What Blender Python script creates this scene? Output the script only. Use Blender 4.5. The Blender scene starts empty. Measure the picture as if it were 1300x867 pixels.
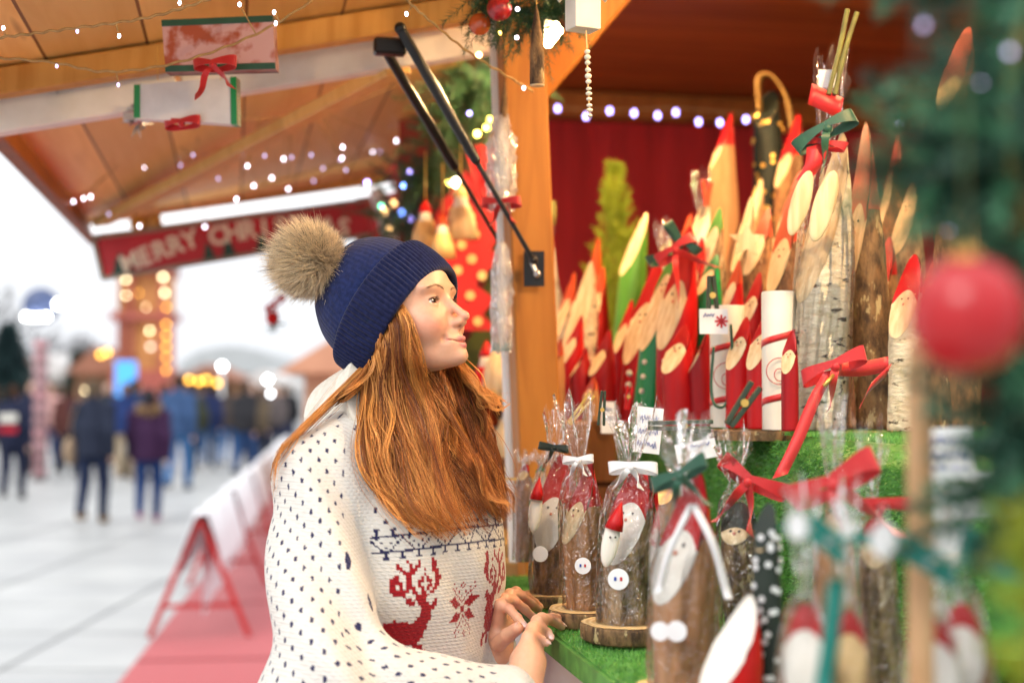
import bpy, math, random
import numpy as np
from mathutils import Vector, Matrix, Quaternion
R = math.radians
rng = np.random.default_rng(7)
random.seed(7)
scene = bpy.context.scene
col = scene.collection

# ------------------------------------------------------------------ camera
FPX = 1806.0                       # focal length expressed for a 1300 px wide frame (50 mm on 36 mm)
PITCH = R(2.12)
CAMZ = 1.5
def P(u, v, d):
    """world point seen at (u, v) of the photograph at distance d along the view axis"""
    xc = (u-650)/FPX*d; yc = (433.5-v)/FPX*d
    return np.array([xc, d*math.cos(PITCH)-yc*math.sin(PITCH), CAMZ+d*math.sin(PITCH)+yc*math.cos(PITCH)])
def ray(u, v):
    p = P(u, v, 1.0)-np.array([0, 0, CAMZ]); return p
def onz(u, v, z):
    r = ray(u, v); k = (z-CAMZ)/r[2]; return np.array([0, 0, CAMZ])+r*k
cam_d = bpy.data.cameras.new('camera'); cam = bpy.data.objects.new('camera', cam_d); col.objects.link(cam)
cam.location = (0, 0, CAMZ); cam.rotation_euler = (R(90)+PITCH, 0, 0)
cam_d.lens = 50; cam_d.sensor_width = 36; cam_d.clip_end = 2000; cam_d.clip_start = .02
cam_d.dof.use_dof = True; cam_d.dof.focus_distance = 2.13; cam_d.dof.aperture_fstop = 2.3
scene.camera = cam

# ------------------------------------------------------------------ node materials
def _new(name):
    m = bpy.data.materials.new(name); m.use_nodes = True
    nt = m.node_tree; nt.nodes.clear()
    out = nt.nodes.new('ShaderNodeOutputMaterial')
    b = nt.nodes.new('ShaderNodeBsdfPrincipled')
    nt.links.new(b.outputs[0], out.inputs[0])
    return m, nt, b, out
def L4(c): return (c[0], c[1], c[2], 1)
def mat(name, c1, c2=None, scale=12, rough=.6, bump=0, bscale=None, stretch=(1, 1, 1), metal=0, spec=.5, sheen=0, coat=0,
        sss=0, alpha=1, vcol=False, detail=4, lo=.35, hi=.65, emit=None, es=0, dist=.002, trans=0):
    m, nt, b, out = _new(name); N = nt.nodes; K = nt.links
    tc = N.new('ShaderNodeTexCoord'); mp = N.new('ShaderNodeMapping'); mp.inputs['Scale'].default_value = stretch
    K.new(tc.outputs['Object'], mp.inputs[0])
    c2 = c2 or tuple(x*.85 for x in c1)
    n = N.new('ShaderNodeTexNoise'); n.inputs['Scale'].default_value = scale; n.inputs['Detail'].default_value = detail
    K.new(mp.outputs[0], n.inputs[0])
    cr = N.new('ShaderNodeValToRGB'); cr.color_ramp.elements[0].position = lo; cr.color_ramp.elements[1].position = hi
    cr.color_ramp.elements[0].color = L4(c2); cr.color_ramp.elements[1].color = L4(c1)
    K.new(n.outputs[0], cr.inputs[0])
    src = cr.outputs[0]
    if vcol:
        a = N.new('ShaderNodeVertexColor'); a.layer_name = 'Col'
        mx = N.new('ShaderNodeMixRGB'); mx.blend_type = 'MULTIPLY'; mx.inputs[0].default_value = 1
        K.new(a.outputs[0], mx.inputs[1]); K.new(cr.outputs[0], mx.inputs[2]); src = mx.outputs[0]
    K.new(src, b.inputs['Base Color'])
    b.inputs['Roughness'].default_value = rough; b.inputs['Metallic'].default_value = metal
    b.inputs['Specular IOR Level'].default_value = spec
    b.inputs['Sheen Weight'].default_value = sheen; b.inputs['Coat Weight'].default_value = coat
    b.inputs['Alpha'].default_value = alpha; b.inputs['Transmission Weight'].default_value = trans
    if sss:
        b.inputs['Subsurface Weight'].default_value = sss; b.inputs['Subsurface Radius'].default_value = (.012, .005, .003)
        b.inputs['Subsurface Scale'].default_value = 1.0
    if emit:
        b.inputs['Emission Color'].default_value = L4(emit); b.inputs['Emission Strength'].default_value = es
    if bump:
        n2 = N.new('ShaderNodeTexNoise'); n2.inputs['Scale'].default_value = bscale or scale*3; n2.inputs['Detail'].default_value = 5
        K.new(mp.outputs[0], n2.inputs[0])
        bp = N.new('ShaderNodeBump'); bp.inputs['Strength'].default_value = bump; bp.inputs['Distance'].default_value = dist
        K.new(n2.outputs[0], bp.inputs['Height']); K.new(bp.outputs[0], b.inputs['Normal'])
    return m
def emat(name, c, s):
    m = bpy.data.materials.new(name); m.use_nodes = True; nt = m.node_tree; nt.nodes.clear()
    out = nt.nodes.new('ShaderNodeOutputMaterial'); e = nt.nodes.new('ShaderNodeEmission')
    e.inputs[0].default_value = L4(c); e.inputs[1].default_value = s; nt.links.new(e.outputs[0], out.inputs[0]); return m
def planks_mat(name, c1, c2, width=.12, axis=0, rough=.55, gap=.012, knots=True, along=2):
    """boards: axis = object axis across the boards, along = object axis along the grain"""
    m, nt, b, out = _new(name); N = nt.nodes; K = nt.links
    tc = N.new('ShaderNodeTexCoord'); sp = N.new('ShaderNodeSeparateXYZ'); K.new(tc.outputs['Object'], sp.inputs[0])
    dv = N.new('ShaderNodeMath'); dv.operation = 'DIVIDE'; dv.inputs[1].default_value = width; K.new(sp.outputs[axis], dv.inputs[0])
    fl = N.new('ShaderNodeMath'); fl.operation = 'FLOOR'; K.new(dv.outputs[0], fl.inputs[0])
    fr = N.new('ShaderNodeMath'); fr.operation = 'FRACT'; K.new(dv.outputs[0], fr.inputs[0])
    wn = N.new('ShaderNodeTexWhiteNoise'); wn.noise_dimensions = '1D'; K.new(fl.outputs[0], wn.inputs['W'])
    mp = N.new('ShaderNodeMapping'); s = [14, 14, 14]; s[along] = 1.3; mp.inputs['Scale'].default_value = s
    K.new(tc.outputs['Object'], mp.inputs[0])
    ad = N.new('ShaderNodeVectorMath'); ad.operation = 'ADD'; K.new(mp.outputs[0], ad.inputs[0])
    ml = N.new('ShaderNodeVectorMath'); ml.operation = 'SCALE'; K.new(wn.outputs['Color'], ml.inputs[0]); ml.inputs['Scale'].default_value = 30
    K.new(ml.outputs[0], ad.inputs[1])
    n = N.new('ShaderNodeTexNoise'); n.inputs['Scale'].default_value = 1.6; n.inputs['Detail'].default_value = 5; n.inputs['Distortion'].default_value = 1.2
    K.new(ad.outputs[0], n.inputs[0])
    cr = N.new('ShaderNodeValToRGB'); cr.color_ramp.elements[0].color = L4(c2); cr.color_ramp.elements[1].color = L4(c1)
    cr.color_ramp.elements[0].position = .3; cr.color_ramp.elements[1].position = .62
    K.new(n.outputs[0], cr.inputs[0])
    hv = N.new('ShaderNodeHueSaturation'); K.new(cr.outputs[0], hv.inputs['Color'])
    mr = N.new('ShaderNodeMapRange'); mr.inputs[3].default_value = .78; mr.inputs[4].default_value = 1.12; K.new(wn.outputs['Value'], mr.inputs[0]); K.new(mr.outputs[0], hv.inputs['Value'])
    last = hv.outputs[0]
    if knots:
        vo = N.new('ShaderNodeTexVoronoi'); vo.inputs['Scale'].default_value = .7; K.new(ad.outputs[0], vo.inputs[0])
        r2 = N.new('ShaderNodeValToRGB'); r2.color_ramp.elements[0].position = .0; r2.color_ramp.elements[1].position = .09
        r2.color_ramp.elements[0].color = (.22, .1, .04, 1); r2.color_ramp.elements[1].color = (1, 1, 1, 1); K.new(vo.outputs['Distance'], r2.inputs[0])
        mx = N.new('ShaderNodeMixRGB'); mx.blend_type = 'MULTIPLY'; mx.inputs[0].default_value = .8; K.new(last, mx.inputs[1]); K.new(r2.outputs[0], mx.inputs[2]); last = mx.outputs[0]
    g = N.new('ShaderNodeMath'); g.operation = 'LESS_THAN'; g.inputs[1].default_value = gap/width; K.new(fr.outputs[0], g.inputs[0])
    m2 = N.new('ShaderNodeMixRGB'); m2.inputs[2].default_value = (c2[0]*.25, c2[1]*.2, c2[2]*.2, 1); K.new(g.outputs[0], m2.inputs[0]); K.new(last, m2.inputs[1])
    K.new(m2.outputs[0], b.inputs['Base Color']); b.inputs['Roughness'].default_value = rough; b.inputs['Specular IOR Level'].default_value = .22
    bp = N.new('ShaderNodeBump'); bp.inputs['Strength'].default_value = .4; bp.inputs['Distance'].default_value = .003; bp.invert = True
    K.new(g.outputs[0], bp.inputs['Height']); K.new(bp.outputs[0], b.inputs['Normal'])
    return m
def film_mat(name, tint=(1, 1, 1), rough=.06, gl=.22, haze=.05):
    """clear crinkled film: mostly see-through, part mirror, a little milky"""
    m = bpy.data.materials.new(name); m.use_nodes = True; nt = m.node_tree; nt.nodes.clear(); N = nt.nodes; K = nt.links
    out = N.new('ShaderNodeOutputMaterial'); t = N.new('ShaderNodeBsdfTransparent'); t.inputs[0].default_value = L4(tint)
    g = N.new('ShaderNodeBsdfGlossy'); g.inputs[0].default_value = (1, 1, 1, 1); g.inputs['Roughness'].default_value = rough
    d = N.new('ShaderNodeBsdfTranslucent'); d.inputs[0].default_value = (.9, .9, .9, 1)
    tc = N.new('ShaderNodeTexCoord'); n = N.new('ShaderNodeTexNoise'); n.inputs['Scale'].default_value = 55; n.inputs['Detail'].default_value = 2; n.inputs['Distortion'].default_value = 1.5
    K.new(tc.outputs['Object'], n.inputs[0]); bp = N.new('ShaderNodeBump'); bp.inputs['Strength'].default_value = 1; bp.inputs['Distance'].default_value = .011
    K.new(n.outputs[0], bp.inputs['Height']); K.new(bp.outputs[0], g.inputs['Normal'])
    fr = N.new('ShaderNodeFresnel'); fr.inputs[0].default_value = 1.35
    ad = N.new('ShaderNodeMath'); ad.operation = 'MULTIPLY_ADD'; ad.inputs[1].default_value = .9; ad.inputs[2].default_value = gl*.25; ad.use_clamp = True; K.new(fr.outputs[0], ad.inputs[0])
    m1 = N.new('ShaderNodeMixShader'); m1.inputs[0].default_value = haze; K.new(t.outputs[0], m1.inputs[1]); K.new(d.outputs[0], m1.inputs[2])
    m2 = N.new('ShaderNodeMixShader'); K.new(ad.outputs[0], m2.inputs[0]); K.new(m1.outputs[0], m2.inputs[1]); K.new(g.outputs[0], m2.inputs[2])
    K.new(m2.outputs[0], out.inputs[0]); return m

# ------------------------------------------------------------------ mesh gathering
class MB:
    def __init__(s): s.v = []; s.f = []; s.n = 0; s.c = []
    def add(s, V, F, colr=None):
        V = np.asarray(V, float).reshape(-1, 3); o = s.n; s.v.append(V); s.n += len(V)
        s.f.extend([tuple(int(i)+o for i in q) for q in F]); s.c.append(np.tile(np.array(colr if colr is not None else (1, 1, 1), float), (len(V), 1)) if colr is None or np.ndim(colr) == 1 else np.asarray(colr))
        return s
    def box(s, c, size, M=None, bev=0):
        hx, hy, hz = np.array(size)/2
        if bev:
            pts = []
            for sx in (-1, 1):
                for sy in (-1, 1):
                    for sz in (-1, 1):
                        pts += [(sx*(hx-bev), sy*(hy-bev), sz*hz), (sx*(hx-bev), sy*hy, sz*(hz-bev)), (sx*hx, sy*(hy-bev), sz*(hz-bev))]
            import bmesh
            bm = bmesh.new(); [bm.verts.new(p) for p in pts]; bmesh.ops.convex_hull(bm, input=bm.verts)
            bm.verts.index_update(); V = np.array([v.co for v in bm.verts]); F = [[v.index for v in f.verts] for f in bm.faces]; bm.free()
        else:
            V = np.array([(x, y, z) for x in (-hx, hx) for y in (-hy, hy) for z in (-hz, hz)])
            F = [(0, 1, 3, 2), (4, 6, 7, 5), (0, 4, 5, 1), (2, 3, 7, 6), (0, 2, 6, 4), (1, 5, 7, 3)]
        if M is not None: V = V@np.array(M).T
        return s.add(V+np.array(c), F)
    def bar(s, a, b, w, h, up=(0, 0, 1), bev=0):
        a = np.array(a, float); b = np.array(b, float); d = b-a; l = np.linalg.norm(d); d /= l
        x = np.cross(d, up); x /= np.linalg.norm(x); z = np.cross(x, d)
        return s.box((a+b)/2, (w, l, h), np.stack([x, d, z], 1), bev)
    def tube(s, pts, r, n=8, cap=True, colr=None):
        pts = np.array(pts, float); m = len(pts); r = np.broadcast_to(np.array(r, float), (m,))
        t = np.gradient(pts, axis=0); t /= np.linalg.norm(t, axis=1)[:, None]+1e-12
        u = np.cross(t[0], (0, 0, 1)); u = u if np.linalg.norm(u) > .05 else np.cross(t[0], (1, 0, 0)); u /= np.linalg.norm(u)
        V = []
        for i in range(m):
            u = u-t[i]*np.dot(u, t[i]); u /= np.linalg.norm(u); w = np.cross(t[i], u)
            a = np.arange(n)/n*2*np.pi
            V.append(pts[i]+r[i]*(np.cos(a)[:, None]*u+np.sin(a)[:, None]*w))
        V = np.concatenate(V); F = []
        for i in range(m-1):
            for j in range(n):
                k = (j+1) % n; F.append((i*n+j, i*n+k, (i+1)*n+k, (i+1)*n+j))
        if cap: F.append(tuple(range(n-1, -1, -1))); F.append(tuple((m-1)*n+j for j in range(n)))
        return s.add(V, F, colr)
    def lathe(s, prof, c=(0, 0, 0), n=20, ax=None, cap=True):
        V = []; m = len(prof); a = np.arange(n)/n*2*np.pi
        for (rr, z) in prof: V.append(np.stack([rr*np.cos(a), rr*np.sin(a), np.full(n, z)], 1))
        V = np.concatenate(V); F = []
        for i in range(m-1):
            for j in range(n):
                k = (j+1) % n; F.append((i*n+j, i*n+k, (i+1)*n+k, (i+1)*n+j))
        if cap: F.append(tuple(range(n-1, -1, -1))); F.append(tuple((m-1)*n+j for j in range(n)))
        if ax is not None:
            q = Vector((0, 0, 1)).rotation_difference(Vector(ax)); V = V@np.array(q.to_matrix()).T
        return s.add(V+np.array(c), F)
    def ball(s, c, r, n=14, m=9, sq=(1, 1, 1), ax=None):
        pr = [(max(1e-4, math.sin(math.pi*i/m)), -math.cos(math.pi*i/m)) for i in range(m+1)]
        o = MB().lathe(pr, n=n); V = o.v[0]*r*np.array(sq)
        if ax is not None:
            q = Vector((0, 0, 1)).rotation_difference(Vector(ax)); V = V@np.array(q.to_matrix()).T
        return s.add(V+np.array(c), o.f)
    def poly(s, pts, thick, nrm):
        """flat outline with thickness"""
        pts = np.array(pts, float); n = len(pts); o = np.array(nrm, float); o = o/np.linalg.norm(o)*thick
        F = [tuple(range(n-1, -1, -1)), tuple(range(n, 2*n))]+[(i, (i+1) % n, n+(i+1) % n, n+i) for i in range(n)]
        return s.add(np.concatenate([pts, pts+o]), F)
    def strip(s, path, wdir, w, th=.0004):
        """ribbon along path"""
        path = np.array(path, float); m = len(path); wd = np.broadcast_to(np.array(wdir, float), (m, 3)); w = np.broadcast_to(np.array(w, float), (m,))
        wd = wd/(np.linalg.norm(wd, axis=1)[:, None]+1e-9)
        t = np.gradient(path, axis=0); nn = np.cross(t, wd); nn /= np.linalg.norm(nn, axis=1)[:, None]+1e-9
        A = path-wd*w[:, None]/2; B = path+wd*w[:, None]/2
        V = np.stack([A+nn*th, B+nn*th, B-nn*th, A-nn*th], 1).reshape(-1, 3); F = []
        for i in range(m-1):
            for j in range(4): k = (j+1) % 4; F.append((i*4+j, i*4+k, i*4+4+k, i*4+4+j))
        F += [(0, 1, 2, 3), tuple((m-1)*4+k for k in (3, 2, 1, 0))]
        return s.add(V, F)
    def grid(s, V, nu, nv, wrap=False):
        F = []
        for i in range(nv-1):
            for j in range(nu if wrap else nu-1):
                k = (j+1) % nu; F.append((i*nu+j, i*nu+k, (i+1)*nu+k, (i+1)*nu+j))
        return s.add(V, F)
    def needles(s, base, dirs, ln, w):
        """many thin pointed blades in one go"""
        base = np.asarray(base); dirs = np.asarray(dirs); n = len(base); ln = np.broadcast_to(ln, (n,)); w = np.broadcast_to(w, (n,))
        d = dirs/np.linalg.norm(dirs, axis=1)[:, None]; r = rng.normal(size=(n, 3)); x = np.cross(d, r); x /= np.linalg.norm(x, axis=1)[:, None]
        y = np.cross(d, x)
        V = np.stack([base+x*w[:, None]/2, base-x*w[:, None]/4+y*w[:, None]*.43, base-x*w[:, None]/4-y*w[:, None]*.43, base+d*ln[:, None]], 1).reshape(-1, 3)
        i = np.arange(n)*4
        F = np.concatenate([np.stack([i, i+1, i+3], 1), np.stack([i+1, i+2, i+3], 1), np.stack([i+2, i, i+3], 1)])
        return s.add(V, F)
def new_obj(name, me, m=None, parent=None):
    o = bpy.data.objects.new(name, me); col.objects.link(o)
    if m is not None and len(me.materials) == 0: me.materials.append(m)
    if parent is not None: o.parent = parent
    return o
def root_loc(p):
    l = Vector((0, 0, 0))
    while p is not None: l = l+p.location; p = p.parent
    return np.array(l)
def build(mb, name, m, parent=None, smooth=False, world=True, vcol=False, ang=None):
    """link the gathered mesh as one object; world=True: its vertices are in world space"""
    V = np.concatenate(mb.v)
    if parent is not None and world: V = V-root_loc(parent)
    me = bpy.data.meshes.new(name); me.from_pydata(V.tolist(), [], mb.f); 
    if vcol:
        ca = me.color_attributes.new('Col', 'FLOAT_COLOR', 'POINT'); C = np.concatenate(mb.c); ca.data.foreach_set('color', np.concatenate([C, np.ones((len(C), 1))], 1).astype(np.float32).ravel())
    if smooth: me.shade_smooth()
    if ang: me.set_sharp_from_angle(angle=R(ang))
    me.update()
    return new_obj(name, me, m, parent)
def arr_obj(V, F, name, m, parent=None, smooth=True, C=None, world=True):
    V = np.asarray(V, np.float32); F = np.asarray(F, np.int32)
    if parent is not None and world: V = V-root_loc(parent).astype(np.float32)
    me = bpy.data.meshes.new(name); k = F.shape[1]
    me.vertices.add(len(V)); me.vertices.foreach_set('co', V.ravel())
    me.loops.add(F.size); me.loops.foreach_set('vertex_index', F.ravel())
    me.polygons.add(len(F)); me.polygons.foreach_set('loop_start', np.arange(len(F), dtype=np.int32)*k)
    me.update(calc_edges=True)
    if C is not None:
        ca = me.color_attributes.new('Col', 'FLOAT_COLOR', 'POINT'); ca.data.foreach_set('color', np.concatenate([C, np.ones((len(C), 1))], 1).astype(np.float32).ravel())
    if smooth: me.shade_smooth()
    return new_obj(name, me, m, parent)
def tag(o, label=None, cat=None, group=None, kind=None):
    for k, v in (('label', label), ('category', cat), ('group', group), ('kind', kind)):
        if v: o[k] = v
    return o
def thing(name, label, cat, loc=(0, 0, 0), rz=0, group=None):
    o = bpy.data.objects.new(name, None); col.objects.link(o); o.location = tuple(loc); o.rotation_euler = (0, 0, rz); o.empty_display_size = .05
    return tag(o, label, cat, group)
def copy_tree(o, parent=None):
    c = o.copy(); col.objects.link(c)
    if parent is not None: c.parent = parent
    for ch in list(o.children): copy_tree(ch, c)
    return c
def spline(pts, n):
    """Catmull-Rom through control points"""
    p = np.array(pts, float); k = len(p)
    p = np.vstack([2*p[0]-p[1], p, 2*p[-1]-p[-2]]); t = np.linspace(0, k-1-1e-9, n); i = t.astype(int); f = (t-i)[:, None]
    a, b, c, d = p[i], p[i+1], p[i+2], p[i+3]
    return .5*(2*b+(c-a)*f+(2*a-5*b+4*c-d)*f**2+(3*b-a-3*c+d)*f**3)

# ------------------------------------------------------------------ signed-distance modelling (organic shapes as one surface)
def sphere(p, c, r): return np.linalg.norm(p-np.asarray(c, np.float32), axis=1)-r
def ellip(p, c, r, M=None):
    q = p-np.asarray(c, np.float32)
    if M is not None: q = q@np.asarray(M, np.float32)
    r = np.asarray(r, np.float32); k0 = np.linalg.norm(q/r, axis=1); k1 = np.linalg.norm(q/(r*r), axis=1)+1e-9
    return k0*(k0-1)/k1
def cone(p, a, b, ra, rb):
    a = np.asarray(a, np.float32); b = np.asarray(b, np.float32); ab = b-a; h = np.clip(((p-a)@ab)/np.dot(ab, ab), 0, 1)
    return np.linalg.norm(p-a-h[:, None]*ab, axis=1)-(ra+(rb-ra)*h)
def su(a, b, k):
    h = np.clip(.5+.5*(b-a)/k, 0, 1); return b+(a-b)*h-k*h*(1-h)
def ss(a, b, k):          # a minus b
    h = np.clip(.5-.5*(a+b)/k, 0, 1); return a+(-b-a)*h+k*h*(1-h)
def surf(f, lo, hi, h, B=6):
    """surface nets over a block-sparse grid"""
    lo = np.array(lo, np.float64); n = np.ceil((np.array(hi)-lo)/h/B).astype(int); N = n*B+1
    g = np.stack(np.meshgrid(*[np.arange(k) for k in n], indexing='ij'), -1).reshape(-1, 3)
    cv = f((lo+(g*B+B/2)*h).astype(np.float32)); keep = np.abs(cv) < h*B*.87*1.7
    D = np.full(N, 1.0, np.float32)
    cs = np.where(cv < 0, -1., 1.).reshape(n); D[:-1, :-1, :-1] = np.repeat(np.repeat(np.repeat(cs, B, 0), B, 1), B, 2)
    loc = np.stack(np.meshgrid(*[np.arange(B+1)]*3, indexing='ij'), -1).reshape(-1, 3)
    gk = g[keep]
    for s in range(0, len(gk), 2000):
        idx = (gk[s:s+2000, None, :]*B+loc[None]).reshape(-1, 3)
        D[idx[:, 0], idx[:, 1], idx[:, 2]] = f((lo+idx*h).astype(np.float32))
    S = D < 0
    cnt = sum(S[a:N[0]-1+a, b:N[1]-1+b, c:N[2]-1+c].astype(np.int8) for a in (0, 1) for b in (0, 1) for c in (0, 1))
    cells = np.argwhere((cnt > 0) & (cnt < 8)); cid = -np.ones(N-1, np.int64); cid[tuple(cells.T)] = np.arange(len(cells))
    acc = np.zeros((len(cells), 3)); num = np.zeros(len(cells))
    cor = [np.array((a, b, c)) for a in (0, 1) for b in (0, 1) for c in (0, 1)]
    for a in cor:
        for b in cor:
            if tuple(a) < tuple(b) and np.abs(a-b).sum() == 1:
                i = cells+a; j = cells+b; da = D[tuple(i.T)]; db = D[tuple(j.T)]; m = (da < 0) != (db < 0)
                t = np.where(m, da/(da-db+1e-12), 0)[:, None]; acc += np.where(m[:, None], a+(b-a)*t, 0); num += m
    V = lo+(cells+acc/num[:, None])*h
    Q = []
    for ax in range(3):
        e = [0, 0, 0]; e[ax] = 1; A = S[tuple(slice(0, N[k]-e[k]) for k in range(3))]; Bq = S[tuple(slice(e[k], None) for k in range(3))]
        w = np.argwhere(A != Bq); o1, o2 = [(1, 2), (2, 0), (0, 1)][ax]
        ok = (w[:, o1] > 0) & (w[:, o2] > 0) & (w[:, o1] < N[o1]-1) & (w[:, o2] < N[o2]-1); w = w[ok]
        if not len(w): continue
        d1 = np.zeros(3, int); d1[o1] = 1; d2 = np.zeros(3, int); d2[o2] = 1
        q = np.stack([cid[tuple((w-d1-d2).T)], cid[tuple((w-d2).T)], cid[tuple(w.T)], cid[tuple((w-d1).T)]], 1)
        fl = ~A[tuple(w.T)]; q[fl] = q[fl][:, ::-1]; Q.append(q)
    V = V.astype(np.float32); e = h*.4
    for _ in range(2):                                   # pull the vertices onto the true surface
        d0 = f(V); G = np.stack([f(V+np.eye(3, dtype=np.float32)[k]*e)-f(V-np.eye(3, dtype=np.float32)[k]*e) for k in range(3)], 1)/(2*e)
        st = d0[:, None]*G/np.maximum((G*G).sum(1), .2)[:, None]; V = V-np.clip(st, -h*.6, h*.6)
    return V, np.concatenate(Q)
# ------------------------------------------------------------------ daylight: bright overcast sky and a very soft sun
w = bpy.data.worlds.new('World'); scene.world = w; w.use_nodes = True
nt = w.node_tree; nt.nodes.clear(); N_ = nt.nodes; K_ = nt.links
SUN_EL, SUN_AZ = R(42), R(215)       # the sun stands behind the camera's left shoulder, behind cloud
sky = N_.new('ShaderNodeTexSky'); sky.sky_type = 'NISHITA'; sky.sun_disc = False; sky.sun_elevation = SUN_EL; sky.sun_rotation = SUN_AZ
sky.air_density = 1.0; sky.dust_density = 3.0; sky.altitude = 100
hs = N_.new('ShaderNodeHueSaturation'); hs.inputs['Saturation'].default_value = .25; hs.inputs['Value'].default_value = 1.0
tcw = N_.new('ShaderNodeTexCoord'); nw = N_.new('ShaderNodeTexNoise'); nw.inputs['Scale'].default_value = 2.5; nw.inputs['Detail'].default_value = 6
K_.new(tcw.outputs['Generated'], nw.inputs[0]); sw = N_.new('ShaderNodeSeparateXYZ'); K_.new(tcw.outputs['Generated'], sw.inputs[0])
nm = N_.new('ShaderNodeMath'); nm.operation = 'MULTIPLY_ADD'; nm.inputs[1].default_value = .16; nm.inputs[2].default_value = -.08; K_.new(nw.outputs[0], nm.inputs[0])
na = N_.new('ShaderNodeMath'); na.operation = 'ADD'; K_.new(sw.outputs[2], na.inputs[0]); K_.new(nm.outputs[0], na.inputs[1])
crw = N_.new('ShaderNodeValToRGB'); e = crw.color_ramp.elements; e[0].position = 0; e[0].color = (6.6, 6.8, 7.15, 1); e[1].position = .85; e[1].color = (12, 12.1, 12.4, 1)
e2 = e.new(.30); e2.color = (7.4, 7.5, 7.7, 1)       # overcast: brighter towards the zenith
K_.new(na.outputs[0], crw.inputs[0])
mxw = N_.new('ShaderNodeMixRGB'); mxw.inputs[0].default_value = .85
K_.new(sky.outputs[0], hs.inputs['Color']); K_.new(hs.outputs[0], mxw.inputs[1]); K_.new(crw.outputs[0], mxw.inputs[2])
bg = N_.new('ShaderNodeBackground'); bg.inputs[1].default_value = .10; ow = N_.new('ShaderNodeOutputWorld')
K_.new(mxw.outputs[0], bg.inputs[0]); K_.new(bg.outputs[0], ow.inputs[0])
sd = bpy.data.lights.new('sun', 'SUN'); sd.energy = .9; sd.angle = R(25); sd.color = (1, .96, .9)
so = bpy.data.objects.new('sun', sd); col.objects.link(so)
dirv = Vector((math.sin(SUN_AZ)*math.cos(SUN_EL), math.cos(SUN_AZ)*math.cos(SUN_EL), math.sin(SUN_EL)))
so.rotation_euler = dirv.to_track_quat('Z', 'Y').to_euler(); so.location = (0, 0, 20)
scene.view_settings.view_transform = 'Standard'; scene.view_settings.look = 'None'; scene.view_settings.gamma = 1; scene.view_settings.use_curve_mapping = False
scene.view_settings.exposure = .8
scene.cycles.max_bounces = 10; scene.cycles.transparent_max_bounces = 24; scene.cycles.use_denoising = True
scene.cycles.sample_clamp_indirect = 6; scene.cycles.caustics_reflective = False; scene.cycles.caustics_refractive = False

# ------------------------------------------------------------------ frame of the stall: s runs along the counter, t inwards
CD = np.array([-math.sin(R(11)), math.cos(R(11)), 0]); CN = np.array([math.cos(R(11)), math.sin(R(11)), 0]); UP = np.array([0, 0, 1.])
CZ = 1.145
E0 = onz(660, 772, CZ); E0[2] = 0
def S(s, t, z): return E0+CD*s+CN*t+UP*z
def st(p): d = np.array(p)-E0; return np.dot(d, CD), np.dot(d, CN)
SM = np.stack([CN, CD, UP], 1)       # columns: local x = inwards, y = along, z = up
STROT = R(11)
# ================================================================== ground, carpet, stall
M_pave = mat('paving', (.47, .48, .47), (.36, .37, .37), 1.1, .42, .1, 40, detail=8)
mb = MB(); mb.grid([(x, y, 0) for y in (-20, 300) for x in (-160, 160)], 2, 2)
g = build(mb, 'ground', M_pave); g['kind'] = 'structure'
# joints of the large paving slabs, as narrow darker sheets
M_joint = mat('paving_joint', (.34, .35, .35), None, 10, .8)
mb = MB()
for y in np.arange(3, 40, 1.2): mb.grid([(-16, y, .004), (4, y, .004), (-16, y+.02, .004), (4, y+.02, .004)], 2, 2)
for x in np.arange(-16, 4, 1.2): mb.grid([(x, 3, .008), (x+.02, 3, .008), (x, 40, .008), (x+.02, 40, .008)], 2, 2)
j = build(mb, 'paving_lines', M_joint); j['kind'] = 'structure'
M_carpet = mat('red_carpet', (.46, .014, .022), (.34, .010, .016), 60, .9, .3, 300, sheen=.3)
a = onz(150, 867, .012); b = onz(334, 636, .012); dr = (b-a)/np.linalg.norm(b-a)
A0 = a-dr*6; B0 = b+dr*6; rt = np.array([dr[1], -dr[0], 0])*2.6
mb = MB(); mb.grid([A0, A0+rt, B0, B0+rt], 2, 2); c = build(mb, 'red_carpet_path', M_carpet); c['kind'] = 'structure'
mb = MB()
for k in range(1, 12):
    q = A0+dr*k*2.2; mb.grid([q, q+rt, q+dr*.03, q+rt+dr*.03], 2, 2); mb.v[-1][:, 2] += .004
c = build(mb, 'carpet_seams', mat('carpet_seam', (.28, .015, .02), None, 10, .9)); c['kind'] = 'structure'
# low wooden duckboard she stands on
mb = MB(); mb.box(S(.0, -.62, .05), (1.15, 3.6, .095), SM, .01)
o = build(mb, 'pavement_step', M_carpet); o['kind'] = 'structure'

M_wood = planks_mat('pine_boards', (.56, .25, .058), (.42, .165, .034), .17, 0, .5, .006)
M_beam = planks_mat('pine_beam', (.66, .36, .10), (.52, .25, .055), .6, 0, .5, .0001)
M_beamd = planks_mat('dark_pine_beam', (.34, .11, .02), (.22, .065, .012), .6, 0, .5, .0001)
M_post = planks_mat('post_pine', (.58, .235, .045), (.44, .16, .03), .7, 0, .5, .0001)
M_white = mat('white_paint', (.86, .86, .83), (.72, .71, .66), 9, .5, .15, 60, stretch=(1, .2, 1))
M_black = mat('black_metal', (.018, .018, .02), (.012, .012, .013), 30, .35, .05, metal=.4)
M_steel = mat('bright_steel', (.6, .6, .6), None, 30, .3, metal=1)
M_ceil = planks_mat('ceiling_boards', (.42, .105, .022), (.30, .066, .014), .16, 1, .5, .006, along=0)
M_red = mat('red_cloth', (.40, .004, .008), (.30, .003, .006), 5, .85, .2, 200, sheen=.4, stretch=(6, 6, .6))
M_grass = mat('artificial_grass', (.09, .29, .05), (.05, .18, .03), 40, .6)
M_grassb = mat('artificial_grass_blades', (.16, .42, .075), (.06, .22, .03), 25, .45)
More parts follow.
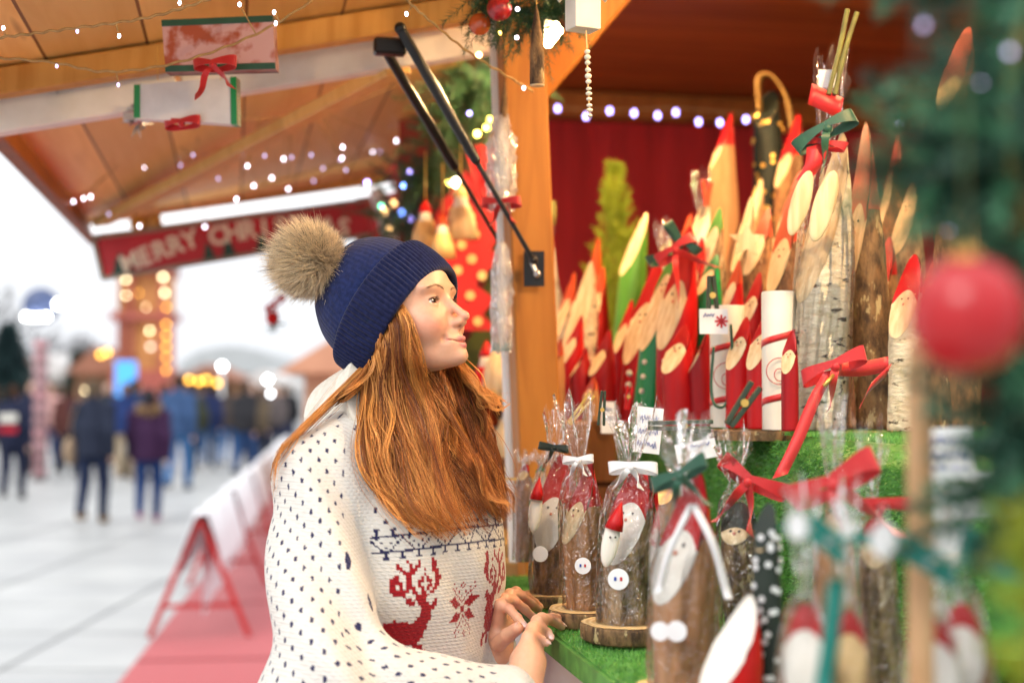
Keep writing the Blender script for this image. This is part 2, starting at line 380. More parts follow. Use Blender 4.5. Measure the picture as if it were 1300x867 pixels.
M_panel = planks_mat('stall_wall_boards', (.20, .045, .02), (.13, .025, .012), .14, 0, .6, .008)

def local_box(name, label, cat, parts, loc):
    pass
# --- sales counter with artificial grass
counter = thing('sales_counter', 'long stall counter covered with bright green artificial grass, white front panel', 'counter', S(0, .5, 0))
mb = MB(); mb.box(S(-.58, .50, CZ-.02), (1.0, 1.9, .034), SM, .004); build(mb, 'counter_top', M_white, counter)
mb = MB(); mb.box(S(-.58, .04, (CZ-.04)/2), (.03, 1.86, CZ-.042), SM, .004); build(mb, 'front_panel', M_white, counter)
mb = MB(); mb.box(S(-.58, .497, CZ+.001), (1.0, 1.9, .006), SM); mb.box(S(-.58, -.006, CZ-.014), (.006, 1.9, .03), SM); build(mb, 'grass_mat', M_grass, counter)
def blades(n, s0, s1, t0, t1, z, ln=.008, vert=False):
    s = rng.uniform(s0, s1, n); t = rng.uniform(t0, t1, n)
    base = E0+np.outer(s, CD)+np.outer(t, CN)+np.outer(np.full(n, 1.), UP)*np.array(z if np.ndim(z) else z)
    return base
b = blades(60000, -1.3, .37, -.003, .62, CZ+.003); d = rng.normal(0, .6, (len(b), 3)); d[:, 2] = 1
mb = MB(); mb.needles(b, d, rng.uniform(.006, .011, len(b)), .0016); o = build(mb, 'grass_pile', M_grassb, counter); o['kind'] = 'stuff'
# --- raised display step on the counter
SZ = 1.437
step = thing('display_step', 'raised green grass display step carrying the tall branch figures', 'display stand', S(.1, .8, CZ+.006))
H = SZ-CZ-.006
mb = MB(); mb.box(S(.05, .86, CZ+.008+H/2-.004), (.9, 1.66, H-.012), SM, .03); build(mb, 'step_box', M_grass, step)
n = 52000; s = rng.uniform(-.78, .88, n); hh = rng.uniform(0, 1, n)
base = np.where((hh < .45)[:, None], E0+np.outer(s, CD)+CN*.409+np.outer(rng.uniform(CZ+.01, SZ-.012, n), UP), E0+np.outer(s, CD)+np.outer(rng.uniform(.415, .75, n), CN)+UP*(SZ-.004))
d = rng.normal(0, .6, (n, 3)); d = d+np.where((hh < .45)[:, None], -CN*1.0, UP)
mb = MB(); mb.needles(base, d, rng.uniform(.007, .012, n), .0018); o = build(mb, 'grass_pile', M_grassb, step); o['kind'] = 'stuff'
# --- pale board shelf at the far end of the counter
sh = thing('board_shelf', 'pale wooden two-board shelf at the end of the grass counter', 'shelf', S(.66, .2, CZ))
M_pale = planks_mat('pale_pine', (.62, .42, .17), (.50, .32, .11), .4, 0, .55, .0001)
mb = MB(); mb.box(S(.50, .22, CZ+.006), (.62, .1, .03), SM, .004); build(mb, 'lower_board', M_pale, sh)
mb = MB(); mb.box(S(.75, .25, CZ+.03), (.7, .36, .03), SM, .004); build(mb, 'upper_board', M_pale, sh)
mb = MB(); mb.box(S(.75, .25, CZ/2), (.6, .3, CZ-.02), SM, .004); build(mb, 'shelf_base', M_panel, sh)
# back of the far shelf: a second bay of goods behind the post
mb = MB(); mb.box(S(1.72, .92, .72), (1.5, 1.5, 1.44), SM, .01); o = build(mb, 'goods_table', planks_mat('table_boards', (.45, .2, .08), (.3, .12, .04), .16, 2, .6)); tag(o, 'brown boarded table behind the stall post', 'table')
# --- stall shell: end wall, back wall, ceiling
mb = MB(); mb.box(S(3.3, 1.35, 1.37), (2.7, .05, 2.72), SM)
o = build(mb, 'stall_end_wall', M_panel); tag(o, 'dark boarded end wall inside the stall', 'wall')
mb = MB(); xs = np.linspace(.05, 2.65, 150); fold = .007*np.sin(xs*22)+.004*np.sin(xs*47+1)
mb.grid(np.concatenate([np.stack([S(3.22+f*(1.2-.4*k), x, z) for x, f in zip(xs, fold)]) for k, z in enumerate((2.60, 1.6, .8))]), 150, 3)
o = build(mb, 'red_curtain', M_red, smooth=True); tag(o, 'deep red cloth hung across the end wall of the stall', 'curtain')
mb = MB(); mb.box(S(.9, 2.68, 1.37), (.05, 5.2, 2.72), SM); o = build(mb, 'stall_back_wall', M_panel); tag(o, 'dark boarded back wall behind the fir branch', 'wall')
CEZ = 2.70
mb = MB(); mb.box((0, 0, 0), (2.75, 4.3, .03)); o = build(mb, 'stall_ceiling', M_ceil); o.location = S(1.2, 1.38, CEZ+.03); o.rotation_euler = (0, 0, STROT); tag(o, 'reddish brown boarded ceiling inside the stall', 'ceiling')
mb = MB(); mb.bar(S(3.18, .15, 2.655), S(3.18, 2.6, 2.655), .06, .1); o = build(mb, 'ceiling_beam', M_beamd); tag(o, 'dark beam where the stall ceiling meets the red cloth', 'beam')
# --- front post, its white pole and the slanting rafter
lean = np.array([-.045, 0, 0])
p0 = P(669, 575, 2.80); p0[2] = .0; ptop = P(664, 75, 2.80)+np.array([0, 0, .25])
pb = P(682, 575, 2.8); pu = P(664, 130, 2.8); dv = (pu-pb)/(pu[2]-pb[2])
bot = pb+dv*(0-pb[2]); top = pb+dv*(2.42-pb[2])
post = thing('stall_post', 'warm orange pine corner post of the stall with black bracket', 'post', bot)
mb = MB(); mb.bar(bot, top, .072, .085, up=CN, bev=.004); build(mb, 'timber', M_post, post)
bk = P(678, 341, 2.74)
pl = MB(); pl.bar(bk-UP*.034+np.array([0, .006, 0]), bk+UP*.034+np.array([0, .006, 0]), .04, .006, up=(0, 1, 0)); build(pl, 'bracket_plate', M_black, post)
mb = MB(); mb.tube([bk+np.array([-.006, -.02, .012]), bk+np.array([.006, -.02, -.012])], .004, 8); mb.ball(bk+np.array([.006, -.02, -.012]), .007); build(mb, 'bracket_bolt', M_steel, post)
wp = [P(631, 60, 2.84), P(655, 690, 2.84)]; wd = (wp[0]-wp[1])/(wp[0][2]-wp[1][2]); w0 = wp[1]+wd*(.0-wp[1][2]); w1 = wp[1]+wd*(2.3-wp[1][2])
mb = MB(); mb.tube([w0, w1], .0155, 12); o = build(mb, 'white_pole', M_white, None, True, ang=40); tag(o, 'slim white pole standing beside the orange stall post', 'pole')
ra, rb = P(676, 118, 2.95), P(800, -30, 2.95); mb = MB(); mb.bar(ra+(ra-rb)*.1, rb, .06, .05, up=(0, 1, 0), bev=.003); o = build(mb, 'slanting_rafter', M_post); tag(o, 'orange timber brace rising from the post to the stall roof', 'beam')

# --- raised front flap: plane from the hinge side down to the outer lip
HZ, OZ, FW = 2.32, 2.10, 1.06
F0, F1_ = -.42, 3.02
def flap(s, k, dz=0):        # k 0 at the hinge .. 1 at the outer lip
    return S(s, .08-FW*k, HZ+(OZ-HZ)*k+dz)
fo = thing('front_flap', 'raised wooden front flap of the stall, boarded underneath, seen from below', 'awning', flap(.6, .5))
e1 = (flap(0, 1)-flap(0, 0)); e1 /= np.linalg.norm(e1); en = np.cross(CD, e1); en = en if en[2] > 0 else -en
FM = Matrix(np.stack([e1, CD, en], 1).tolist()); 
fl = math.hypot(FW, HZ-OZ)
mb = MB(); mb.box((0, 0, 0), (fl, F1_-F0, .02)); o = build(mb, 'boards', planks_mat('flap_boards', (.86, .56, .19), (.78, .47, .14), .19, 0, .5, .006, along=1), fo, world=False)
o.matrix_local = Matrix.Translation(Vector(flap((F0+F1_)/2, .5, .012)-root_loc(fo)))@FM.to_4x4()
def flapbar(name, m, a, b, w, h):
    mb = MB(); mb.bar(a, b, w, h, up=en, bev=.003); return build(mb, name, m, fo)
flapbar('edge_trim', M_beamd, flap(F0, 1.0, -.02), flap(F1_, 1.0, -.02), .035, .075)
flapbar('end_trim', M_beam, flap(F1_-.02, 0, -.02), flap(F1_-.02, .98, -.02), .04, .06)
flapbar('cross_beam', M_beam, flap(.47, .0, -.03), flap(.47, 1.0, -.03), .05, .05)
flapbar('white_batten', M_white, flap(.60, .0, -.055), flap(.60, .62, -.055), .05, .085)
flapbar('white_batten', M_white, flap(.585, .63, -.055), flap(.585, 1.02, -.055), .05, .095)
flapbar('diagonal_brace', planks_mat('brace_pine', (.76, .48, .16), (.66, .38, .11), .6, 0, .5, .0001), P(128, 282, 4.75), P(505, 80, 2.95)+np.array([0, 0, -.01]), .06, .03)
for k in (.70, .84):
    mb = MB(); c = flap(.555, k, -.12+.09*(k > .75)); mb.box(c, (.05, .02, .014), SM); 
    for q in range(5): mb.needles(np.repeat(c[None], 3, 0)+rng.normal(0, .012, (3, 3)), rng.normal(0, 1, (3, 3))+[0, 0, -.4], .03, .008)
    build(mb, 'hinge_plate', M_steel, fo)
# --- two gas struts
def strut(a, b, label):
    t = thing('gas_strut', label, 'gas strut', a, group='gas struts of the flap')
    mid = a+(b-a)*.56
    mb = MB(); mb.tube([a, mid], .0098, 12); mb.tube([mid, mid+(b-a)*.012], [.0098, .006], 12); build(mb, 'cylinder', M_black, t, True, ang=40)
    mb = MB(); mb.tube([mid, b], .0048, 10); build(mb, 'piston_rod', M_black, t, True, ang=40)
    for q_, r_ in ((a, .011), (b, .009)): mb = MB(); mb.ball(q_, r_); build(mb, 'end_joint', M_black, t, True)
strut(P(508, 36, 2.58), P(677, 330, 2.71), 'upper black gas strut running down to the bracket on the post')
strut(P(488, 62, 2.66), P(640, 318, 3.0), 'lower black gas strut ending behind the white pole')
mb = MB(); mb.box(P(495, 60, 2.62), (.06, .03, .03), SM, .004); o = build(mb, 'strut_bracket', M_black); tag(o, 'small black bracket on the white batten holding the struts', 'bracket')

# --- sign under the flap
M_sred = mat('sign_red', (.52, .012, .022), (.42, .010, .018), 8, .5); M_slet = mat('sign_cream', (.86, .78, .62), None, 20, .6); M_sgrn = mat('sign_green', (.015, .07, .05), None, 20, .6)
q00, q10, q11, q01 = P(131, 354, 4.9), P(470, 298, 4.9), P(466, 254, 4.9), P(119, 303, 4.9)
sg = thing('merry_christmas_sign', 'red board sign with cream MERRY CHRISTMAS lettering and green trees', 'sign', (q00+q10)/2)
sx = (q10-q00)/np.linalg.norm(q10-q00); sy = np.array([0, 0, 1.]); sy = sy-sx*np.dot(sy, sx); sy /= np.linalg.norm(sy); sn = np.cross(sx, sy)
if sn[1] > 0: sn = -sn
W_ = np.linalg.norm(q10-q00); H_ = np.linalg.norm(q01-q00)
def sp_(u, v, w=0): return q00+sx*u*W_+sy*v*H_+sn*w
mb = MB(); mb.poly([q00, q10, q11, q01], .018, -sn); build(mb, 'board', M_sred, sg)
mb = MB()
for (a_, b_) in ((q00, q10), (q01, q11), (q00, q01)): mb.bar(a_+sn*.004, b_+sn*.004, .012, .02, up=sn)
build(mb, 'rim', mat('sign_rim', (.25, .22, .17), None, 20, .6), sg)
def letter(ch, size, m, parent, loc, X, Y, Nn, ext=.003):
    c = bpy.data.curves.new('lettering', 'FONT'); c.body = ch; c.size = size; c.extrude = ext; c.align_x = 'CENTER'; c.offset = size*.025
    o = bpy.data.objects.new('lettering', c); col.objects.link(o); bpy.context.view_layer.update()
    me = bpy.data.meshes.new_from_object(o.evaluated_get(bpy.context.evaluated_depsgraph_get())); bpy.data.objects.remove(o)
    V = np.array([v.co for v in me.vertices]).reshape(-1, 3); V = np.array(loc)+np.outer(V[:, 0], X)+np.outer(V[:, 1], Y)+np.outer(V[:, 2], Nn)
    F = [list(p.vertices) for p in me.polygons]; return V, F
for word, u0, u1, v0, v1, sag in (('MERRY', .115, .345, .06, .36, .03), ('CHRISTMAS', .445, .90, .34, .04, .24)):
    lt = MB()
    for i, ch in enumerate(word):
        k = i/(len(word)-1); u = u0+(u1-u0)*k; v = v0+(v1-v0)*k+sag*4*k*(1-k)*.5
        du = .01; k2 = k+du; v2 = v0+(v1-v0)*k2+sag*4*k2*(1-k2)*.5; ang = math.atan2((v2-v)*H_, (u1-u0)*du*W_)
        X = sx*math.cos(ang)+sy*math.sin(ang); Y = -sx*math.sin(ang)+sy*math.cos(ang)
        V, F = letter(ch, H_*.62, M_slet, sg, sp_(u, v+.03, .002), X, Y, sn); lt.add(V, F)
    build(lt, 'word_lettering', M_slet, sg)
for u, w_, h_ in ((.075, .09, .58), (.40, .055, .48), (.475, .06, .52), (.60, .06, .5), (.7, .06, .4)):
    pts = [(u-w_*.5, .03)]+[(u-w_*.22, h_*.5), (u-w_*.3, h_*.5), (u, h_), (u+w_*.3, h_*.5), (u+w_*.22, h_*.5)]+[(u+w_*.5, .03)]
    mb = MB(); mb.poly([sp_(a_, b_, .001) for a_, b_ in pts], .003, sn); build(mb, 'tree_cutout', M_sgrn, sg)
# white frame bars holding it; glow added in place of daylight on white
M_lwhite = mat('frame_white', (.85, .85, .84), None, 20, .5); M_barglow = emat('added_bar_glow', (.97, .98, 1), 1.0)
wf = thing('white_sign_frame', 'white bars with added glow on a frame above the red sign, wooden joint between', 'frame', P(300, 270, 4.95))
for q_ in ((P(108, 292, 4.93), P(166, 285, 4.93)), (P(206, 279, 4.93), P(500, 238, 4.93))): mb = MB(); mb.tube(q_, .018, 12); build(mb, 'glowing_bar', M_barglow, wf, True, ang=40)
mb = MB(); mb.tube([P(478, 240, 4.93), P(505, 330, 4.93), P(520, 420, 4.93)], .03, 12); mb.tube([P(520, 420, 4.93), np.append(P(520, 420, 4.93)[:2], 0)], .03, 12); build(mb, 'upright', M_lwhite, wf, True, ang=40)
mb = MB(); mb.tube([P(164, 285, 4.93), P(208, 279, 4.93)], .016, 10); mb.ball(P(176, 284, 4.9), .03); mb.ball(P(196, 281, 4.9), .026); build(mb, 'joint', M_beam, wf, True)
# ================================================================== carved branch figures and the other goods
def ring_mat(name, c1, c2, cx=0):
    m, nt, b, out = _new(name); N = nt.nodes; K = nt.links
    tc = N.new('ShaderNodeTexCoord'); wv = N.new('ShaderNodeTexWave'); wv.wave_type = 'RINGS'; wv.rings_direction = 'Z'
    wv.inputs['Scale'].default_value = 34; wv.inputs['Distortion'].default_value = 2.2; wv.inputs['Detail'].default_value = 2; wv.inputs['Detail Scale'].default_value = 1.2
    K.new(tc.outputs['Object'], wv.inputs[0]); cr = N.new('ShaderNodeValToRGB'); cr.color_ramp.elements[0].color = L4(c2); cr.color_ramp.elements[1].color = L4(c1)
    cr.color_ramp.elements[0].position = .1; K.new(wv.outputs[0], cr.inputs[0]); K.new(cr.outputs[0], b.inputs['Base Color']); b.inputs['Roughness'].default_value = .6; return m
def bark_mat(name, c1, c2, c3, scale=70, stretch=(1, 1, .4), spots=.60, bump=1.0):
    m, nt, b, out = _new(name); N = nt.nodes; K = nt.links
    tc = N.new('ShaderNodeTexCoord'); mp = N.new('ShaderNodeMapping'); mp.inputs['Scale'].default_value = stretch; K.new(tc.outputs['Object'], mp.inputs[0])
    oi = N.new('ShaderNodeObjectInfo'); ad = N.new('ShaderNodeVectorMath'); ad.operation = 'ADD'; K.new(mp.outputs[0], ad.inputs[0]); 
    sc = N.new('ShaderNodeMath'); sc.operation = 'MULTIPLY'; sc.inputs[1].default_value = 40; K.new(oi.outputs['Random'], sc.inputs[0]); K.new(sc.outputs[0], ad.inputs[1])
    n = N.new('ShaderNodeTexNoise'); n.inputs['Scale'].default_value = scale; n.inputs['Detail'].default_value = 6; n.inputs['Roughness'].default_value = .65; K.new(ad.outputs[0], n.inputs[0])
    cr = N.new('ShaderNodeValToRGB'); cr.color_ramp.elements[0].color = L4(c2); cr.color_ramp.elements[1].color = L4(c1); cr.color_ramp.elements[0].position = .38; cr.color_ramp.elements[1].position = .6; K.new(n.outputs[0], cr.inputs[0])
    n2 = N.new('ShaderNodeTexNoise'); n2.inputs['Scale'].default_value = scale*.6; n2.inputs['Detail'].default_value = 5; n2.inputs['Roughness'].default_value = .7; K.new(ad.outputs[0], n2.inputs[0])
    r2 = N.new('ShaderNodeValToRGB'); r2.color_ramp.elements[0].position = spots; r2.color_ramp.elements[1].position = spots+.04; r2.color_ramp.elements[0].color = (0, 0, 0, 1); r2.color_ramp.elements[1].color = (1, 1, 1, 1); K.new(n2.outputs[0], r2.inputs[0])
    mx = N.new('ShaderNodeMixRGB'); K.new(r2.outputs[0], mx.inputs[0]); K.new(cr.outputs[0], mx.inputs[1]); mx.inputs[2].default_value = L4(c3)
    K.new(mx.outputs[0], b.inputs['Base Color']); b.inputs['Roughness'].default_value = .8
    bp = N.new('ShaderNodeBump'); bp.inputs['Strength'].default_value = bump; bp.inputs['Distance'].default_value = .006; K.new(n.outputs[0], bp.inputs['Height']); K.new(bp.outputs[0], b.inputs['Normal']); return m
BARK = {
 'brown': bark_mat('brown_bark', (.36, .17, .065), (.11, .045, .017), (.45, .26, .13)),
 'dark': bark_mat('lichen_bark', (.25, .14, .058), (.05, .026, .012), (.46, .36, .18), 55, spots=.57),
 'pink': bark_mat('pinkish_bark', (.34, .17, .105), (.24, .11, .065), (.46, .29, .20), 90),
 'tan': bark_mat('peeled_wood', (.50, .25, .11), (.38, .17, .065), (.58, .34, .18), 60, (1, 1, .10), .7, .3),
 'birch': bark_mat('birch_bark', (.80, .70, .52), (.62, .50, .33), (.055, .035, .022), 60, (.55, .55, 1.7), .575),
 'grey': bark_mat('greyish_bark', (.42, .27, .14), (.13, .075, .038), (.52, .40, .26), 60),
 'white': mat('white_card', (.78, .75, .66), (.70, .66, .56), 12, .5, .1, 60),
}
PAINT = {
 'red': mat('red_paint', (.56, .008, .010), (.38, .005, .007), 14, .42, .3, 120, stretch=(1, 1, .2), spec=.3),
 'darkred': mat('dark_red_paint', (.38, .006, .010), (.25, .004, .007), 14, .42, .3, 120, stretch=(1, 1, .2), spec=.3),
 'orange': mat('orange_red_paint', (.62, .085, .02), (.50, .05, .012), 14, .42, .15, 90, stretch=(1, 1, .2)),
 'green': mat('green_paint', (.012, .30, .085), (.008, .22, .06), 14, .35, .15, 90, stretch=(1, 1, .2)),
 'lime': mat('light_green_paint', (.13, .42, .05), (.09, .32, .04), 14, .4, .15, 90, stretch=(1, 1, .2)),
 'black': mat('blackish_green_cloth', (.012, .022, .014), (.008, .014, .010), 14, .7),
}
CUT = {'pale': mat('cut_wood_face', (.84, .68, .42), (.66, .46, .24), 12, .55, .2, 80, stretch=(6, 6, .5), spec=.25),
       'white': mat('white_beard_paint', (.82, .78, .70), (.76, .71, .62), 10, .5, .1, 80, stretch=(5, 5, .6)),
       'yellow': mat('yellowish_cut_wood', (.78, .56, .25), (.66, .43, .17), 10, .55, .1, 80, stretch=(5, 5, .6))}
M_dot = mat('black_dot', (.012, .010, .010), None, 20, .4); M_nose = mat('pink_dot', (.62, .22, .14), None, 20, .5)
M_slice = ring_mat('slice_rings', (.84, .62, .32), (.66, .42, .17)); M_sbark = BARK['dark']
M_film = film_mat('clear_film', gl=.12, haze=.01); M_film2 = film_mat('crinkled_film', gl=.25, rough=.1, haze=.03)
M_film3 = film_mat('thin_film', gl=.02, haze=.008)
RIB = {'red': mat('red_ribbon', (.55, .008, .010), (.46, .006, .008), 30, .45, .2, 200, sheen=.3), 'green': mat('green_ribbon', (.010, .085, .045), (.006, .06, .03), 30, .45, .2, 200, sheen=.3),
       'white': mat('white_ribbon', (.82, .82, .82), None, 30, .5), 'gold': mat('gold_ribbon', (.55, .34, .08), None, 30, .35, metal=.6), 'teal': mat('teal_plastic', (.005, .19, .15), (.004, .15, .12), 20, .35), 'black': mat('dark_ribbon', (.014, .03, .022), None, 30, .5)}
M_card = mat('white_card_paper', (.80, .80, .80), None, 20, .6); M_blue = mat('blue_ink', (.02, .06, .35), None, 20, .6); M_redink = mat('red_ink', (.5, .02, .03), None, 20, .6)
M_twig = mat('green_twig', (.20, .19, .04), (.12, .11, .025), 30, .6, .3, 120); M_pegw = mat('dark_green_wood', (.035, .055, .028), (.02, .03, .016), 30, .5, .2, 120)
M_gold = mat('gold_bead', (.75, .48, .12), None, 30, .3, metal=.7)

def figure(ub, vb, ut, vt, w, d, vf, bark, hat, label, z=None, az=205, face='pale', split=.15, painted=None, marks=True, base=None, zsup=None, group=None, name='branch_figure', buttons=None, shiny=False, msize=1.0, az_off=0):
    if painted in ("red", "darkred", "green") and hat is None and not zsup == CZ+.004: hat, split = painted, (.12 if split > .5 or split == .15 else split-.25)
    """ub,vb foot; ut,vt tip; w trunk width in px; vf lowest point of the slanting cut"""
    b0 = P(ub, vb, d)
    if zsup is not None: b0 = np.array([b0[0], b0[1], zsup])
    tip = P(ut, vt, d); h = tip[2]-b0[2]; low = P(ub, vf, d)[2]; hc = max(.02, low-b0[2]); r = w/2/FPX*d
    A = R(az-az_off); ca = np.array([math.cos(A), math.sin(A)])
    lean = (tip[0]-b0[0]+r*ca[0])/h; lean = max(-.25, min(.3, lean))
    t = thing(name, label, 'carved figure', b0, 0, group)
    n = 56; th_ = np.arange(n)/n*2*np.pi; ct = np.cos(th_-A); zt = hc+(h-hc)*(1-ct)/2
    nz = 30; V = []; ph = rng.uniform(0, 6, 3)
    def shear(Vx): Vx = np.array(Vx, float); Vx[:, 0] += lean*Vx[:, 2]; return Vx
    am = .035 if bark in ('brown', 'dark', 'birch', 'grey', 'pink') and painted is None else .012
    def tap(z_): return 1-.34*np.clip((z_/h-.55)/.45, 0, 1)**1.4
    def rad(th__, z_): return r*tap(z_)*(1+am*np.sin(3*th__+ph[0]+z_*9)+am*.8*np.sin(5*th__+ph[1]-z_*17)+(am > .02)*(.022*np.sin(z_*60+ph[2]+2*np.sin(3*th__))+.014*np.sin(13*th__+ph[0]+9*np.sin(z_*23))+.012*np.sin(z_*190+ph[1]+3*np.sin(4*th__))))
    for k in range(nz+1):
        zz = zt*k/nz; rr = rad(th_, zz); V.append(np.stack([rr*np.cos(th_), rr*np.sin(th_), zz], 1))
    mb = MB(); mb.grid(shear(np.concatenate(V)), n, nz+1, True); mb.f.append(tuple(range(n-1, -1, -1)))
    tm = PAINT[painted] if painted else BARK[bark]
    build(mb, 'trunk', tm, t, True, world=False)
    nb, na = 21, 12; bb = np.linspace(-.985, .985, nb)
    nrm = np.array([ca[0]*(h-hc), ca[1]*(h-hc), 2*r]); nrm /= np.linalg.norm(nrm)
    def capp(a, b, off=0):
        u_ = -a; zz = hc+(h-hc)*(1+a)/2; rt_ = r*1.01*tap(zz); x = rt_*(u_*ca[0]-b*ca[1]); y = rt_*(u_*ca[1]+b*ca[0])
        return np.stack([x, y, zz], -1)+nrm*off
    lim = np.sqrt(1-bb**2); sp = np.clip(split-.35*bb**2, -lim, lim) if hat else lim
    def patch(lo, hi, off):
        return shear(np.concatenate([capp(lo+(hi-lo)*k/(na-1), bb, off*(.15+.85*math.sin(math.pi*min(1, .08+k/(na-1)*.84)))) for k in range(na)]))
    mb = MB(); mb.grid(patch(-lim, sp, .0022), nb, na); fo_ = build(mb, 'face', CUT[face], t, True, world=False)
    if hat:
        mb = MB(); mb.grid(patch(sp, lim, .0028), nb, na)
        zh = hc+(h-hc)*(1+split-.1)/2; V = []
        for k in range(5):
            zz = np.maximum(zt-.0005, np.minimum(zt, zh)); zz = np.minimum(zt, zh)+(zt-np.minimum(zt, zh))*k/4; rr = rad(th_, zz)*1.015+.0006; V.append(np.stack([rr*np.cos(th_), rr*np.sin(th_), zz+.0012], 1))
        if painted != hat: mb.grid(shear(np.concatenate(V)), n, 5, True)
        build(mb, 'hat', PAINT[hat], t, True, world=False)
    if marks:
        ae = (split if hat else .55)-.22; s_ = r*msize
        for bq in (-.26, .26):
            mb = MB(); c = shear(capp(np.array([ae]), np.array([bq]), .003))[0]; mb.ball(c, s_*.075, 10, 6, (1, 1, .4), nrm); build(mb, 'eye', M_dot, t, True, world=False)
        mb = MB(); c = shear(capp(np.array([ae-.13]), np.array([0.]), .004))[0]; mb.ball(c, s_*.095, 10, 6, (1, 1, .6), nrm); build(mb, 'nose', M_nose, t, True, world=False)
    if buttons:
        for k in range(buttons):
            zb = hc*(.85-.2*k); a = A+.35; c = shear([[rad(a, zb)*1.04*math.cos(a), rad(a, zb)*1.04*math.sin(a), zb]])[0]
            mb = MB(); mb.ball(c, r*.17, 10, 7); build(mb, 'pompom_button', CUT['white'], t, True, world=False)
    if base:                                    # a slice of branch glued under it
        ru, rh = base; Rr = ru/FPX*d; hh = rh/FPX*d; V = []
        n2 = 48; t2 = np.arange(n2)/n2*2*np.pi; wob = Rr*(1+.03*np.sin(3*t2+ph[0])+.02*np.sin(7*t2+ph[1]))
        for (q, zz) in ((.93, -hh), (1.0, -hh*.85), (1.01, -hh*.15), (1.0, -.0006), (.97, .0002)): V.append(np.stack([wob*q*np.cos(t2), wob*q*np.sin(t2), np.full(n2, zz)], 1))
        mb = MB(); mb.grid(np.concatenate(V), n2, 5, True); mb.f.append(tuple(range(n2-1, -1, -1))); sl = build(mb, 'wood_slice', M_sbark, t, True, world=False)
        mb = MB(); V = [np.zeros((n2, 3))+np.array([0, 0, .0012])*1]
        for q in (.35, .7, .96, .985): V.append(np.stack([wob*q*np.cos(t2), wob*q*np.sin(t2), np.full(n2, .0012)], 1))
        mb.grid(np.concatenate(V), n2, 5, True); build(mb, 'cut_top', M_slice, sl, world=False)
    t['_r'] = float(r); t['_h'] = float(h); t['_lean'] = float(lean)
    return t
def wrap(t, hg, ht, flare=1.0, k=1.3, film=None, foot=0, lean=None):
    """clear bag drawn together at height hg, loose ends up to ht"""
    r = t['_r']; ln = t['_lean'] if lean is None else lean; n = 34; prof = []
    for z, q in ((foot+.001, k*.98), (hg*.12, k*1.02), (hg*.3, k), (hg*.5, k*1.0), (hg*.7, k*.92), (hg*.85, k*.68), (hg*.95, .38), (hg, .22), (hg+(ht-hg)*.2, .4), (hg+(ht-hg)*.55, .75*flare), (ht*.98+hg*.02, 1.0*flare)):
        prof.append((z, q))
    th_ = np.arange(n)/n*2*np.pi; V = []; ph = rng.uniform(0, 6, 4)
    for i, (z, q) in enumerate(prof):
        pl = .05+.22*max(0, (i-4)/6); jit = rng.normal(0, .035+.05*(i > 6), n)
        rr = r*q*(1+pl*np.sin(th_*7+ph[0]+i*.4)*.6+pl*.5*np.sin(th_*12+ph[1])+jit)
        zz = z+rng.normal(0, .004, n)*(i > 0)+((ht-hg)*.22*np.sin(th_*5+ph[2])+rng.normal(0, .006, n))*(i == len(prof)-1)
        V.append(np.stack([rr*np.cos(th_)+ln*zz, rr*np.sin(th_), zz], 1))
    mb = MB(); mb.grid(np.concatenate(V), n, len(prof), True)
    return build(mb, 'clear_wrap', film or M_film, t, False, world=False)
def bow(t, c, size, m, tails=2, nrm=(-.35, -1, .1), name='bow', roll=0, world=False, tl=1.0, parent_world=None):
    """ribbon bow; c in the space of t"""
    nrm = np.array(nrm, float); nrm /= np.linalg.norm(nrm); X = np.cross((0, 0, 1), nrm); X /= np.linalg.norm(X); Y = np.cross(nrm, X)
    if roll: X, Y = X*math.cos(roll)+Y*math.sin(roll), -X*math.sin(roll)+Y*math.cos(roll)
    c = np.array(c, float); mb = MB(); s = size
    for sg_ in (-1, 1):
        a = np.linspace(0, 1, 16); lx = np.sin(a*math.pi)**.8*s*rng.uniform(.85, 1.1)*sg_; lz = (np.cos(a*math.pi))*.22*s; ly = np.sin(a*2*math.pi)*.02*s
        p = c+np.outer(lx, X)+np.outer(lz*.5+np.abs(lx)*rng.uniform(-.1, .35), Y)+np.outer(lz, nrm)
        mb.strip(p, Y+X*rng.normal(0, .15), s*.46*(.4+.6*np.sin(a*math.pi)), .0006)
    mb.ball(c+nrm*.1*s, s*.17, 10, 7)
    for k in range(tails):
        sg_ = (-1, 1)[k % 2]; a = np.linspace(0, 1, 12); p = c+np.outer(a*sg_*s*rng.uniform(.35, .8)*tl, X)+np.outer(-a*s*rng.uniform(.8, 1.4)*tl, Y)+np.outer(np.sin(a*6+k*2)*.16*s+.08*s, nrm)
        mb.strip(p, np.outer(np.cos(a*2.2*sg_), X)+np.outer(np.full(12, .3*sg_), Y)+np.outer(np.sin(a*2.2*sg_), nrm), s*(.22+.14*a), .0006)
    return build(mb, name, m, t, True, world=world, ang=50)
def loc_of(t, u, v, d): return P(u, v, d)-root_loc(t)
def sticker(t, u, v, d, wpx, inks=True, nrm=None):
    r = wpx/2/FPX*d; nrm = np.array(nrm if nrm is not None else (-.25, -1, .05), float); nrm /= np.linalg.norm(nrm)
    c = loc_of(t, u, v, d); mb = MB(); mb.lathe([(r, -.0006), (r, .0006)], c, 28, nrm); o = build(mb, 'round_label', M_card, t, world=False)
    if inks:
        X = np.cross((0, 0, 1), nrm); X /= np.linalg.norm(X); Y = np.cross(nrm, X)
        for sg_, m in ((-1, M_blue), (1, M_redink)):
            mb = MB(); mb.bar(c+nrm*.0012+X*sg_*r*.28-Y*r*.15, c+nrm*.0012+X*sg_*r*.28+Y*r*.2, r*.22, .0008, up=nrm); build(mb, 'printed_mark', m, o, world=False)
    return o
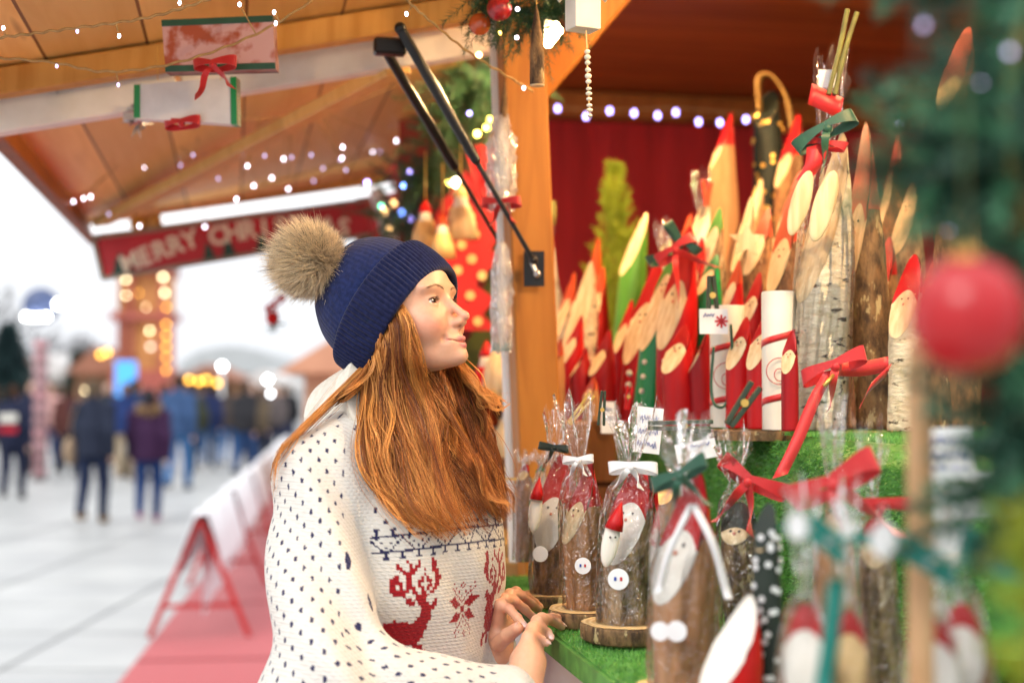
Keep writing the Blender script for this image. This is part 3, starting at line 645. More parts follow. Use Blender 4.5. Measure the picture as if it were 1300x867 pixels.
def peg(u0, v0, u1, v1, d, label, m=None, wpx=9, parent=None, dd=0):
    a, b = P(u0, v0, d), P(u1, v1, d+dd); t = thing('clothes_peg', label, 'clothes peg', (a+b)/2) if parent is None else parent
    m = m or M_pegw; l = np.linalg.norm(b-a); x = np.cross(b-a, (0, 1, 0)); x /= np.linalg.norm(x); w_ = wpx/FPX*d
    for s_ in (-1, 1):
        mb = MB(); mb.bar(a+x*s_*w_*.28*.8, b+x*s_*w_*.28*1.6, w_*.42, w_*.8, up=(0, 1, 0), bev=w_*.06); build(mb, 'jaw', m, t)
    mb = MB(); q = (a*.45+b*.55); mb.tube([q-np.array([0, w_*.6, 0]), q+np.array([0, w_*.6, 0])], w_*.35, 10); build(mb, 'spring', M_gold, t, True, ang=40)
    return t
def card(u, v, d, wpx, hpx, label, tilt=0, ink=M_blue, lines=3, yaw=0, flake=False):
    c = P(u, v, d); w_, h_ = wpx/FPX*d, hpx/FPX*d; t = thing('price_card', label, 'card', c)
    X = np.array([math.cos(yaw), math.sin(yaw), 0]); Y = np.array([0, .1, 1.]); N_c = np.cross(X, Y); X, Y = X*math.cos(tilt)+Y*math.sin(tilt), Y*math.cos(tilt)-X*math.sin(tilt)
    mb = MB(); mb.poly([c-X*w_/2-Y*h_/2, c+X*w_/2-Y*h_/2, c+X*w_/2+Y*h_/2, c-X*w_/2+Y*h_/2], .0012, -N_c); build(mb, 'paper', M_card, t)
    for k in range(lines):
        mb = MB(); a = np.linspace(-.36, .36 if not flake else .05, 26); yy = .25-.28*k+.06*np.sin(a*60+k)+rng.normal(0, .025, 26); mb.tube(c+np.outer(a*w_, X)+np.outer(yy*h_, Y)+N_c*.0012, w_*.012, 4); build(mb, 'handwriting', ink, t)
    if flake:
        mb = MB()
        for k in range(4):
            e = (X*math.cos(k*math.pi/4)+Y*math.sin(k*math.pi/4))*h_*.26; mb.bar(c+X*w_*.27+N_c*.001-e, c+X*w_*.27+N_c*.001+e, h_*.08, .0008, up=N_c)
        build(mb, 'printed_snowflake', M_redink, t)
    return t
def twigs(t, pts, m=None, r=.004):
    for a, b in pts:
        mb = MB(); mb.tube(spline([a, (a+b)/2+rng.normal(0, .002, 3), b], 8), [r, r*.95, r, r*1.05, r*.95, r, r*.95, r], 8); build(mb, 'twig', m or M_twig, t, True, world=False, ang=50)

# ---- front row on the grass, each wrapped and standing on a slice of branch
f = figure(702, 737, 718, 578, 50, 2.34, 700, 'brown', 'red', 'wrapped bark figure with red hat and long pale beard on slice beside the hands', zsup=CZ+.028, base=(41, 15), split=.12, face='white', az=238, msize=.8)
FA = f; wrap(f, f['_h']+.012, f['_h']+.07, .6, 1.22); bow(f, (f['_lean']*f['_h'], -.01, f['_h']+.012), .026, RIB['black'], 1)
sticker(f, 686, 703, 2.29, 20, False)
mb = MB(); c0 = loc_of(f, 680, 648, 2.28); mb.ball(c0, .03, 14, 8, (.34, .25, 1.2), (.12, 0, 1)); build(mb, 'small_flat_face', CUT['white'], f, True, world=False)
mb = MB(); mb.lathe([(.011, 0), (.009, .012), (.0008, .036)], loc_of(f, 681, 634, 2.275), 12, (.15, 0, 1)); build(mb, 'small_hat', PAINT['red'], f, True, world=False)
f = figure(745, 766, 758, 585, 52, 2.16, 690, 'tan', 'red', 'wrapped smooth tan branch figure standing on middle slice with white label', zsup=CZ+.03, base=(50, 20), split=.0, face='pale', az=205, msize=.8)
wrap(f, f['_h']+.0, f['_h']+.085, .9, 1.2, M_film2); bow(f, (f['_lean']*f['_h'], -.012, f['_h']+.0), .026, RIB['white'], 2); sticker(f, 740, 718, 2.11, 21)
f = figure(795, 797, 822, 588, 62, 2.00, 715, 'grey', 'red', 'wrapped grey bark figure with two white bearded faces and white bow', zsup=CZ+.034, base=(57, 22), split=.2, face='white', az=228, msize=.75)
wrap(f, f['_h']-.004, f['_h']+.07, .9, 1.25, M_film2); bow(f, (f['_lean']*f['_h'], -.02, f['_h']-.005), .036, RIB['white'], 2); sticker(f, 785, 735, 1.94, 27)
mb = MB(); mb.ball(loc_of(f, 775, 688, 1.955), .035, 16, 9, (.34, .2, 1.0), (.2, 0, 1)); build(mb, 'small_face', CUT['white'], f, True, world=False)
mb = MB(); mb.lathe([(.013, 0), (.011, .012), (.0008, .04)], loc_of(f, 779, 672, 1.955), 12, (.3, 0, 1)); build(mb, 'small_hat', PAINT['red'], f, True, world=False)
for bq in (-.0035, .0035): mb = MB(); mb.ball(loc_of(f, 778, 682, 1.945)+[bq, 0, 0], .0016, 8, 6); build(mb, 'eye', M_dot, f, True, world=False)
f = figure(868, 850, 900, 600, 78, 1.62, 765, 'tan', 'red', 'blurred wrapped branch figure with white face and two round labels', zsup=CZ+.02, base=(66, 24), split=.1, face='white', az=214)
wrap(f, f['_h']-.004, f['_h']+.06, .9, 1.15, M_film); bow(f, (f['_lean']*f['_h']-.004, -.02, f['_h']-.004), .036, RIB['green'], 2, roll=.3); sticker(f, 838, 801, 1.57, 24, False); sticker(f, 859, 801, 1.565, 26, False)
mb = MB(); mb.strip(spline([loc_of(f, 880, 640, 1.55), loc_of(f, 905, 690, 1.54), loc_of(f, 925, 760, 1.545)], 10), (1, .2, 0), .009); mb.strip(spline([loc_of(f, 878, 640, 1.55), loc_of(f, 850, 700, 1.54), loc_of(f, 836, 752, 1.545)], 10), (1, .2, 0), .008); build(mb, 'white_ribbon', RIB['white'], f, True, world=False)
# between and behind them on the grass
figure(834, 735, 836, 598, 17, 2.06, 660, 'brown', None, 'thin plain red stick figure squeezed behind the wrapped figures', zsup=CZ+.004, painted='red', marks=False, az=200)
figure(850, 700, 846, 612, 44, 2.35, 640, 'dark', None, 'dark greenish bark stump without wrap behind the white bow', zsup=CZ+.004, marks=False, az=250, face='yellow')
f = figure(950, 770, 948, 640, 52, 1.9, 690, 'dark', 'black', 'wrapped dark figure with white dots and red bow', zsup=CZ+.004, az=240, split=-.2)
wrap(f, f['_h']+.03, f['_h']+.09, .9, 1.15); bow(f, (0, -.015, f['_h']+.03), .05, RIB['red'], 2, roll=-.4)
for k in range(26): mb = MB(); a = R(rng.uniform(190, 330)); zz = rng.uniform(.1, .98)*f['_h']*.8; mb.ball((f['_r']*1.03*math.cos(a), f['_r']*1.03*math.sin(a), zz), .0022, 8, 5); build(mb, 'white_dot', RIB['white'], f, True, world=False)
f = figure(978, 868, 985, 640, 38, 1.45, 700, 'dark', 'black', 'slender dark stick wrapped in black cloth with white polka dots', zsup=CZ+.004, az=230, painted='black', marks=False, split=-.9)
for k in range(40): mb = MB(); a = R(rng.uniform(190, 330)); zz = rng.uniform(.05, .9)*f['_h']; mb.lathe([(.0032, -.0004), (.0032, .0006)], (f['_r']*1.02*math.cos(a)+f['_lean']*zz, f['_r']*1.02*math.sin(a), zz), 10, (math.cos(a), math.sin(a), 0)); build(mb, 'white_dot', RIB['white'], f, world=False)
f = figure(925, 905, 968, 758, 78, 1.42, 885, 'brown', None, 'glossy red cone shaped figure leaning with white face in front of dotted stick', zsup=CZ+.004, painted='red', az=205, face='white', marks=False)
f = figure(1062, 760, 1070, 650, 46, 1.55, 700, 'tan', None, 'wrapped small branch with large red bow standing by the dotted stick', zsup=CZ+.004, az=240, marks=False)
wrap(f, f['_h']+.03, f['_h']+.12, .8, 1.2); bow(f, (-.005, -.02, f['_h']+.03), .06, RIB['red'], 2, roll=.5)
f = figure(1022, 905, 1030, 770, 62, 1.18, 885, 'pink', 'red', 'white bearded figure with red hat in clear bag behind teal ribbon', zsup=CZ+.004, az=255, face='white', split=.45, marks=False); wrap(f, f['_h']+.02, f['_h']+.10, .7, 1.15, M_film3)
f = figure(1080, 905, 1085, 780, 50, 1.2, 885, 'tan', 'red', 'orange brown wrapped figure with red cap between two bearded ones', zsup=CZ+.004, az=255, face='yellow', split=.5, marks=False); wrap(f, f['_h']+.02, f['_h']+.10, .7, 1.2, M_film3)
f = figure(1180, 915, 1192, 790, 72, 1.05, 890, 'white', 'red', 'wrapped white beard figure with pinkish red hat under the teal pegs', zsup=CZ+.004, az=260, face='white', split=.45, marks=False); wrap(f, f['_h']+.02, f['_h']+.08, .8, 1.15, M_film3)
f = figure(1240, 915, 1235, 770, 66, 1.1, 880, 'brown', 'red', 'brown bark figure with red hat, lower corner beside yellow branch', zsup=CZ+.004, az=240, face='white', split=.5, marks=False); wrap(f, f['_h']+.03, f['_h']+.08, .8, 1.2, M_film3)
f = figure(1120, 800, 1118, 660, 44, 1.62, 720, 'grey', 'red', 'wrapped grey stick with red bow near the tall round stick', zsup=CZ+.004, az=250, marks=False); wrap(f, f['_h']+.02, f['_h']+.1, .8, 1.2); bow(f, (0, -.02, f['_h']+.02), .03, RIB['red'], 1)

# ---- on the display step, row by row
ZS = SZ+.004
def sfig(*a, **k): k.setdefault('zsup', ZS); k.setdefault('az_off', 11); return figure(*a, **k)
f = sfig(808, 540, 846, 322, 47, 2.95, 463, 'brown', None, 'tall red figure with oval pale face next to the green one', painted='red', az=222, buttons=3)
f = sfig(822, 542, 862, 318, 40, 2.84, 446, 'brown', 'lime', 'green painted figure with slanting pale face and white pompom buttons', painted='green', az=222, buttons=4, split=.55)
bow(f, (f['_lean']*f['_h']*.93+.005, -.03, f['_h']*.95), .045, RIB['green'], 0, roll=.4)
f = sfig(858, 543, 886, 285, 52, 2.78, 445, 'brown', None, 'tall red figure with big red and green ribbon bow near its tip', painted='red', az=222, split=.9, buttons=2)
bow(f, (f['_lean']*f['_h']*.85-.01, -.04, f['_h']*.86), .05, RIB['red'], 2, roll=.6, tl=1.5); bow(f, (f['_lean']*f['_h']*.85, -.035, f['_h']*.9), .045, RIB['green'], 0, roll=-.7)
f = sfig(864, 548, 877, 412, 42, 2.66, 475, 'brown', None, 'short red figure with small oval face before the big bow figure', painted='red', az=225, split=.5)
sfig(893, 549, 905, 418, 34, 2.64, 475, 'brown', None, 'plain dark red pointed figure without painted features beside the white tube', painted='darkred', az=190, marks=False)
sfig(938, 551, 955, 402, 34, 2.48, 470, 'brown', None, 'small red figure with pointed tip and pale face, first beside white tube', painted='red', az=222, split=.5)
sfig(967, 553, 982, 397, 36, 2.42, 470, 'brown', None, 'small bright red figure with sharp tip in front of the wooden disc', painted='red', az=222, split=.5)
sfig(1003, 556, 1011, 420, 22, 2.28, 475, 'brown', None, 'narrow dark red figure tucked against the birch log', painted='darkred', az=240)
def scroll(ub, vt, w, d, label, tag_=True):
    b0 = P(ub, 545, d); b0[2] = ZS; r = w/2/FPX*d; h = P(ub, vt, d)[2]-ZS
    t = thing('gift_tube', label, 'gift tube', b0); mb = MB(); mb.lathe([(r, 0), (r, h-.003), (r*.97, h), (r*.9, h), (r*.88, h-.01)], (0, 0, 0), 32); build(mb, 'tube', BARK['white'], t, True, world=False, ang=40)
    for z0, z1 in ((.60, .74), (.18, .30)):
        mb = MB(); a = np.linspace(R(150), R(390), 30); mb.strip(np.stack([r*1.012*np.cos(a), r*1.012*np.sin(a), h*(z0+(z1-z0)*(a-a[0])/(a[-1]-a[0]))], 1), (0, 0, 1), .011, .0006); build(mb, 'red_band', RIB['red'], t, True, world=False)
    a = np.linspace(0, 2*np.pi, 40); mb = MB(); c = np.array([-.2*r, -r*1.0, h*.42]); mb.tube(np.stack([c[0]+r*.75*np.cos(a), np.full(40, c[1]-.004), c[2]+r*.75*np.sin(a)], 1), .0008, 5); mb.tube(np.stack([c[0]+r*.3*np.cos(a), np.full(40, c[1]-.004), c[2]-r*.2+r*.35*np.sin(a)], 1), .0008, 5); build(mb, 'printed_ring', M_redink, t, world=False)
    return t
t = scroll(924, 388, 44, 2.56, 'white cardboard gift tube with red band and green cord loop')
mb = MB(); mb.tube(spline([loc_of(t, 928, 412, 2.5), loc_of(t, 930, 470, 2.49), loc_of(t, 922, 512, 2.48), loc_of(t, 908, 514, 2.48), loc_of(t, 903, 490, 2.49), loc_of(t, 906, 440, 2.5)], 40), .0028, 8); build(mb, 'green_cord', RIB['green'], t, True, world=False)
scroll(990, 370, 44, 2.38, 'white gift tube with red bands standing against the birch log')
peg(903, 350, 905, 396, 2.48, 'dark wooden peg holding white tag on gift tube', wpx=12)
card(906, 408, 2.47, 36, 32, 'small white tag with red snowflake under wooden peg', flake=True, lines=1)
# the tall birch in its clear bag
f = sfig(1040, 560, 1086, 165, 68, 2.36, 385, 'birch', None, 'tall wrapped birch log with long slanted faces and red green bow', az=215, split=.5, msize=.5); FBIR = f
wrap(f, f['_h']-.012, f['_h']+.115, .62, 1.1, M_film3, lean=f['_lean']); hx = f['_lean']*f['_h']
bow(f, (hx-.012, -.05, f['_h']-.005), .055, RIB['green'], 1, roll=.5); bow(f, (hx-.012, -.04, f['_h']-.03), .034, RIB['red'], 1, roll=-.3)
for q_, w_ in (([(hx-.04, -.045, f['_h']+.055), (hx-.012, -.05, f['_h']+.04), (hx+.012, -.045, f['_h']+.03)], (.2, 0, 1)), ([(hx-.03, -.05, f['_h']-.03), (hx-.035, -.055, f['_h']-.06), (hx-.05, -.05, f['_h']-.085)], (1, 0, .3))): mb = MB(); mb.strip(spline(q_, 8), w_, .035); build(mb, 'red_paper', RIB['red'], f, True, world=False)
mb = MB(); mb.box((hx-.005, -.02, f['_h']+.085), (.03, .002, .03)); build(mb, 'paper_tag', M_card, f, world=False)
twigs(f, [(loc_of(f, 1052, 120, 2.33), loc_of(f, 1076, 12, 2.33)), (loc_of(f, 1060, 120, 2.33), loc_of(f, 1088, 16, 2.33))], r=.0042)
for (u0, v0, L_, r0) in ((1016, 258, .055, .0105), (1046, 262, .06, .012)):
    mb = MB(); c0 = loc_of(f, u0, v0, 2.29); mb.ball(c0, 1, 16, 10, (r0*1.5, r0*.6, L_), (.3, 0, 1)); build(mb, 'slanted_face', CUT['pale'], f, True, world=False)
bow_t = thing('hanging_bow', 'shiny red ribbon bow with long striped tail before the birch log', 'bow', P(1060, 470, 2.05))
bow(bow_t, P(1062, 466, 2.05), .05, RIB['red'], 1, world=True, name='bow_loops', roll=.3); mb = MB(); mb.strip(spline([P(1055, 470, 2.05), P(1035, 505, 2.03), P(1012, 560, 2.0), P(990, 605, 1.98)], 16), (1, .2, .3), .024); mb.strip(spline([P(1065, 468, 2.05), P(1095, 468, 2.06), P(1128, 462, 2.08)], 10), (0, .1, 1), .022); mb.strip(spline([P(1128, 470, 2.08), P(1105, 492, 2.06), P(1095, 510, 2.05)], 10), (.5, .1, 1), .022); build(mb, 'ribbon_tail', RIB['red'], bow_t, True)
mb = MB(); mb.tube([P(1058, 476, 2.04), P(1046, 490, 2.03)], .003, 8); build(mb, 'gold_tie', M_gold, bow_t, True)
sfig(1084, 560, 1090, 290, 42, 2.44, 405, 'pink', 'red', 'smooth pinkish branch figure with red pointed hat right beside the birch log', az=215, split=.1)
sfig(1112, 562, 1113, 152, 54, 2.42, 372, 'dark', 'orange', 'thick lichen covered branch figure with very long pale face and orange tip', az=205, split=.05)
sfig(1150, 564, 1172, 322, 44, 2.30, 430, 'birch', 'red', 'white birch figure with red hat and round face beside the red bauble', az=228, split=.15, msize=.8)
sfig(1140, 550, 1152, 170, 42, 2.75, 300, 'brown', 'red', 'brown branch figure with thin red edged face behind the lichen branch', az=195, split=.3, marks=False)
sfig(1160, 552, 1172, 228, 44, 2.68, 325, 'grey', None, 'greyish branch figure with long unpainted pale face near the fir needles', az=212)
sfig(1196, 566, 1200, 395, 46, 2.35, 440, 'dark', None, 'bark figure half hidden by the red bauble', az=220, marks=False)
# wooden slices under the big logs
for (u, w_, d, lab) in ((960, 60, 2.42, 'thin wooden disc under the small red figures'), (1080, 62, 2.36, 'dark edged wooden disc under the pinkish branch')):
    c = P(u, 550, d); c[2] = SZ; mb = MB(); mb.lathe([(w_/FPX*d, -.014), (w_/FPX*d*1.02, -.002), (w_/FPX*d, .002)], c, 36); o = build(mb, 'wooden_disc', M_sbark, None, True, ang=40); tag(o, lab, 'wooden disc')
# middle rows
sfig(1000, 545, 1018, 236, 46, 2.62, 374, 'brown', 'orange', 'brown branch figure with big oval yellow face and orange hat behind tubes', az=215, split=.05, face='yellow', msize=.8)
sfig(962, 540, 985, 262, 42, 2.85, 350, 'brown', 'orange', 'slanted branch figure with orange tip behind the gold dotted bag', az=215, split=.2, marks=False)
sfig(945, 540, 962, 248, 34, 2.95, 345, 'grey', None, 'pale slanted branch with bare cut face and a small wooden star', az=210, marks=False)
st_ = thing('wooden_star', 'small pale wooden star hanging before the slanted branches', 'ornament', P(948, 306, 2.75)); mb = MB(); c = P(948, 306, 2.75); mb.poly([c+np.array([math.cos(a)*(.036 if k % 2 == 0 else .016), 0, math.sin(a)*(.036 if k % 2 == 0 else .016)]) for k, a in enumerate(np.arange(10)*math.pi/5+math.pi/2)], .006, (0, -1, 0)); build(mb, 'star', CUT['pale'], st_)
mb = MB(); mb.tube([c+UP*.036, c+UP*.11+np.array([.02, .02, 0])], .0008, 5); build(mb, 'thread', M_gold, st_)
sfig(905, 540, 922, 262, 38, 2.9, 350, 'grey', 'lime', 'branch figure with pale green pointed tip left of the star', az=215, split=.45, marks=False)
sfig(900, 545, 918, 322, 36, 2.8, 375, 'brown', None, 'green painted figure with narrow face behind wooden peg', painted='green', az=215, split=.5, marks=False)
sfig(935, 546, 945, 330, 30, 2.72, 395, 'brown', 'orange', 'slim red figure with orange tip behind the gift tube', painted='red', az=210, marks=False)
sfig(980, 546, 990, 300, 40, 2.9, 380, 'dark', None, 'glittering dark trunk in gold dotted bag', az=230, marks=False)
f = sfig(1000, 540, 1026, 215, 40, 2.98, 312, 'tan', 'orange', 'tan branch figure with orange slanting hat behind the big yellow face', az=212, split=-.1, marks=False)
sfig(1128, 560, 1140, 300, 40, 2.56, 400, 'brown', 'red', 'brown branch figure with red hat squeezed between lichen branch and white birch', az=212, split=.1)
sfig(1182, 556, 1196, 330, 36, 2.62, 440, 'tan', 'orange', 'tan branch figure with orange hat just behind the white birch figure', az=214, split=.1)
sfig(1098, 548, 1104, 210, 36, 2.72, 330, 'tan', 'red', 'tan branch with thin red tip peeking out behind the lichen branch', az=200, split=.0, marks=False)
sfig(878, 540, 899, 300, 34, 2.9, 395, 'brown', None, 'slim red figure with long face behind the big bow figure', painted='red', az=216, marks=False)
sfig(955, 545, 972, 345, 32, 2.66, 415, 'brown', None, 'red figure with slanting face peeking over the small red pair', painted='red', az=218)
# ---- far table behind the post
ZT = 1.445
def tfig(*a, **k): k.setdefault('zsup', ZT); k.setdefault('az_off', 11); return figure(*a, **k)
tfig(786, 535, 828, 268, 36, 3.35, 350, 'brown', None, 'green painted trunk with large blank oval face in front of small conifer', painted='lime', az=218, split=.9, marks=False)
tfig(733, 540, 758, 330, 46, 3.2, 470, 'birch', None, 'pale peeled birch figure with slanting cream face near the post', az=222, marks=False)
tfig(712, 540, 735, 345, 34, 3.3, 440, 'birch', 'orange', 'slim birch figure with orange tip right beside the stall post', az=215, split=.3, marks=False)
tfig(760, 538, 772, 338, 34, 3.42, 430, 'brown', 'orange', 'red trunk figure with orange pointed tip under the conifer', painted='red', az=215, split=.3, marks=False)
tfig(742, 545, 750, 440, 30, 2.98, 480, 'brown', None, 'short dark red pointed figure near the post, no features', painted='darkred', az=195, marks=False)
tfig(766, 545, 780, 418, 34, 2.95, 478, 'brown', None, 'short red figure with cream slanting face left of tall red one', painted='darkred', az=215, marks=False)
tfig(752, 548, 758, 478, 22, 2.85, 515, 'tan', 'orange', 'tiny tan figure with orange hat at the foot of red figures', az=215, marks=False)
tfig(698, 560, 700, 490, 20, 2.86, 520, 'birch', 'red', 'tiny white and red figure at the foot of the post', az=225, marks=False)
tfig(722, 545, 744, 400, 30, 3.05, 465, 'brown', None, 'small red figure with cream face beside the peeled birch figure', painted='red', az=216, marks=False)
tfig(706, 548, 716, 430, 24, 2.98, 480, 'tan', 'orange', 'small tan figure with orange cap touching the stall post', az=216, marks=False, split=.2)
tfig(792, 540, 808, 380, 30, 3.12, 450, 'brown', None, 'red figure with narrow face left of the tall red one', painted='red', az=214, marks=False)
tfig(748, 535, 766, 300, 30, 3.5, 400, 'tan', 'orange', 'tan figure with slanting orange hat right below the conifer', az=212, marks=False, split=.1)
tfig(862, 535, 884, 270, 32, 3.25, 350, 'tan', 'orange', 'tan figure with orange hat behind green and red ribbon bow', az=212, marks=False, split=.1)
tfig(955, 532, 975, 225, 34, 3.3, 310, 'tan', None, 'tan branch figure with long blank face left of black polka dot cloth', az=212, marks=False)
f = tfig(925, 530, 938, 140, 40, 3.45, 215, 'tan', 'red', 'very tall smooth brown branch with red tip at the back', az=200, split=-.1, marks=False)
f = tfig(998, 530, 1024, 142, 40, 3.4, 238, 'brown', 'red', 'tall branch with bright red hat and big cream oval face at the back', az=212, split=-.05, msize=.8)
f = tfig(985, 530, 990, 110, 44, 3.5, 160, 'dark', 'black', 'tall black polka dot cloth figure with gold paper top at the back', az=240, painted='black', marks=False, split=-.95)
for k in range(34): mb = MB(); a = R(rng.uniform(200, 330)); zz = rng.uniform(.5, .95)*f['_h']; mb.lathe([(.006, -.0004), (.006, .0006)], (f['_r']*1.02*math.cos(a)+f['_lean']*zz, f['_r']*1.02*math.sin(a), zz), 10, (math.cos(a), math.sin(a), 0)); build(mb, 'gold_dot', M_gold, f, world=False)
mb = MB(); mb.strip(spline([(f['_lean']*f['_h']-.015, 0, f['_h']*.93), (f['_lean']*f['_h']-.02, -.02, f['_h']+.02), (f['_lean']*f['_h']+.02, -.02, f['_h']+.02), (f['_lean']*f['_h']+.06, 0, f['_h']*.92), (f['_lean']*f['_h']+.07, 0, f['_h']*.6)], 20), (.35, .9, 0), .055, .003); build(mb, 'gold_paper', mat('brown_gold_paper', (.42, .24, .06), (.3, .16, .04), 20, .55), f, True, world=False)
f = tfig(890, 535, 905, 250, 30, 3.1, 300, 'white', None, 'white bagged stick bundle with red and orange sticks on top', az=220, marks=False); wrap(f, f['_h']*.92, f['_h']*1.1, .8, 1.3, M_film2)
twigs(f, [(loc_of(f, 896, 262, 3.05), loc_of(f, 892, 228, 3.05)), (loc_of(f, 898, 262, 3.05), loc_of(f, 903, 232, 3.05))], PAINT['orange'], .006)
f = tfig(704, 535, 703, 300, 28, 3.6, 330, 'white', 'red', 'slim wrapped white stick with green twig top by the post', az=235, marks=False); wrap(f, f['_h']*.9, f['_h']*1.08, .8, 1.3, M_film2); twigs(f, [(loc_of(f, 701, 285, 3.6), loc_of(f, 702, 256, 3.6))], None, .008)
f = tfig(845, 538, 856, 302, 30, 3.05, 340, 'white', None, 'bagged pale stick between green figure and red bow', az=220, marks=False); wrap(f, f['_h']*.92, f['_h']*1.08, .8, 1.25, M_film2)
# pegs, cards and bags along the row
peg(722, 538, 752, 500, 2.28, 'gold and black peg above wrapped figure beside the hands', M_gold, 8); peg(766, 496, 763, 540, 2.22, 'upright dark peg on top of tan wrapped figure', None, 8)
peg(823, 540, 905, 541, 1.98, 'long dark green peg lying across the bag tops', None, 13); peg(925, 540, 960, 488, 1.85, 'dark and gold peg standing slanted above blurred bag', None, 15)
peg(795, 520, 800, 490, 2.6, 'bright red peg on card before the red figure', PAINT['red'], 7)
card(823, 546, 2.1, 34, 58, 'white card with blue handwriting above the white bow', tilt=-.12); card(884, 572, 1.9, 52, 24, 'small white house shaped card on the bags', tilt=.18, lines=1)
card(698, 525, 2.8, 16, 40, 'narrow white card leaning against the post', lines=2); card(772, 530, 2.75, 18, 40, 'narrow white card below the short red figures', lines=2)
for (u, v, d, w_) in ((786, 600, 2.05, 20), (880, 498, 2.62, 16)):
    pass
# bags of sticks beyond the wooden shelf
for i, (u, w_, c_, lab) in enumerate(((664, 26, 'pink', 'clear bag with a brown stick hanging left of the shelf end'), (684, 22, 'white', 'clear bag with white and green card hanging by the post foot'), (698, 16, 'birch', 'narrow clear bag hanging close to the wrapped figure'))):
    f = figure(u, 688, u+6, 590, w_*.7, 2.6, 610, c_, ('red', 'green', 'red')[i], lab, zsup=CZ+.05, az=240, marks=False, name='bagged_stick', split=.2); wrap(f, f['_h']*1.0, f['_h']*1.12, 1.3, 1.5, M_film2)
# small conifer
def conifer(name, label, base, h, r, n, m, nl=.03, nw=.0022):
    t = thing(name, label, 'conifer', base); mb = MB(); mb.tube([base, base+UP*h*.95], [r*.08, r*.02], 8); build(mb, 'trunk', BARK['brown'], t, True)
    k = rng.uniform(0, 1, n)**.8; a = rng.uniform(0, 6.28, n); out = np.stack([np.cos(a), np.sin(a), np.zeros(n)], 1); rr = r*(1-k)**.85*rng.uniform(.25, 1.0, n)*(1+.22*np.sin(a*5+k*25))
    p = base+UP*(h*(.08+.92*k))[:, None]+out*rr[:, None]+UP*(rr*.7)[:, None]
    mb = MB(); m_ = 7
    for _ in range(m_): mb.needles(p+rng.normal(0, .006, (n, 3)), out*.6+rng.normal(0, .35, (n, 3))+UP*.9, rng.uniform(.6, 1.2, n)*nl, nw)
    build(mb, 'foliage', m, t); return t
cb = P(782, 470, 3.9); cb[2] = ZT
def sprig(mb, p, d, L, nl, nw, n):
    """one fir twig: needles all round a little stem"""
    d = d/np.linalg.norm(d); t = np.linspace(.05, 1, n); sag = np.array([0, 0, -.12])*L; c = p+np.outer(t*L, d)+np.outer(t*t, sag)
    r = rng.normal(size=(n, 3)); r -= np.outer(r@d, d); r /= np.linalg.norm(r, axis=1)[:, None]
    mb.needles(c, r*.85+d*.7, nl*(1.05-.5*t)*rng.uniform(.8, 1.2, n), nw)
t = thing('small_conifer', 'small feathery yellow green conifer standing before the red cloth', 'conifer', cb); hC = P(782, 190, 3.9)[2]-ZT
mb = MB(); mb.tube([cb, cb+UP*hC*.9], [.012, .003], 8); build(mb, 'trunk', BARK['brown'], t, True); mb = MB()
for _ in range(230):
    k = rng.uniform(0, 1)**.85; a = rng.uniform(0, 6.28); L = (.21*(1-k)+.04)*rng.uniform(.6, 1.15); sprig(mb, cb+UP*hC*(.06+.86*k), np.array([math.cos(a)*.6, math.sin(a)*.6, 1.0]), L, .026, .0028, 46)
build(mb, 'foliage', mat('lime_needles', (.36, .44, .028), (.20, .28, .016), 25, .6), t)
# a green rope necklace, extra faces etc.: red star flowers
f = figure(1217, 600, 1247, 28, 58, 2.35, 140, 'brown', 'orange', 'tallest branch figure with orange hat and two small bearded faces above fir needles', zsup=SZ, az=205, split=-.15, face='yellow', msize=.6)
# ================================================================== the square behind: barrier, crowd, huts, tower, trees
M_bred = mat('barrier_red', (.55, .03, .03), (.45, .02, .02), 20, .45); M_sheet = mat('white_sheet', (.82, .82, .84), (.74, .74, .77), 6, .6, .2, 12)
ba, bb_ = onz(252, 812, .012), onz(352, 560, .0); bd = (onz(318, 690, 0)-onz(250, 812, 0)); bd /= np.linalg.norm(bd); bn = np.array([bd[1], -bd[0], 0])
ang_b = math.atan2(-bd[0], bd[1])
def barrier():
    t = thing('crowd_barrier', 'white sheeted barrier section on red A-frame legs at the carpet edge', 'barrier', (0, 0, 0), 0, 'barrier sections along the red carpet')
    for y in (0.05,):
        for sx_ in (-1, 1):
            mb = MB(); mb.bar((sx_*.30, y, .012), (sx_*.015, y, .70), .035, .035, up=(0, 1, 0), bev=.004); build(mb, 'leg', M_bred, t, world=False)
        mb = MB(); mb.bar((-.21, y, .20), (.21, y, .20), .025, .025, up=(0, 1, 0)); build(mb, 'cross_bar', M_bred, t, world=False)
    mb = MB(); mb.bar((0, 0, .70), (0, 2.3, .70), .03, .03); build(mb, 'top_rail', M_bred, t, world=False)
    n = 40; ys = np.linspace(0, 2.32, n); rows = []
    for (x, z) in ((-.16, .34), (-.12, .54), (-.04, .745), (0, .76), (.04, .745), (.10, .56), (.13, .42)): rows.append(np.stack([x+.012*np.sin(ys*9+z*3), ys, z+.01*np.sin(ys*7+x*20)], 1))
    mb = MB(); mb.grid(np.concatenate(rows), n, len(rows)); build(mb, 'white_sheet', M_sheet, t, True, world=False)
    rows = [np.stack([np.full(n, .02)+.01*np.sin(ys*5), ys, np.full(n, z)], 1) for z in (.14, .4, .68)]
    mb = MB(); mb.grid(np.concatenate(rows), n, 3); build(mb, 'lower_panel', M_sheet, t, True, world=False)
    return t
b_first = barrier()
for k in range(7):
    o = b_first if k == 0 else copy_tree(b_first); o.location = tuple(ba+bd*2.36*k); o.rotation_euler = (0, 0, ang_b)
_cm = {}
def cm(c, kind='cloth'):
    k = (tuple(c), kind)
    if k not in _cm: _cm[k] = mat('crowd_'+kind, c, tuple(x*.75 for x in c), 8, .8, .2, 60, spec=.12)
    return _cm[k]
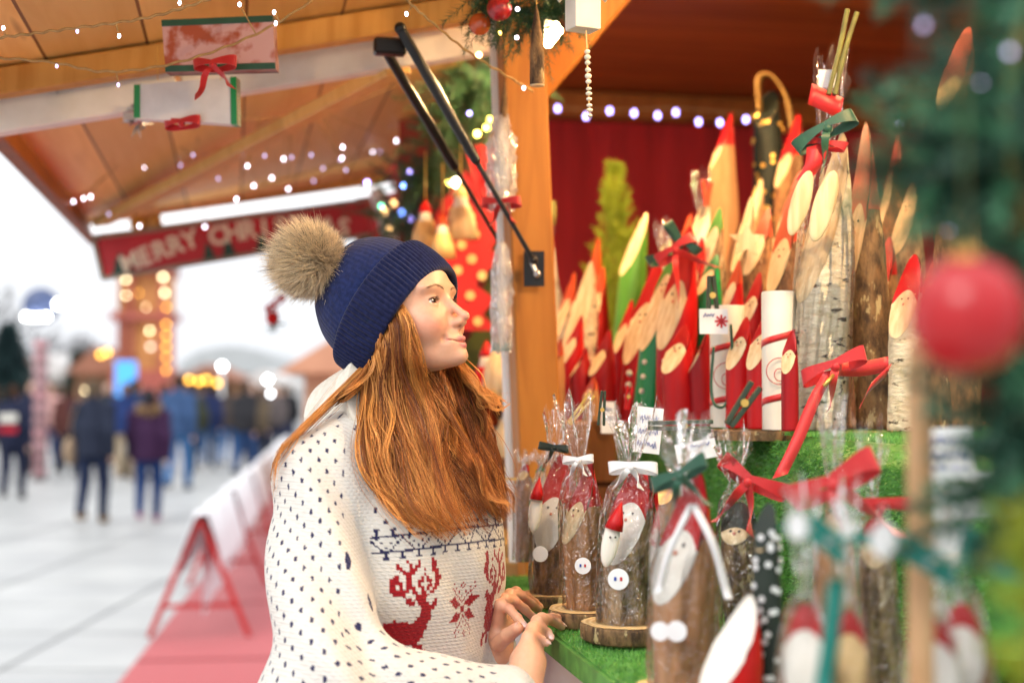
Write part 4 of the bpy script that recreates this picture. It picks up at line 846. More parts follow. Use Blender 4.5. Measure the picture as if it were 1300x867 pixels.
M_cskin = mat('crowd_skin', (.62, .38, .28), None, 20, .5)
def passer(u, v, H, yaw, coat, trous, hair, label, hem=.78, d=None, bag=None, fur=None, stride=.18, shoes=(.05, .04, .035), band=None, hgrid=.03, pack=None, hat=None):
    g0 = onz(u, v, 0) if d is None else np.array([P(u, 500, d)[0], d, 0]); s = H/1.7
    t = thing('person', label, 'person', g0, R(yaw))
    hips = [np.array([x*.09, 0, .88]) for x in (-1, 1)]; kn = [np.array([x*.1, .5*stride*x+.05, .48]) for x in (-1, 1)]; an = [np.array([x*.09, stride*x-(.06 if x < 0 else 0), .09+(.05 if x < 0 else 0)]) for x in (-1, 1)]
    sh = [np.array([x*.185, 0, 1.36]) for x in (-1, 1)]; el = [np.array([x*.25, -.04-.08*x, 1.08]) for x in (-1, 1)]; ha = [np.array([x*.24, .08-.14*x, .84]) for x in (-1, 1)]
    def legs(p, g=0):
        d_ = None
        for i in (0, 1):
            e = su(cone(p, hips[i], kn[i], .082+g, .058+g), cone(p, kn[i], an[i], .056+g, .042+g), .03); d_ = e if d_ is None else su(d_, e, .03)
        return d_
    def arms(p, g=0):
        d_ = None
        for i in (0, 1):
            e = su(cone(p, sh[i], el[i], .055+g, .045+g), cone(p, el[i], ha[i], .045+g, .034+g), .02); d_ = e if d_ is None else np.minimum(d_, e)
        return d_
    def body(p):
        p = p/s; q = ellip(p, (0, .015, 1.585), (.075, .095, .115)); q = su(q, cone(p, (0, 0, 1.5), (0, 0, 1.38), .05, .06), .03)
        q = su(q, ellip(p, (0, 0, 1.15), (.16, .10, .28)), .05); q = su(q, arms(p), .04); q = su(q, legs(p), .05)
        for i in (0, 1): q = su(q, ellip(p, ha[i]+np.array([0, .01, -.07]), (.022, .04, .07)), .02); q = su(q, ellip(p, an[i]+np.array([0, .05, -.05]), (.042, .12, .04)), .03)
        q = su(q, ellip(p, (0, .115, 1.57), (.014, .018, .022)), .012)
        return q*s
    def jacket(p):
        p = p/s; q = ellip(p, (0, 0, 1.18), (.20, .145, .30)); q = su(q, cone(p, (0, 0, 1.1), (0, 0, hem+.05), .19, .20), .06); q = su(q, cone(p, sh[0], sh[1], .085, .085), .06)
        q = su(q, arms(p, .022), .04); q = su(q, cone(p, (0, -.02, 1.40), (0, -.02, 1.46), .09, .075), .03)
        cut = hem-p[:, 2]; a = arms(p, .022); q = np.where(a < .0, q, np.maximum(q, cut)); return np.maximum(q, -(p[:, 2]-.78))*s
    def trousers(p): p = p/s; return np.maximum(su(legs(p, .016), ellip(p, (0, 0, .9), (.165, .12, .12)), .05), p[:, 2]-.98)*s
    lo, hi = np.array([-.42, -.42, -.02])*s, np.array([.42, .42, 1.78])*s
    V, F = surf(body, lo, hi, hgrid); arr_obj(V, F, 'body', M_cskin, t, world=False)
    V, F = surf(jacket, lo, hi, hgrid); arr_obj(V, F, 'coat', cm(coat), t, world=False)
    V, F = surf(trousers, lo, hi, hgrid); arr_obj(V, F, 'trousers', cm(trous), t, world=False)
    def hr(p): p = p/s; return np.maximum(ellip(p, (0, -.012, 1.60), (.088, .105, .118)), (p[:, 1]-.045)-(p[:, 2]-1.60)*.9)*s
    V, F = surf(hr, lo+[0, 0, 1.3*s], hi, hgrid*.7); arr_obj(V, F, 'hat' if hat else 'hair', cm(hat or hair, 'hair'), t, world=False)
    for i in (0, 1):
        mb = MB(); mb.ball((an[i]+np.array([0, .05, -.045]))*s, .13*s, 14, 9, (.40, 1.0, .38)); build(mb, 'shoe', cm(shoes, 'shoe'), t, True, world=False)
    if bag:
        mb = MB(); mb.ball(np.array([-.27, -.02, .86])*s, .17*s, 14, 10, (.45, .8, 1.0)); bg_ = build(mb, 'shoulder_bag', cm(bag), t, True, world=False); mb = MB(); mb.strip(spline(np.array([[-.24, -.03, .98], [-.22, -.14, 1.2], [-.15, -.05, 1.46], [-.1, .12, 1.38]])*s, 12), (.3, 1, 0), .03); build(mb, 'strap', cm(bag), bg_, True, world=False)
    if fur:
        mb = MB(); n = 900; a = rng.uniform(0, 6.28, n); b = np.stack([.12*np.cos(a), .09*np.sin(a)-.03, 1.43+rng.normal(0, .03, n)], 1)*s; dd = np.stack([np.cos(a), np.sin(a), rng.normal(0, .6, n)], 1); mb.needles(b, dd, .06, .008); build(mb, 'fur_collar', cm(fur), t, world=False)
    if pack:
        mb = MB(); mb.box(np.array([0, -.17, 1.14])*s, np.array([.3, .13, .42])*s, None, .03); pk = build(mb, 'backpack', cm(pack), t, world=False)
        for (c_, z_, h_) in (((.75, .73, .66), 1.22, .12), ((.5, .02, .03), 1.05, .09)): mb = MB(); mb.box(np.array([0, -.24, z_])*s, np.array([.27, .012, h_])*s, None, .004); build(mb, 'colour_panel', cm(c_), pk, world=False)
    return t
NV, BK, JE, BL = (.02, .025, .055), (.018, .018, .022), (.035, .10, .26), (.03, .07, .24)
passer(16, 634, 1.62, 0, NV, NV, (.05, .025, .015), 'passer-by in navy with white and red patched backpack, edge of picture', .80, pack=NV, stride=.1)
passer(62, 602, 1.70, 175, (.62, .36, .33), (.03, .05, .14), (.18, .09, .045), 'passer-by in pale pink jacket and dark jeans near the striped pole', .88, stride=.12)
passer(117, 664, 1.66, -4, (.022, .028, .05), (.02, .03, .07), (.12, .085, .055), 'passer-by in long dark quilted coat with tan shoulder bag', .62, bag=(.42, .30, .20), stride=.1, shoes=(.28, .15, .03))
passer(158, 610, 1.68, 10, (.02, .04, .14), (.42, .33, .22), (.20, .10, .05), 'passer-by in blue jacket and beige trousers half hidden by others', .82, stride=.1, shoes=(.25, .13, .05))
passer(188, 662, 1.56, 6, (.045, .018, .055), (.02, .05, .16), (.03, .03, .035), 'passer-by in plum hooded coat with tan fur collar and jeans', .72, fur=(.50, .34, .16), stride=.07, shoes=(.50, .20, .30))
passer(226, 622, 1.80, -6, (.045, .09, .20), (.06, .17, .38), (.05, .03, .02), 'tall passer-by in steel blue jacket and light jeans', .82, stride=.14)
passer(264, 596, 1.72, 4, (.02, .03, .09), (.03, .09, .22), (.04, .025, .018), 'passer-by in dark blue jacket walking beside the brown jacket', .82, stride=.12)
passer(290, 592, 1.70, -3, (.075, .06, .055), (.05, .15, .36), (.05, .03, .018), 'passer-by in brown grey jacket and blue jeans beside the barrier', .80, stride=.1)
far = [(322, 30, BK, 'grey scarf group'), (338, 34, NV, 'x'), (352, 31, (.12, .10, .10), 'x'), (366, 36, BK, 'x'), (308, 38, (.25, .05, .06), 'x'), (140, 30, (.25, .18, .14), 'x'), (90, 34, (.06, .10, .2), 'x'), (205, 33, (.45, .05, .10), 'x'), (246, 36, (.3, .28, .28), 'x'), (36, 32, (.15, .12, .12), 'x'), (176, 38, BL, 'x')]
flab = ['far passer-by in black coat close to the white barrier', 'far passer-by in navy jacket left of the orange hut', 'far passer-by in grey coat in the gap by the orange hut', 'far passer-by in black coat against the orange hut wall', 'far passer-by in wine red jacket behind the brown jacket', 'far passer-by in tan coat behind the quilted coat', 'far passer-by in slate blue coat before the pale tents', 'far passer-by in bright crimson jacket under the tower', 'far passer-by in pale grey coat between two blue jackets', 'far passer-by in brown coat beside the dark fir', 'far passer-by in royal blue jacket under the wooden tower']
for (u, d, c, _), lb in zip(far, flab): passer(u, 0, 1.62+.14*rng.uniform(), rng.uniform(-30, 200), c, (.03, .04, .09), (.06, .035, .02), lb, .8, d=d, stride=.1, hgrid=.05)
mid = [(-4, 24, BK, 'black', 'grey'), (40, 27, NV, 'navy', 'dark'), (88, 26, (.10, .035, .03), 'rust brown', 'dark'), (136, 28, (.03, .035, .04), 'charcoal', 'blue'), (172, 25, (.025, .05, .11), 'denim blue', 'dark'), (210, 29, (.08, .02, .025), 'burgundy', 'dark'), (243, 27, (.05, .055, .03), 'olive', 'dark'), (276, 30, NV, 'midnight blue', 'dark'), (312, 26, (.03, .03, .035), 'graphite', 'blue'), (330, 29, (.12, .09, .06), 'camel', 'dark')]
for (u, d, c, nm_, tr_) in mid: passer(u, 0, 1.6+.16*rng.uniform(), rng.uniform(-40, 40)+180*(rng.uniform() < .3), c, (.03, .07, .18) if tr_ == 'blue' else (.025, .028, .04), (.05, .03, .018), 'mid-distance walker in %s jacket and %s trousers in the crowd' % (nm_, tr_), .8, d=d, stride=.13, hgrid=.045)
far_spots = [(8, 44, BK), (24, 52, NV), (75, 46, (.3, .1, .1)), (104, 50, BK), (128, 44, NV), (150, 54, (.2, .2, .22)), (168, 47, BK), (196, 52, (.35, .3, .3)), (214, 45, NV), (236, 50, BK), (256, 54, (.1, .12, .2)), (274, 46, BK), (300, 52, NV), (316, 55, (.2, .05, .05)), (330, 47, BK), (346, 54, (.1, .1, .12)), (360, 50, BK)]
p_src = None
for i, (u, d, c) in enumerate(far_spots):
    lbl = 'tiny distant figure in the crowd in front of the market huts'
    if i == 0: p_src = passer(u, 0, 1.7, 0, c, BK, (.04, .03, .02), lbl, .8, d=d, stride=.1, hgrid=.06); o = p_src
    else: o = copy_tree(p_src); o.location = (P(u, 500, d)[0], d, 0); o.rotation_euler = (0, 0, rng.uniform(0, 6))
    o['label'] = lbl; o['group'] = 'distant crowd'
    for ch in o.children:
        if ch.name.startswith('coat') and i: ch.data = ch.data.copy(); ch.data.materials[0] = cm(c)

# --- wooden tower with lights
def bx(t, name, m, c, size, bev=.01): mb = MB(); mb.box(c, size, None, bev); return build(mb, name, m, t)
M_ow = mat('lit_orange_wood', (.55, .24, .07), (.40, .15, .04), 4, .6); M_rw = mat('reddish_wood', (.42, .10, .07), (.32, .07, .05), 4, .6); M_tile = mat('hut_roof', (.36, .16, .10), (.26, .11, .07), 3, .8)
M_gl = emat('warm_lamp_glow', (1, .80, .45), 9); M_gl2 = emat('orange_lamp_glow', (1, .45, .05), 7); M_glw = emat('white_lamp_glow', (.95, .97, 1), 14)
td = 42.; k_ = td/FPX
def tp(u, v, dd=0): return P(u, v, td+dd)
tw_ = thing('market_tower', 'tall tiered wooden tower with glowing lamps rising above the crowd', 'tower', (P(185, 500, td)[0], td, 0))
def slab(name, m, u0, v0, u1, v1, dep, dd=0): a, b = tp(u0, v1, dd), tp(u1, v0, dd); c = (a+b)/2; return bx(tw_, name, m, (c[0], td+dd, c[2]), (abs(b[0]-a[0]), dep, abs(b[2]-a[2])))
slab('base', M_rw, 150, 470, 222, 535, 1.6); slab('lower_tier', M_ow, 158, 405, 212, 470, 1.2); slab('middle_floor', M_rw, 148, 398, 222, 408, 1.7); slab('upper_tier', M_ow, 160, 350, 210, 398, 1.1); slab('upper_floor', M_rw, 150, 343, 220, 351, 1.6)
for u in (152, 165, 205, 218): slab('column', M_rw if u in (165, 205) else M_ow, u-3, 351, u+3, 398, .12, -.7); slab('column', M_rw, u-3, 408, u+3, 470, .12, -.7)
mb = MB(); mb.lathe([(1.0, 0), (.55, .5), (.12, .95), (.01, 1.2)], tp(185, 343), 16); build(mb, 'roof', M_tile, tw_, True)
for (u, v, m, r) in ((160, 355, M_gl, .13), (160, 375, M_gl, .11), (207, 352, M_gl, .15), (209, 372, M_gl, .14), (211, 390, M_gl2, .11), (211, 412, M_gl2, .13), (211, 426, M_gl2, .13), (211, 440, M_gl2, .13), (211, 454, M_gl2, .12), (211, 470, M_gl2, .12), (190, 420, M_gl, .12), (191, 440, emat('soft_lamp_glow', (1, .85, .7), 3), .16), (176, 372, M_gl2, .08), (185, 390, M_gl, .07)):
    mb = MB(); mb.ball(tp(u, v, -.85), r*.36, 10, 7); build(mb, 'lamp', m, tw_, True)
# --- globe lamp on striped pole
gp = thing('globe_light_post', 'striped pole carrying a blue grey globe with bright white lamps', 'street lamp', (P(52, 500, 25)[0], 25, 0))
M_pst = planks_mat('pole_stripes', (.60, .22, .25), (.55, .45, .46), .22, 2, .5, .11, False)
mb = MB(); a = P(52, 430, 25); mb.tube([(a[0], 25, 0), a], .12, 14); build(mb, 'pole', M_pst, gp, True, ang=40)
mb = MB(); mb.ball(P(52, 388, 25), .32, 20, 12); build(mb, 'globe', mat('globe_blue', (.06, .09, .20), None, 4, .4), gp, True)
for (u, v, r) in ((33, 402, .045), (41, 403, .045), (50, 403, .045), (59, 402, .045), (74, 386, .06)): mb = MB(); mb.ball(P(u, v, 24.6), r, 10, 8); build(mb, 'lamp', M_glw, gp, True)
# --- white round street lamps far away
for (u, v, d, r, lb) in ((282, 465, 34, .065, 'round bright street lamp in front of the domed hall'), (340, 482, 34, .06, 'round bright street lamp nearest to the orange hut'), (343, 500, 40, .05, 'dimmer low round lamp under the crowd lamp')):
    t = thing('street_lamp', lb, 'street lamp', (P(u, 500, d)[0], d, 0)); mb = MB(); c = P(u, v, d); mb.tube([(c[0], d, 0), c], .04, 8); build(mb, 'post', M_steel, t, True); mb = MB(); mb.ball(c, r, 12, 8); build(mb, 'globe', M_glw, t, True)
# --- blue lit advertising column (blank)
t = thing('blue_light_column', 'glowing blue column standing in the crowd below the tower', 'light column', (P(160, 500, 32)[0], 32, 0)); c = P(160, 478, 32); mb = MB(); mb.box((c[0], 32, c[2]/1.0-.2), (.42, .3, 1.1), None, .03); build(mb, 'screen', emat('blue_glow', (.10, .42, 1.0), 1.1), t); mb = MB(); mb.box((c[0], 32, .65), (.5, .34, 1.2), None, .02); build(mb, 'plinth', M_white, t)
# --- huts
def hut(u0, u1, vr, ve, d, wall, roof, label, dep=3, open_=True):
    a, b = P(u0, ve, d), P(u1, ve, d); w_ = b[0]-a[0]; cx = (a[0]+b[0])/2; ez = a[2]; rz_ = P(u0, vr, d)[2]
    t = thing('market_hut', label, 'hut', (cx, d, 0)); mb = MB(); mb.box((cx, d+dep/2, ez/2), (w_, dep, ez), None, .02); build(mb, 'wall', wall, t)
    mb = MB(); e = w_/2+.25; V = [(cx-e, d-.3, ez-.1), (cx+e, d-.3, ez-.1), (cx, d-.3, rz_), (cx-e, d+dep+.3, ez-.1), (cx+e, d+dep+.3, ez-.1), (cx, d+dep+.3, rz_)]; mb.add(V, [(0, 1, 2), (3, 5, 4), (0, 2, 5, 3), (1, 4, 5, 2), (0, 3, 4, 1)]); build(mb, 'roof', roof, t)
    if open_:
        mb = MB(); mb.box((cx, d-.03, ez*.62), (w_*.8, .08, ez*.42), None, .01); build(mb, 'shop_opening', cm((.14, .10, .08), 'dark'), t); mb = MB(); mb.box((cx, d-.25, ez*.40), (w_*.9, .5, .05), None, .01); build(mb, 'counter', M_white, t)
        for q in (-.3, 0, .3): mb = MB(); mb.ball((cx+q*w_*.8, d-.12, ez*.72), .04, 8, 6); build(mb, 'lamp', M_gl, t, True)
    return t
M_hp = mat('hut_pink_orange', (.62, .36, .22), (.52, .28, .16), 3, .6); M_hw = mat('hut_white', (.68, .66, .64), (.58, .56, .55), 3, .6); M_hb = mat('hut_brown', (.34, .17, .08), (.26, .12, .05), 3, .6)
hut(386, 560, 402, 462, 15, M_hp, mat('salmon_roof', (.60, .30, .18), (.50, .24, .14), 3, .7), 'salmon orange hut with gabled roof behind the bobble hat', 3)
hut(96, 150, 440, 470, 44, M_hb, M_tile, 'brown hut with tiled roof left of the tower'); hut(30, 92, 448, 474, 48, M_hw, M_hw, 'white pavilion hut beside the striped pole'); hut(226, 300, 462, 480, 50, M_hb, M_tile, 'low brown hut with orange lamps right of the tower'); hut(-60, 20, 440, 472, 50, M_hw, M_tile, 'pale hut with brown roof at the picture edge'); hut(300, 372, 470, 486, 52, M_hw, M_hw, 'low white hut in front of the domed hall')
for (u, v) in ((240, 482), (252, 484), (262, 482), (276, 486), (128, 450), (136, 447)):
    t = thing('hut_lantern', 'orange lantern hung along the front of the far huts', 'lantern', P(u, v, 43), group='orange lanterns on the far huts'); mb = MB(); mb.ball(P(u, v, 43), .07, 8, 6); build(mb, 'glow', M_gl2, t, True); mb = MB(); mb.lathe([(.06, 0), (.02, .06)], P(u, v, 43)+UP*.12, 8); build(mb, 'cap', M_black, t)
# --- domed hall
dh = thing('domed_hall', 'pale grey hall with wide curved roof beyond the huts', 'building', (P(290, 500, 90)[0], 90, 0)); c = P(290, 470, 90)
mb = MB(); mb.box((c[0], 96, c[2]/2), (6.4, 10, c[2]), None, .05); build(mb, 'wall', mat('hall_wall', (.52, .52, .50), None, 2, .8), dh)
a = np.linspace(0, math.pi, 20); mb = MB(); mb.grid(np.concatenate([np.stack([c[0]+3.4*np.cos(a), np.full(20, y), c[2]-.2+1.75*np.sin(a)], 1) for y in (90.5, 101)]), 20, 2); mb.f.append(tuple(range(20))); build(mb, 'roof', mat('hall_roof', (.44, .46, .47), None, 2, .7), dh)
for q in (-2, -.7, .7, 2): mb = MB(); mb.box((c[0]+q, 90.97, c[2]*.6), (.8, .1, 1.2)); build(mb, 'window', cm((.16, .18, .2), 'dark'), dh)
# --- bare trees and a dark fir
M_twg = mat('bare_twig', (.16, .15, .155), None, 4, .8)
def bare_tree(u, d, h, label):
    b = np.array([P(u, 500, d)[0], d, 0.]); t = thing('bare_tree', label, 'tree', b); mb = MB(); cr_ = MB()
    def br(p, dr, l, r, lev):
        q = p+dr*l; m_ = (p+q)/2+rng.normal(0, l*.06, 3); (mb if lev < 2 else cr_).tube(spline([p, m_, q], 5), np.linspace(r, r*.6, 5), 5 if lev < 2 else 3, False)
        if lev < 5:
            for _ in range(3 if lev else 5):
                nd = dr+rng.normal(0, .55, 3)+[0, 0, .15]; nd /= np.linalg.norm(nd); br(p+(q-p)*rng.uniform(.55, 1), nd, l*rng.uniform(.62, .82), max(.022, r*.6), lev+1)
    br(b, np.array([0, 0, 1.]), h*.3, .2, 0); build(mb, 'trunk', M_twg, t, True); build(cr_, 'crown', M_twg, t)
for (u, d, h, lb) in ((-14, 62, 7.5, 'tall bare tree at the picture edge above the fir'), (30, 66, 7.0, 'bare tree rising behind the globe light post'), (88, 70, 5.6, 'wide bare tree between globe post and tower'), (128, 74, 5.0, 'small bare tree just left of the tower')): bare_tree(u, d, h, lb)
conifer('fir_tree', 'dark decorated fir tree at the left edge of the square', (P(10, 500, 30)[0], 30, 0), P(10, 420, 30)[2], .75, 1500, mat('dark_fir', (.02, .06, .06), (.01, .03, .035), 3, .7), .26, .03)
conifer('fir_tree', 'smaller dark fir tree standing between the far huts', (P(98, 500, 46)[0], 46, 0), P(98, 452, 46)[2], .6, 700, mat('dark_fir', (.03, .06, .04), (.015, .03, .025), 3, .7), .3, .04)
# ================================================================== garlands, hanging goods, light strings, near things
M_needle = mat('fir_needles', (.030, .105, .040), (.012, .05, .022), 30, .5); M_needle2 = mat('dark_teal_needles', (.022, .14, .10), (.010, .07, .055), 20, .5)
def garland(name, label, path, R0, n, L, nl, nw, m, per=46, lights=(), parent=None):
    path = np.array(path); t = thing(name, label, 'garland', path[0]); mb = MB(); st_m = MB(); cv = spline(path, 60); st_m.tube(cv, .006, 6); build(st_m, 'wire_stem', M_twig, t, True)
    tg = np.gradient(cv, axis=0); tg /= np.linalg.norm(tg, axis=1)[:, None]
    for _ in range(n):
        i = rng.integers(0, 60); d = rng.normal(size=3); d -= tg[i]*np.dot(d, tg[i])*.6; d /= np.linalg.norm(d); d[2] -= .25
        sprig(mb, cv[i]+rng.normal(0, .006, 3), d, L*rng.uniform(.55, 1.15)*R0, nl, nw, per)
    build(mb, 'foliage', m, t)
    for (u, v, d, r, mm) in lights: b = MB(); b.ball(P(u, v, d), r, 10, 7); build(b, 'fairy_lamp', mm, t, True)
    return t
G_w = emat('fairy_white', (.92, .85, 1.0), 7); G_v = emat('fairy_violet', (.42, .34, 1.0), 7); G_d = emat('fairy_dim', (.75, .62, 1.0), 1.6); G_y = emat('fairy_yellow', (1, .72, .12), 14); G_b = emat('fairy_blue', (.15, .3, 1.0), 12); G_o = emat('fairy_amber', (1, .55, .2), 9); G_g = emat('fairy_green', (.1, .8, .4), 6)
# upper clump at the post head
garland('fir_garland', 'fir garland bunch with red baubles above the post head', [P(596, -16, 2.50), P(640, 14, 2.48), P(680, 22, 2.5), P(722, -8, 2.52)], 1.0, 150, .085, .022, .0014, M_needle, 50, [(657, 12, 2.42, .0035, G_w), (656, 48, 2.42, .0035, G_w), (608, 70, 2.6, .006, G_o), (635, 42, 2.5, .003, G_y)])
garland('fir_garland', 'dark fir garland hanging down beside the white pole in the background', [P(632, 92, 3.5), P(596, 110, 3.55), P(570, 170, 3.65), P(540, 230, 3.8), P(500, 285, 4.0)], 1.0, 330, .16, .032, .0022, M_needle, 46,
        [(565, 133, 3.4, .004, G_v), (596, 144, 3.4, .005, G_v), (629, 119, 3.4, .008, G_w), (618, 162, 3.5, .008, G_y), (606, 170, 3.5, .008, G_y), (622, 152, 3.5, .007, G_y), (580, 232, 3.7, .013, emat('fairy_cream', (1, .85, .5), 16)), (570, 232, 3.7, .009, G_y), (512, 236, 3.8, .006, G_b), (520, 218, 3.8, .006, G_v), (500, 258, 4.0, .010, G_o), (488, 268, 4.0, .010, G_o), (510, 270, 3.9, .009, G_b), (522, 278, 3.9, .008, G_v), (495, 290, 4.0, .008, G_o), (466, 232, 3.8, .007, G_v), (484, 262, 4.1, .007, G_g)])
def bauble(u, v, d, r, m, label, cord=.05):
    c = P(u, v, d); t = thing('bauble', label, 'bauble', c); mb = MB(); mb.ball(c, r, 32, 20); build(mb, 'ball', m, t, True); mb = MB(); mb.lathe([(r*.2, 0), (r*.2, r*.16), (r*.05, r*.2)], c+UP*r*.95, 14); build(mb, 'cap', M_gold, t, True, ang=40); mb = MB(); mb.tube([c+UP*r*1.1, c+UP*(r*1.1+cord)], r*.012, 5); build(mb, 'loop', M_twig, t)
M_bau = mat('red_bauble', (.46, .006, .010), None, 30, .24, coat=.15, spec=.45); M_bauo = mat('orange_bauble', (.60, .10, .02), None, 30, .2, coat=.5)
M_baug = mat('red_glitter', (.46, .012, .018), (.30, .006, .012), 120, .32, .4, 260, coat=.4)
bauble(634, 11, 2.42, .0215, M_baug, 'glittery red bauble in the fir bunch at the top'); bauble(609, 31, 2.46, .019, M_bauo, 'orange red bauble on the left of the fir bunch')
# half-round bark pendants
def bark_pendant(u, v0, v1, w, d, label, u2=None):
    a, b = P(u, v0, d), P(u2 or u, v1, d); t = thing('bark_pendant', label, 'ornament', a); ax = b-a; L = np.linalg.norm(ax); r = w/2/FPX*d
    mb = MB(); mb.lathe([(.0006, L), (r*.35, L*.86), (r*.7, L*.66), (r*.95, L*.4), (r, .0)], b, 18, -ax/L); mb.v[-1] = mb.v[-1]; build(mb, 'stick', BARK['dark'], t, True, ang=60)
    mb = MB(); mb.lathe([(r*.97, -.002), (r*.97, .001)], b, 18, -ax/L); build(mb, 'cut_end', CUT['pale'], t, ang=40)
    mb = MB(); mb.tube([a, a+UP*.12], .0008, 5); build(mb, 'thread', M_gold, t)
bark_pendant(681, 6, 108, 19, 2.32, 'pointed bark stick hanging in front of the post head', 682); bark_pendant(641, 98, 178, 11, 2.75, 'thin bark stick hanging along the white pole', 639)
# white bird house with string of wooden beads
bh = thing('bird_house_pendant', 'small white painted house pendant hung above a string of pale beads', 'ornament', P(740, 14, 2.2)); c = P(740, 13, 2.2); k2 = 2.2/FPX
M_bh = mat('white_wash', (.78, .74, .66), (.70, .66, .58), 20, .6); mb = MB(); mb.box(c, (36*k2, 30*k2, 52*k2), np.array(Matrix.Rotation(R(25), 3, 'Z')), .001); build(mb, 'house', M_bh, bh)
mb = MB(); 
for s_ in (-1, 1): mb.bar(c+np.array([s_*30*k2, -4*k2, 16*k2]), c+np.array([0, -2*k2, 44*k2]), 42*k2, 4*k2, up=(s_*.6, 0, .8))
build(mb, 'roof', mat('grey_roof', (.60, .62, .62), None, 20, .6), bh)
mb = MB(); mb.tube(spline([P(744, 39, 2.18), P(745, 60, 2.18), P(746, 100, 2.18), P(749, 152, 2.18)], 20), .0011, 6); build(mb, 'cord', CUT['yellow'], bh, True)
M_bead = mat('pale_bead', (.80, .74, .62), (.72, .64, .50), 40, .45)
for k, v in enumerate((66, 73, 80, 89, 97, 104, 113, 119, 126, 134, 140, 147)):
    mb = MB(); mb.ball(P(745.5+(v-66)*.04, v, 2.18), (.0052 if k % 3 == 1 else .0045), 12, 8, (1, 1, .85 if k < 6 else .6)); build(mb, 'bead', M_bead, bh, True)
# wrapped things fixed to the white pole
for (u, v0, v1, w, lb) in ((637, 148, 268, 32, 'crinkled clear bag hanging on the white pole above the bracket'), (637, 308, 446, 24, 'shiny clear bag with teal foot tied to the white pole')):
    a, b = P(u, v0, 2.72), P(u, v1, 2.72); L = a[2]-b[2]; r = w/2/FPX*2.72; t = thing('hanging_bag', lb, 'bag', a); n = 26; V = []; th_ = np.arange(n)/n*2*np.pi
    for i in range(14):
        z = i/13; q = (.5+.6*min(1, z*4)); rr = r*q*(1+rng.normal(0, .12, n)); V.append(np.stack([a[0]+rr*np.cos(th_), a[1]+rr*np.sin(th_)*.5, np.full(n, a[2]-L*z)+rng.normal(0, .004, n)], 1))
    mb = MB(); mb.grid(np.concatenate(V), n, 14, True); build(mb, 'film', film_mat('cloudy_film', gl=.6, rough=.15, haze=.45), t)
    mb = MB(); mb.ball((a+b)/2, 1, 14, 10, (r*.62, r*.35, L*.46)); build(mb, 'white_filling', M_card, t, True)
    mb = MB(); mb.box(b+UP*.008, (r*1.9, .006, .014)); build(mb, 'teal_hem', RIB['teal'], t) if v0 > 300 else bow(t, b+UP*.01+np.array([0, -.02, 0]), .04, RIB['red'], 2, world=True)
# board cut-outs and dolls behind the woman
M_pol = mat('polka_red', (.50, .010, .014), (.42, .006, .010), 10, .6)
t = thing('polka_dot_tree_board', 'red tree shaped board with pale polka dots behind the woman', 'board', P(590, 300, 3.75)); D_ = 3.75
mb = MB(); mb.poly([P(*q, D_) for q in ((520, 420), (632, 420), (614, 400), (628, 380), (604, 362), (640, 322), (622, 320), (650, 270), (625, 215), (600, 205), (560, 260), (530, 340))][::-1], .02, (0, -1, 0)); build(mb, 'board', M_pol, t)
for (u, v) in ((597, 275), (581, 288), (603, 298), (586, 311), (599, 329), (581, 343), (597, 375), (570, 320), (565, 365), (576, 268), (612, 350), (560, 395), (585, 400), (607, 408)):
    mb = MB(); mb.lathe([(.0125, 0), (.0125, .003)], P(u, v, D_-.023), 16, (0, -1, 0)); build(mb, 'dot', CUT['yellow'], t)
t = thing('green_tree_board', 'dark olive tree shaped board half behind the red polka dot one', 'board', P(625, 380, 3.9)); mb = MB(); mb.poly([P(*q, 3.9) for q in ((570, 470), (660, 470), (655, 300), (640, 230), (622, 300), (612, 340), (622, 345), (600, 400), (612, 405))][::-1], .02, (0, -1, 0)); build(mb, 'board', mat('olive_board', (.055, .075, .008), (.04, .055, .006), 8, .7), t); mb = MB(); mb.box(P(625, 480, 3.9), (.05, .04, .12)); build(mb, 'stand', M_beamd, t)
def doll(u, v, d, h, hat, robe, label, hang=True):
    c = P(u, v, d); k = h/FPX*d; t = thing('hanging_doll' if hang else 'bearded_figure', label, 'doll', c)
    mb = MB(); mb.lathe([(k*.30, -k*.5), (k*.27, -k*.2), (k*.16, k*.1), (k*.08, k*.16)], c, 18); build(mb, 'robe', robe, t, True)
    mb = MB(); mb.ball(c+UP*k*.2, k*.13, 14, 10); build(mb, 'head', M_cskin, t, True); mb = MB(); mb.ball(c+UP*k*.08-np.array([0, k*.1, 0]), k*.15, 12, 9, (.9, .5, 1.3)); build(mb, 'beard', CUT['white'], t, True)
    mb = MB(); mb.lathe([(k*.15, k*.24), (k*.12, k*.34), (k*.01, k*.55)], c, 16); build(mb, 'hat', hat, t, True)
    if hang: mb = MB(); mb.tube([c+UP*k*.55, c+UP*(k*.55+.12)], .0015, 5); build(mb, 'thread', M_gold, t)
doll(585, 268, 3.55, 70, CUT['yellow'], CUT['pale'], 'pale cloth doll hanging left of the polka dot board'); doll(540, 285, 3.6, 60, PAINT['red'], CUT['yellow'], 'cream doll with red hat hanging lower in the garland'); doll(562, 300, 3.5, 56, PAINT['orange'], CUT['yellow'], 'golden yellow doll hanging just above the hat')
doll(640, 452, 3.3, 96, PAINT['red'], CUT['pale'], 'bearded figure with red pointed hat behind the white pole', False); doll(618, 470, 3.4, 70, PAINT['red'], PAINT['red'], 'red robed bearded figure between hair and white pole', False); doll(648, 540, 3.3, 80, CUT['pale'], CUT['pale'], 'cream robed figure low behind the white pole', False); doll(622, 560, 3.5, 80, PAINT['orange'], BARK['tan'], 'orange capped figure low behind the hair ends', False); doll(612, 640, 3.2, 80, PAINT['green'], CUT['pale'], 'green capped figure at the table edge behind the woman', False)
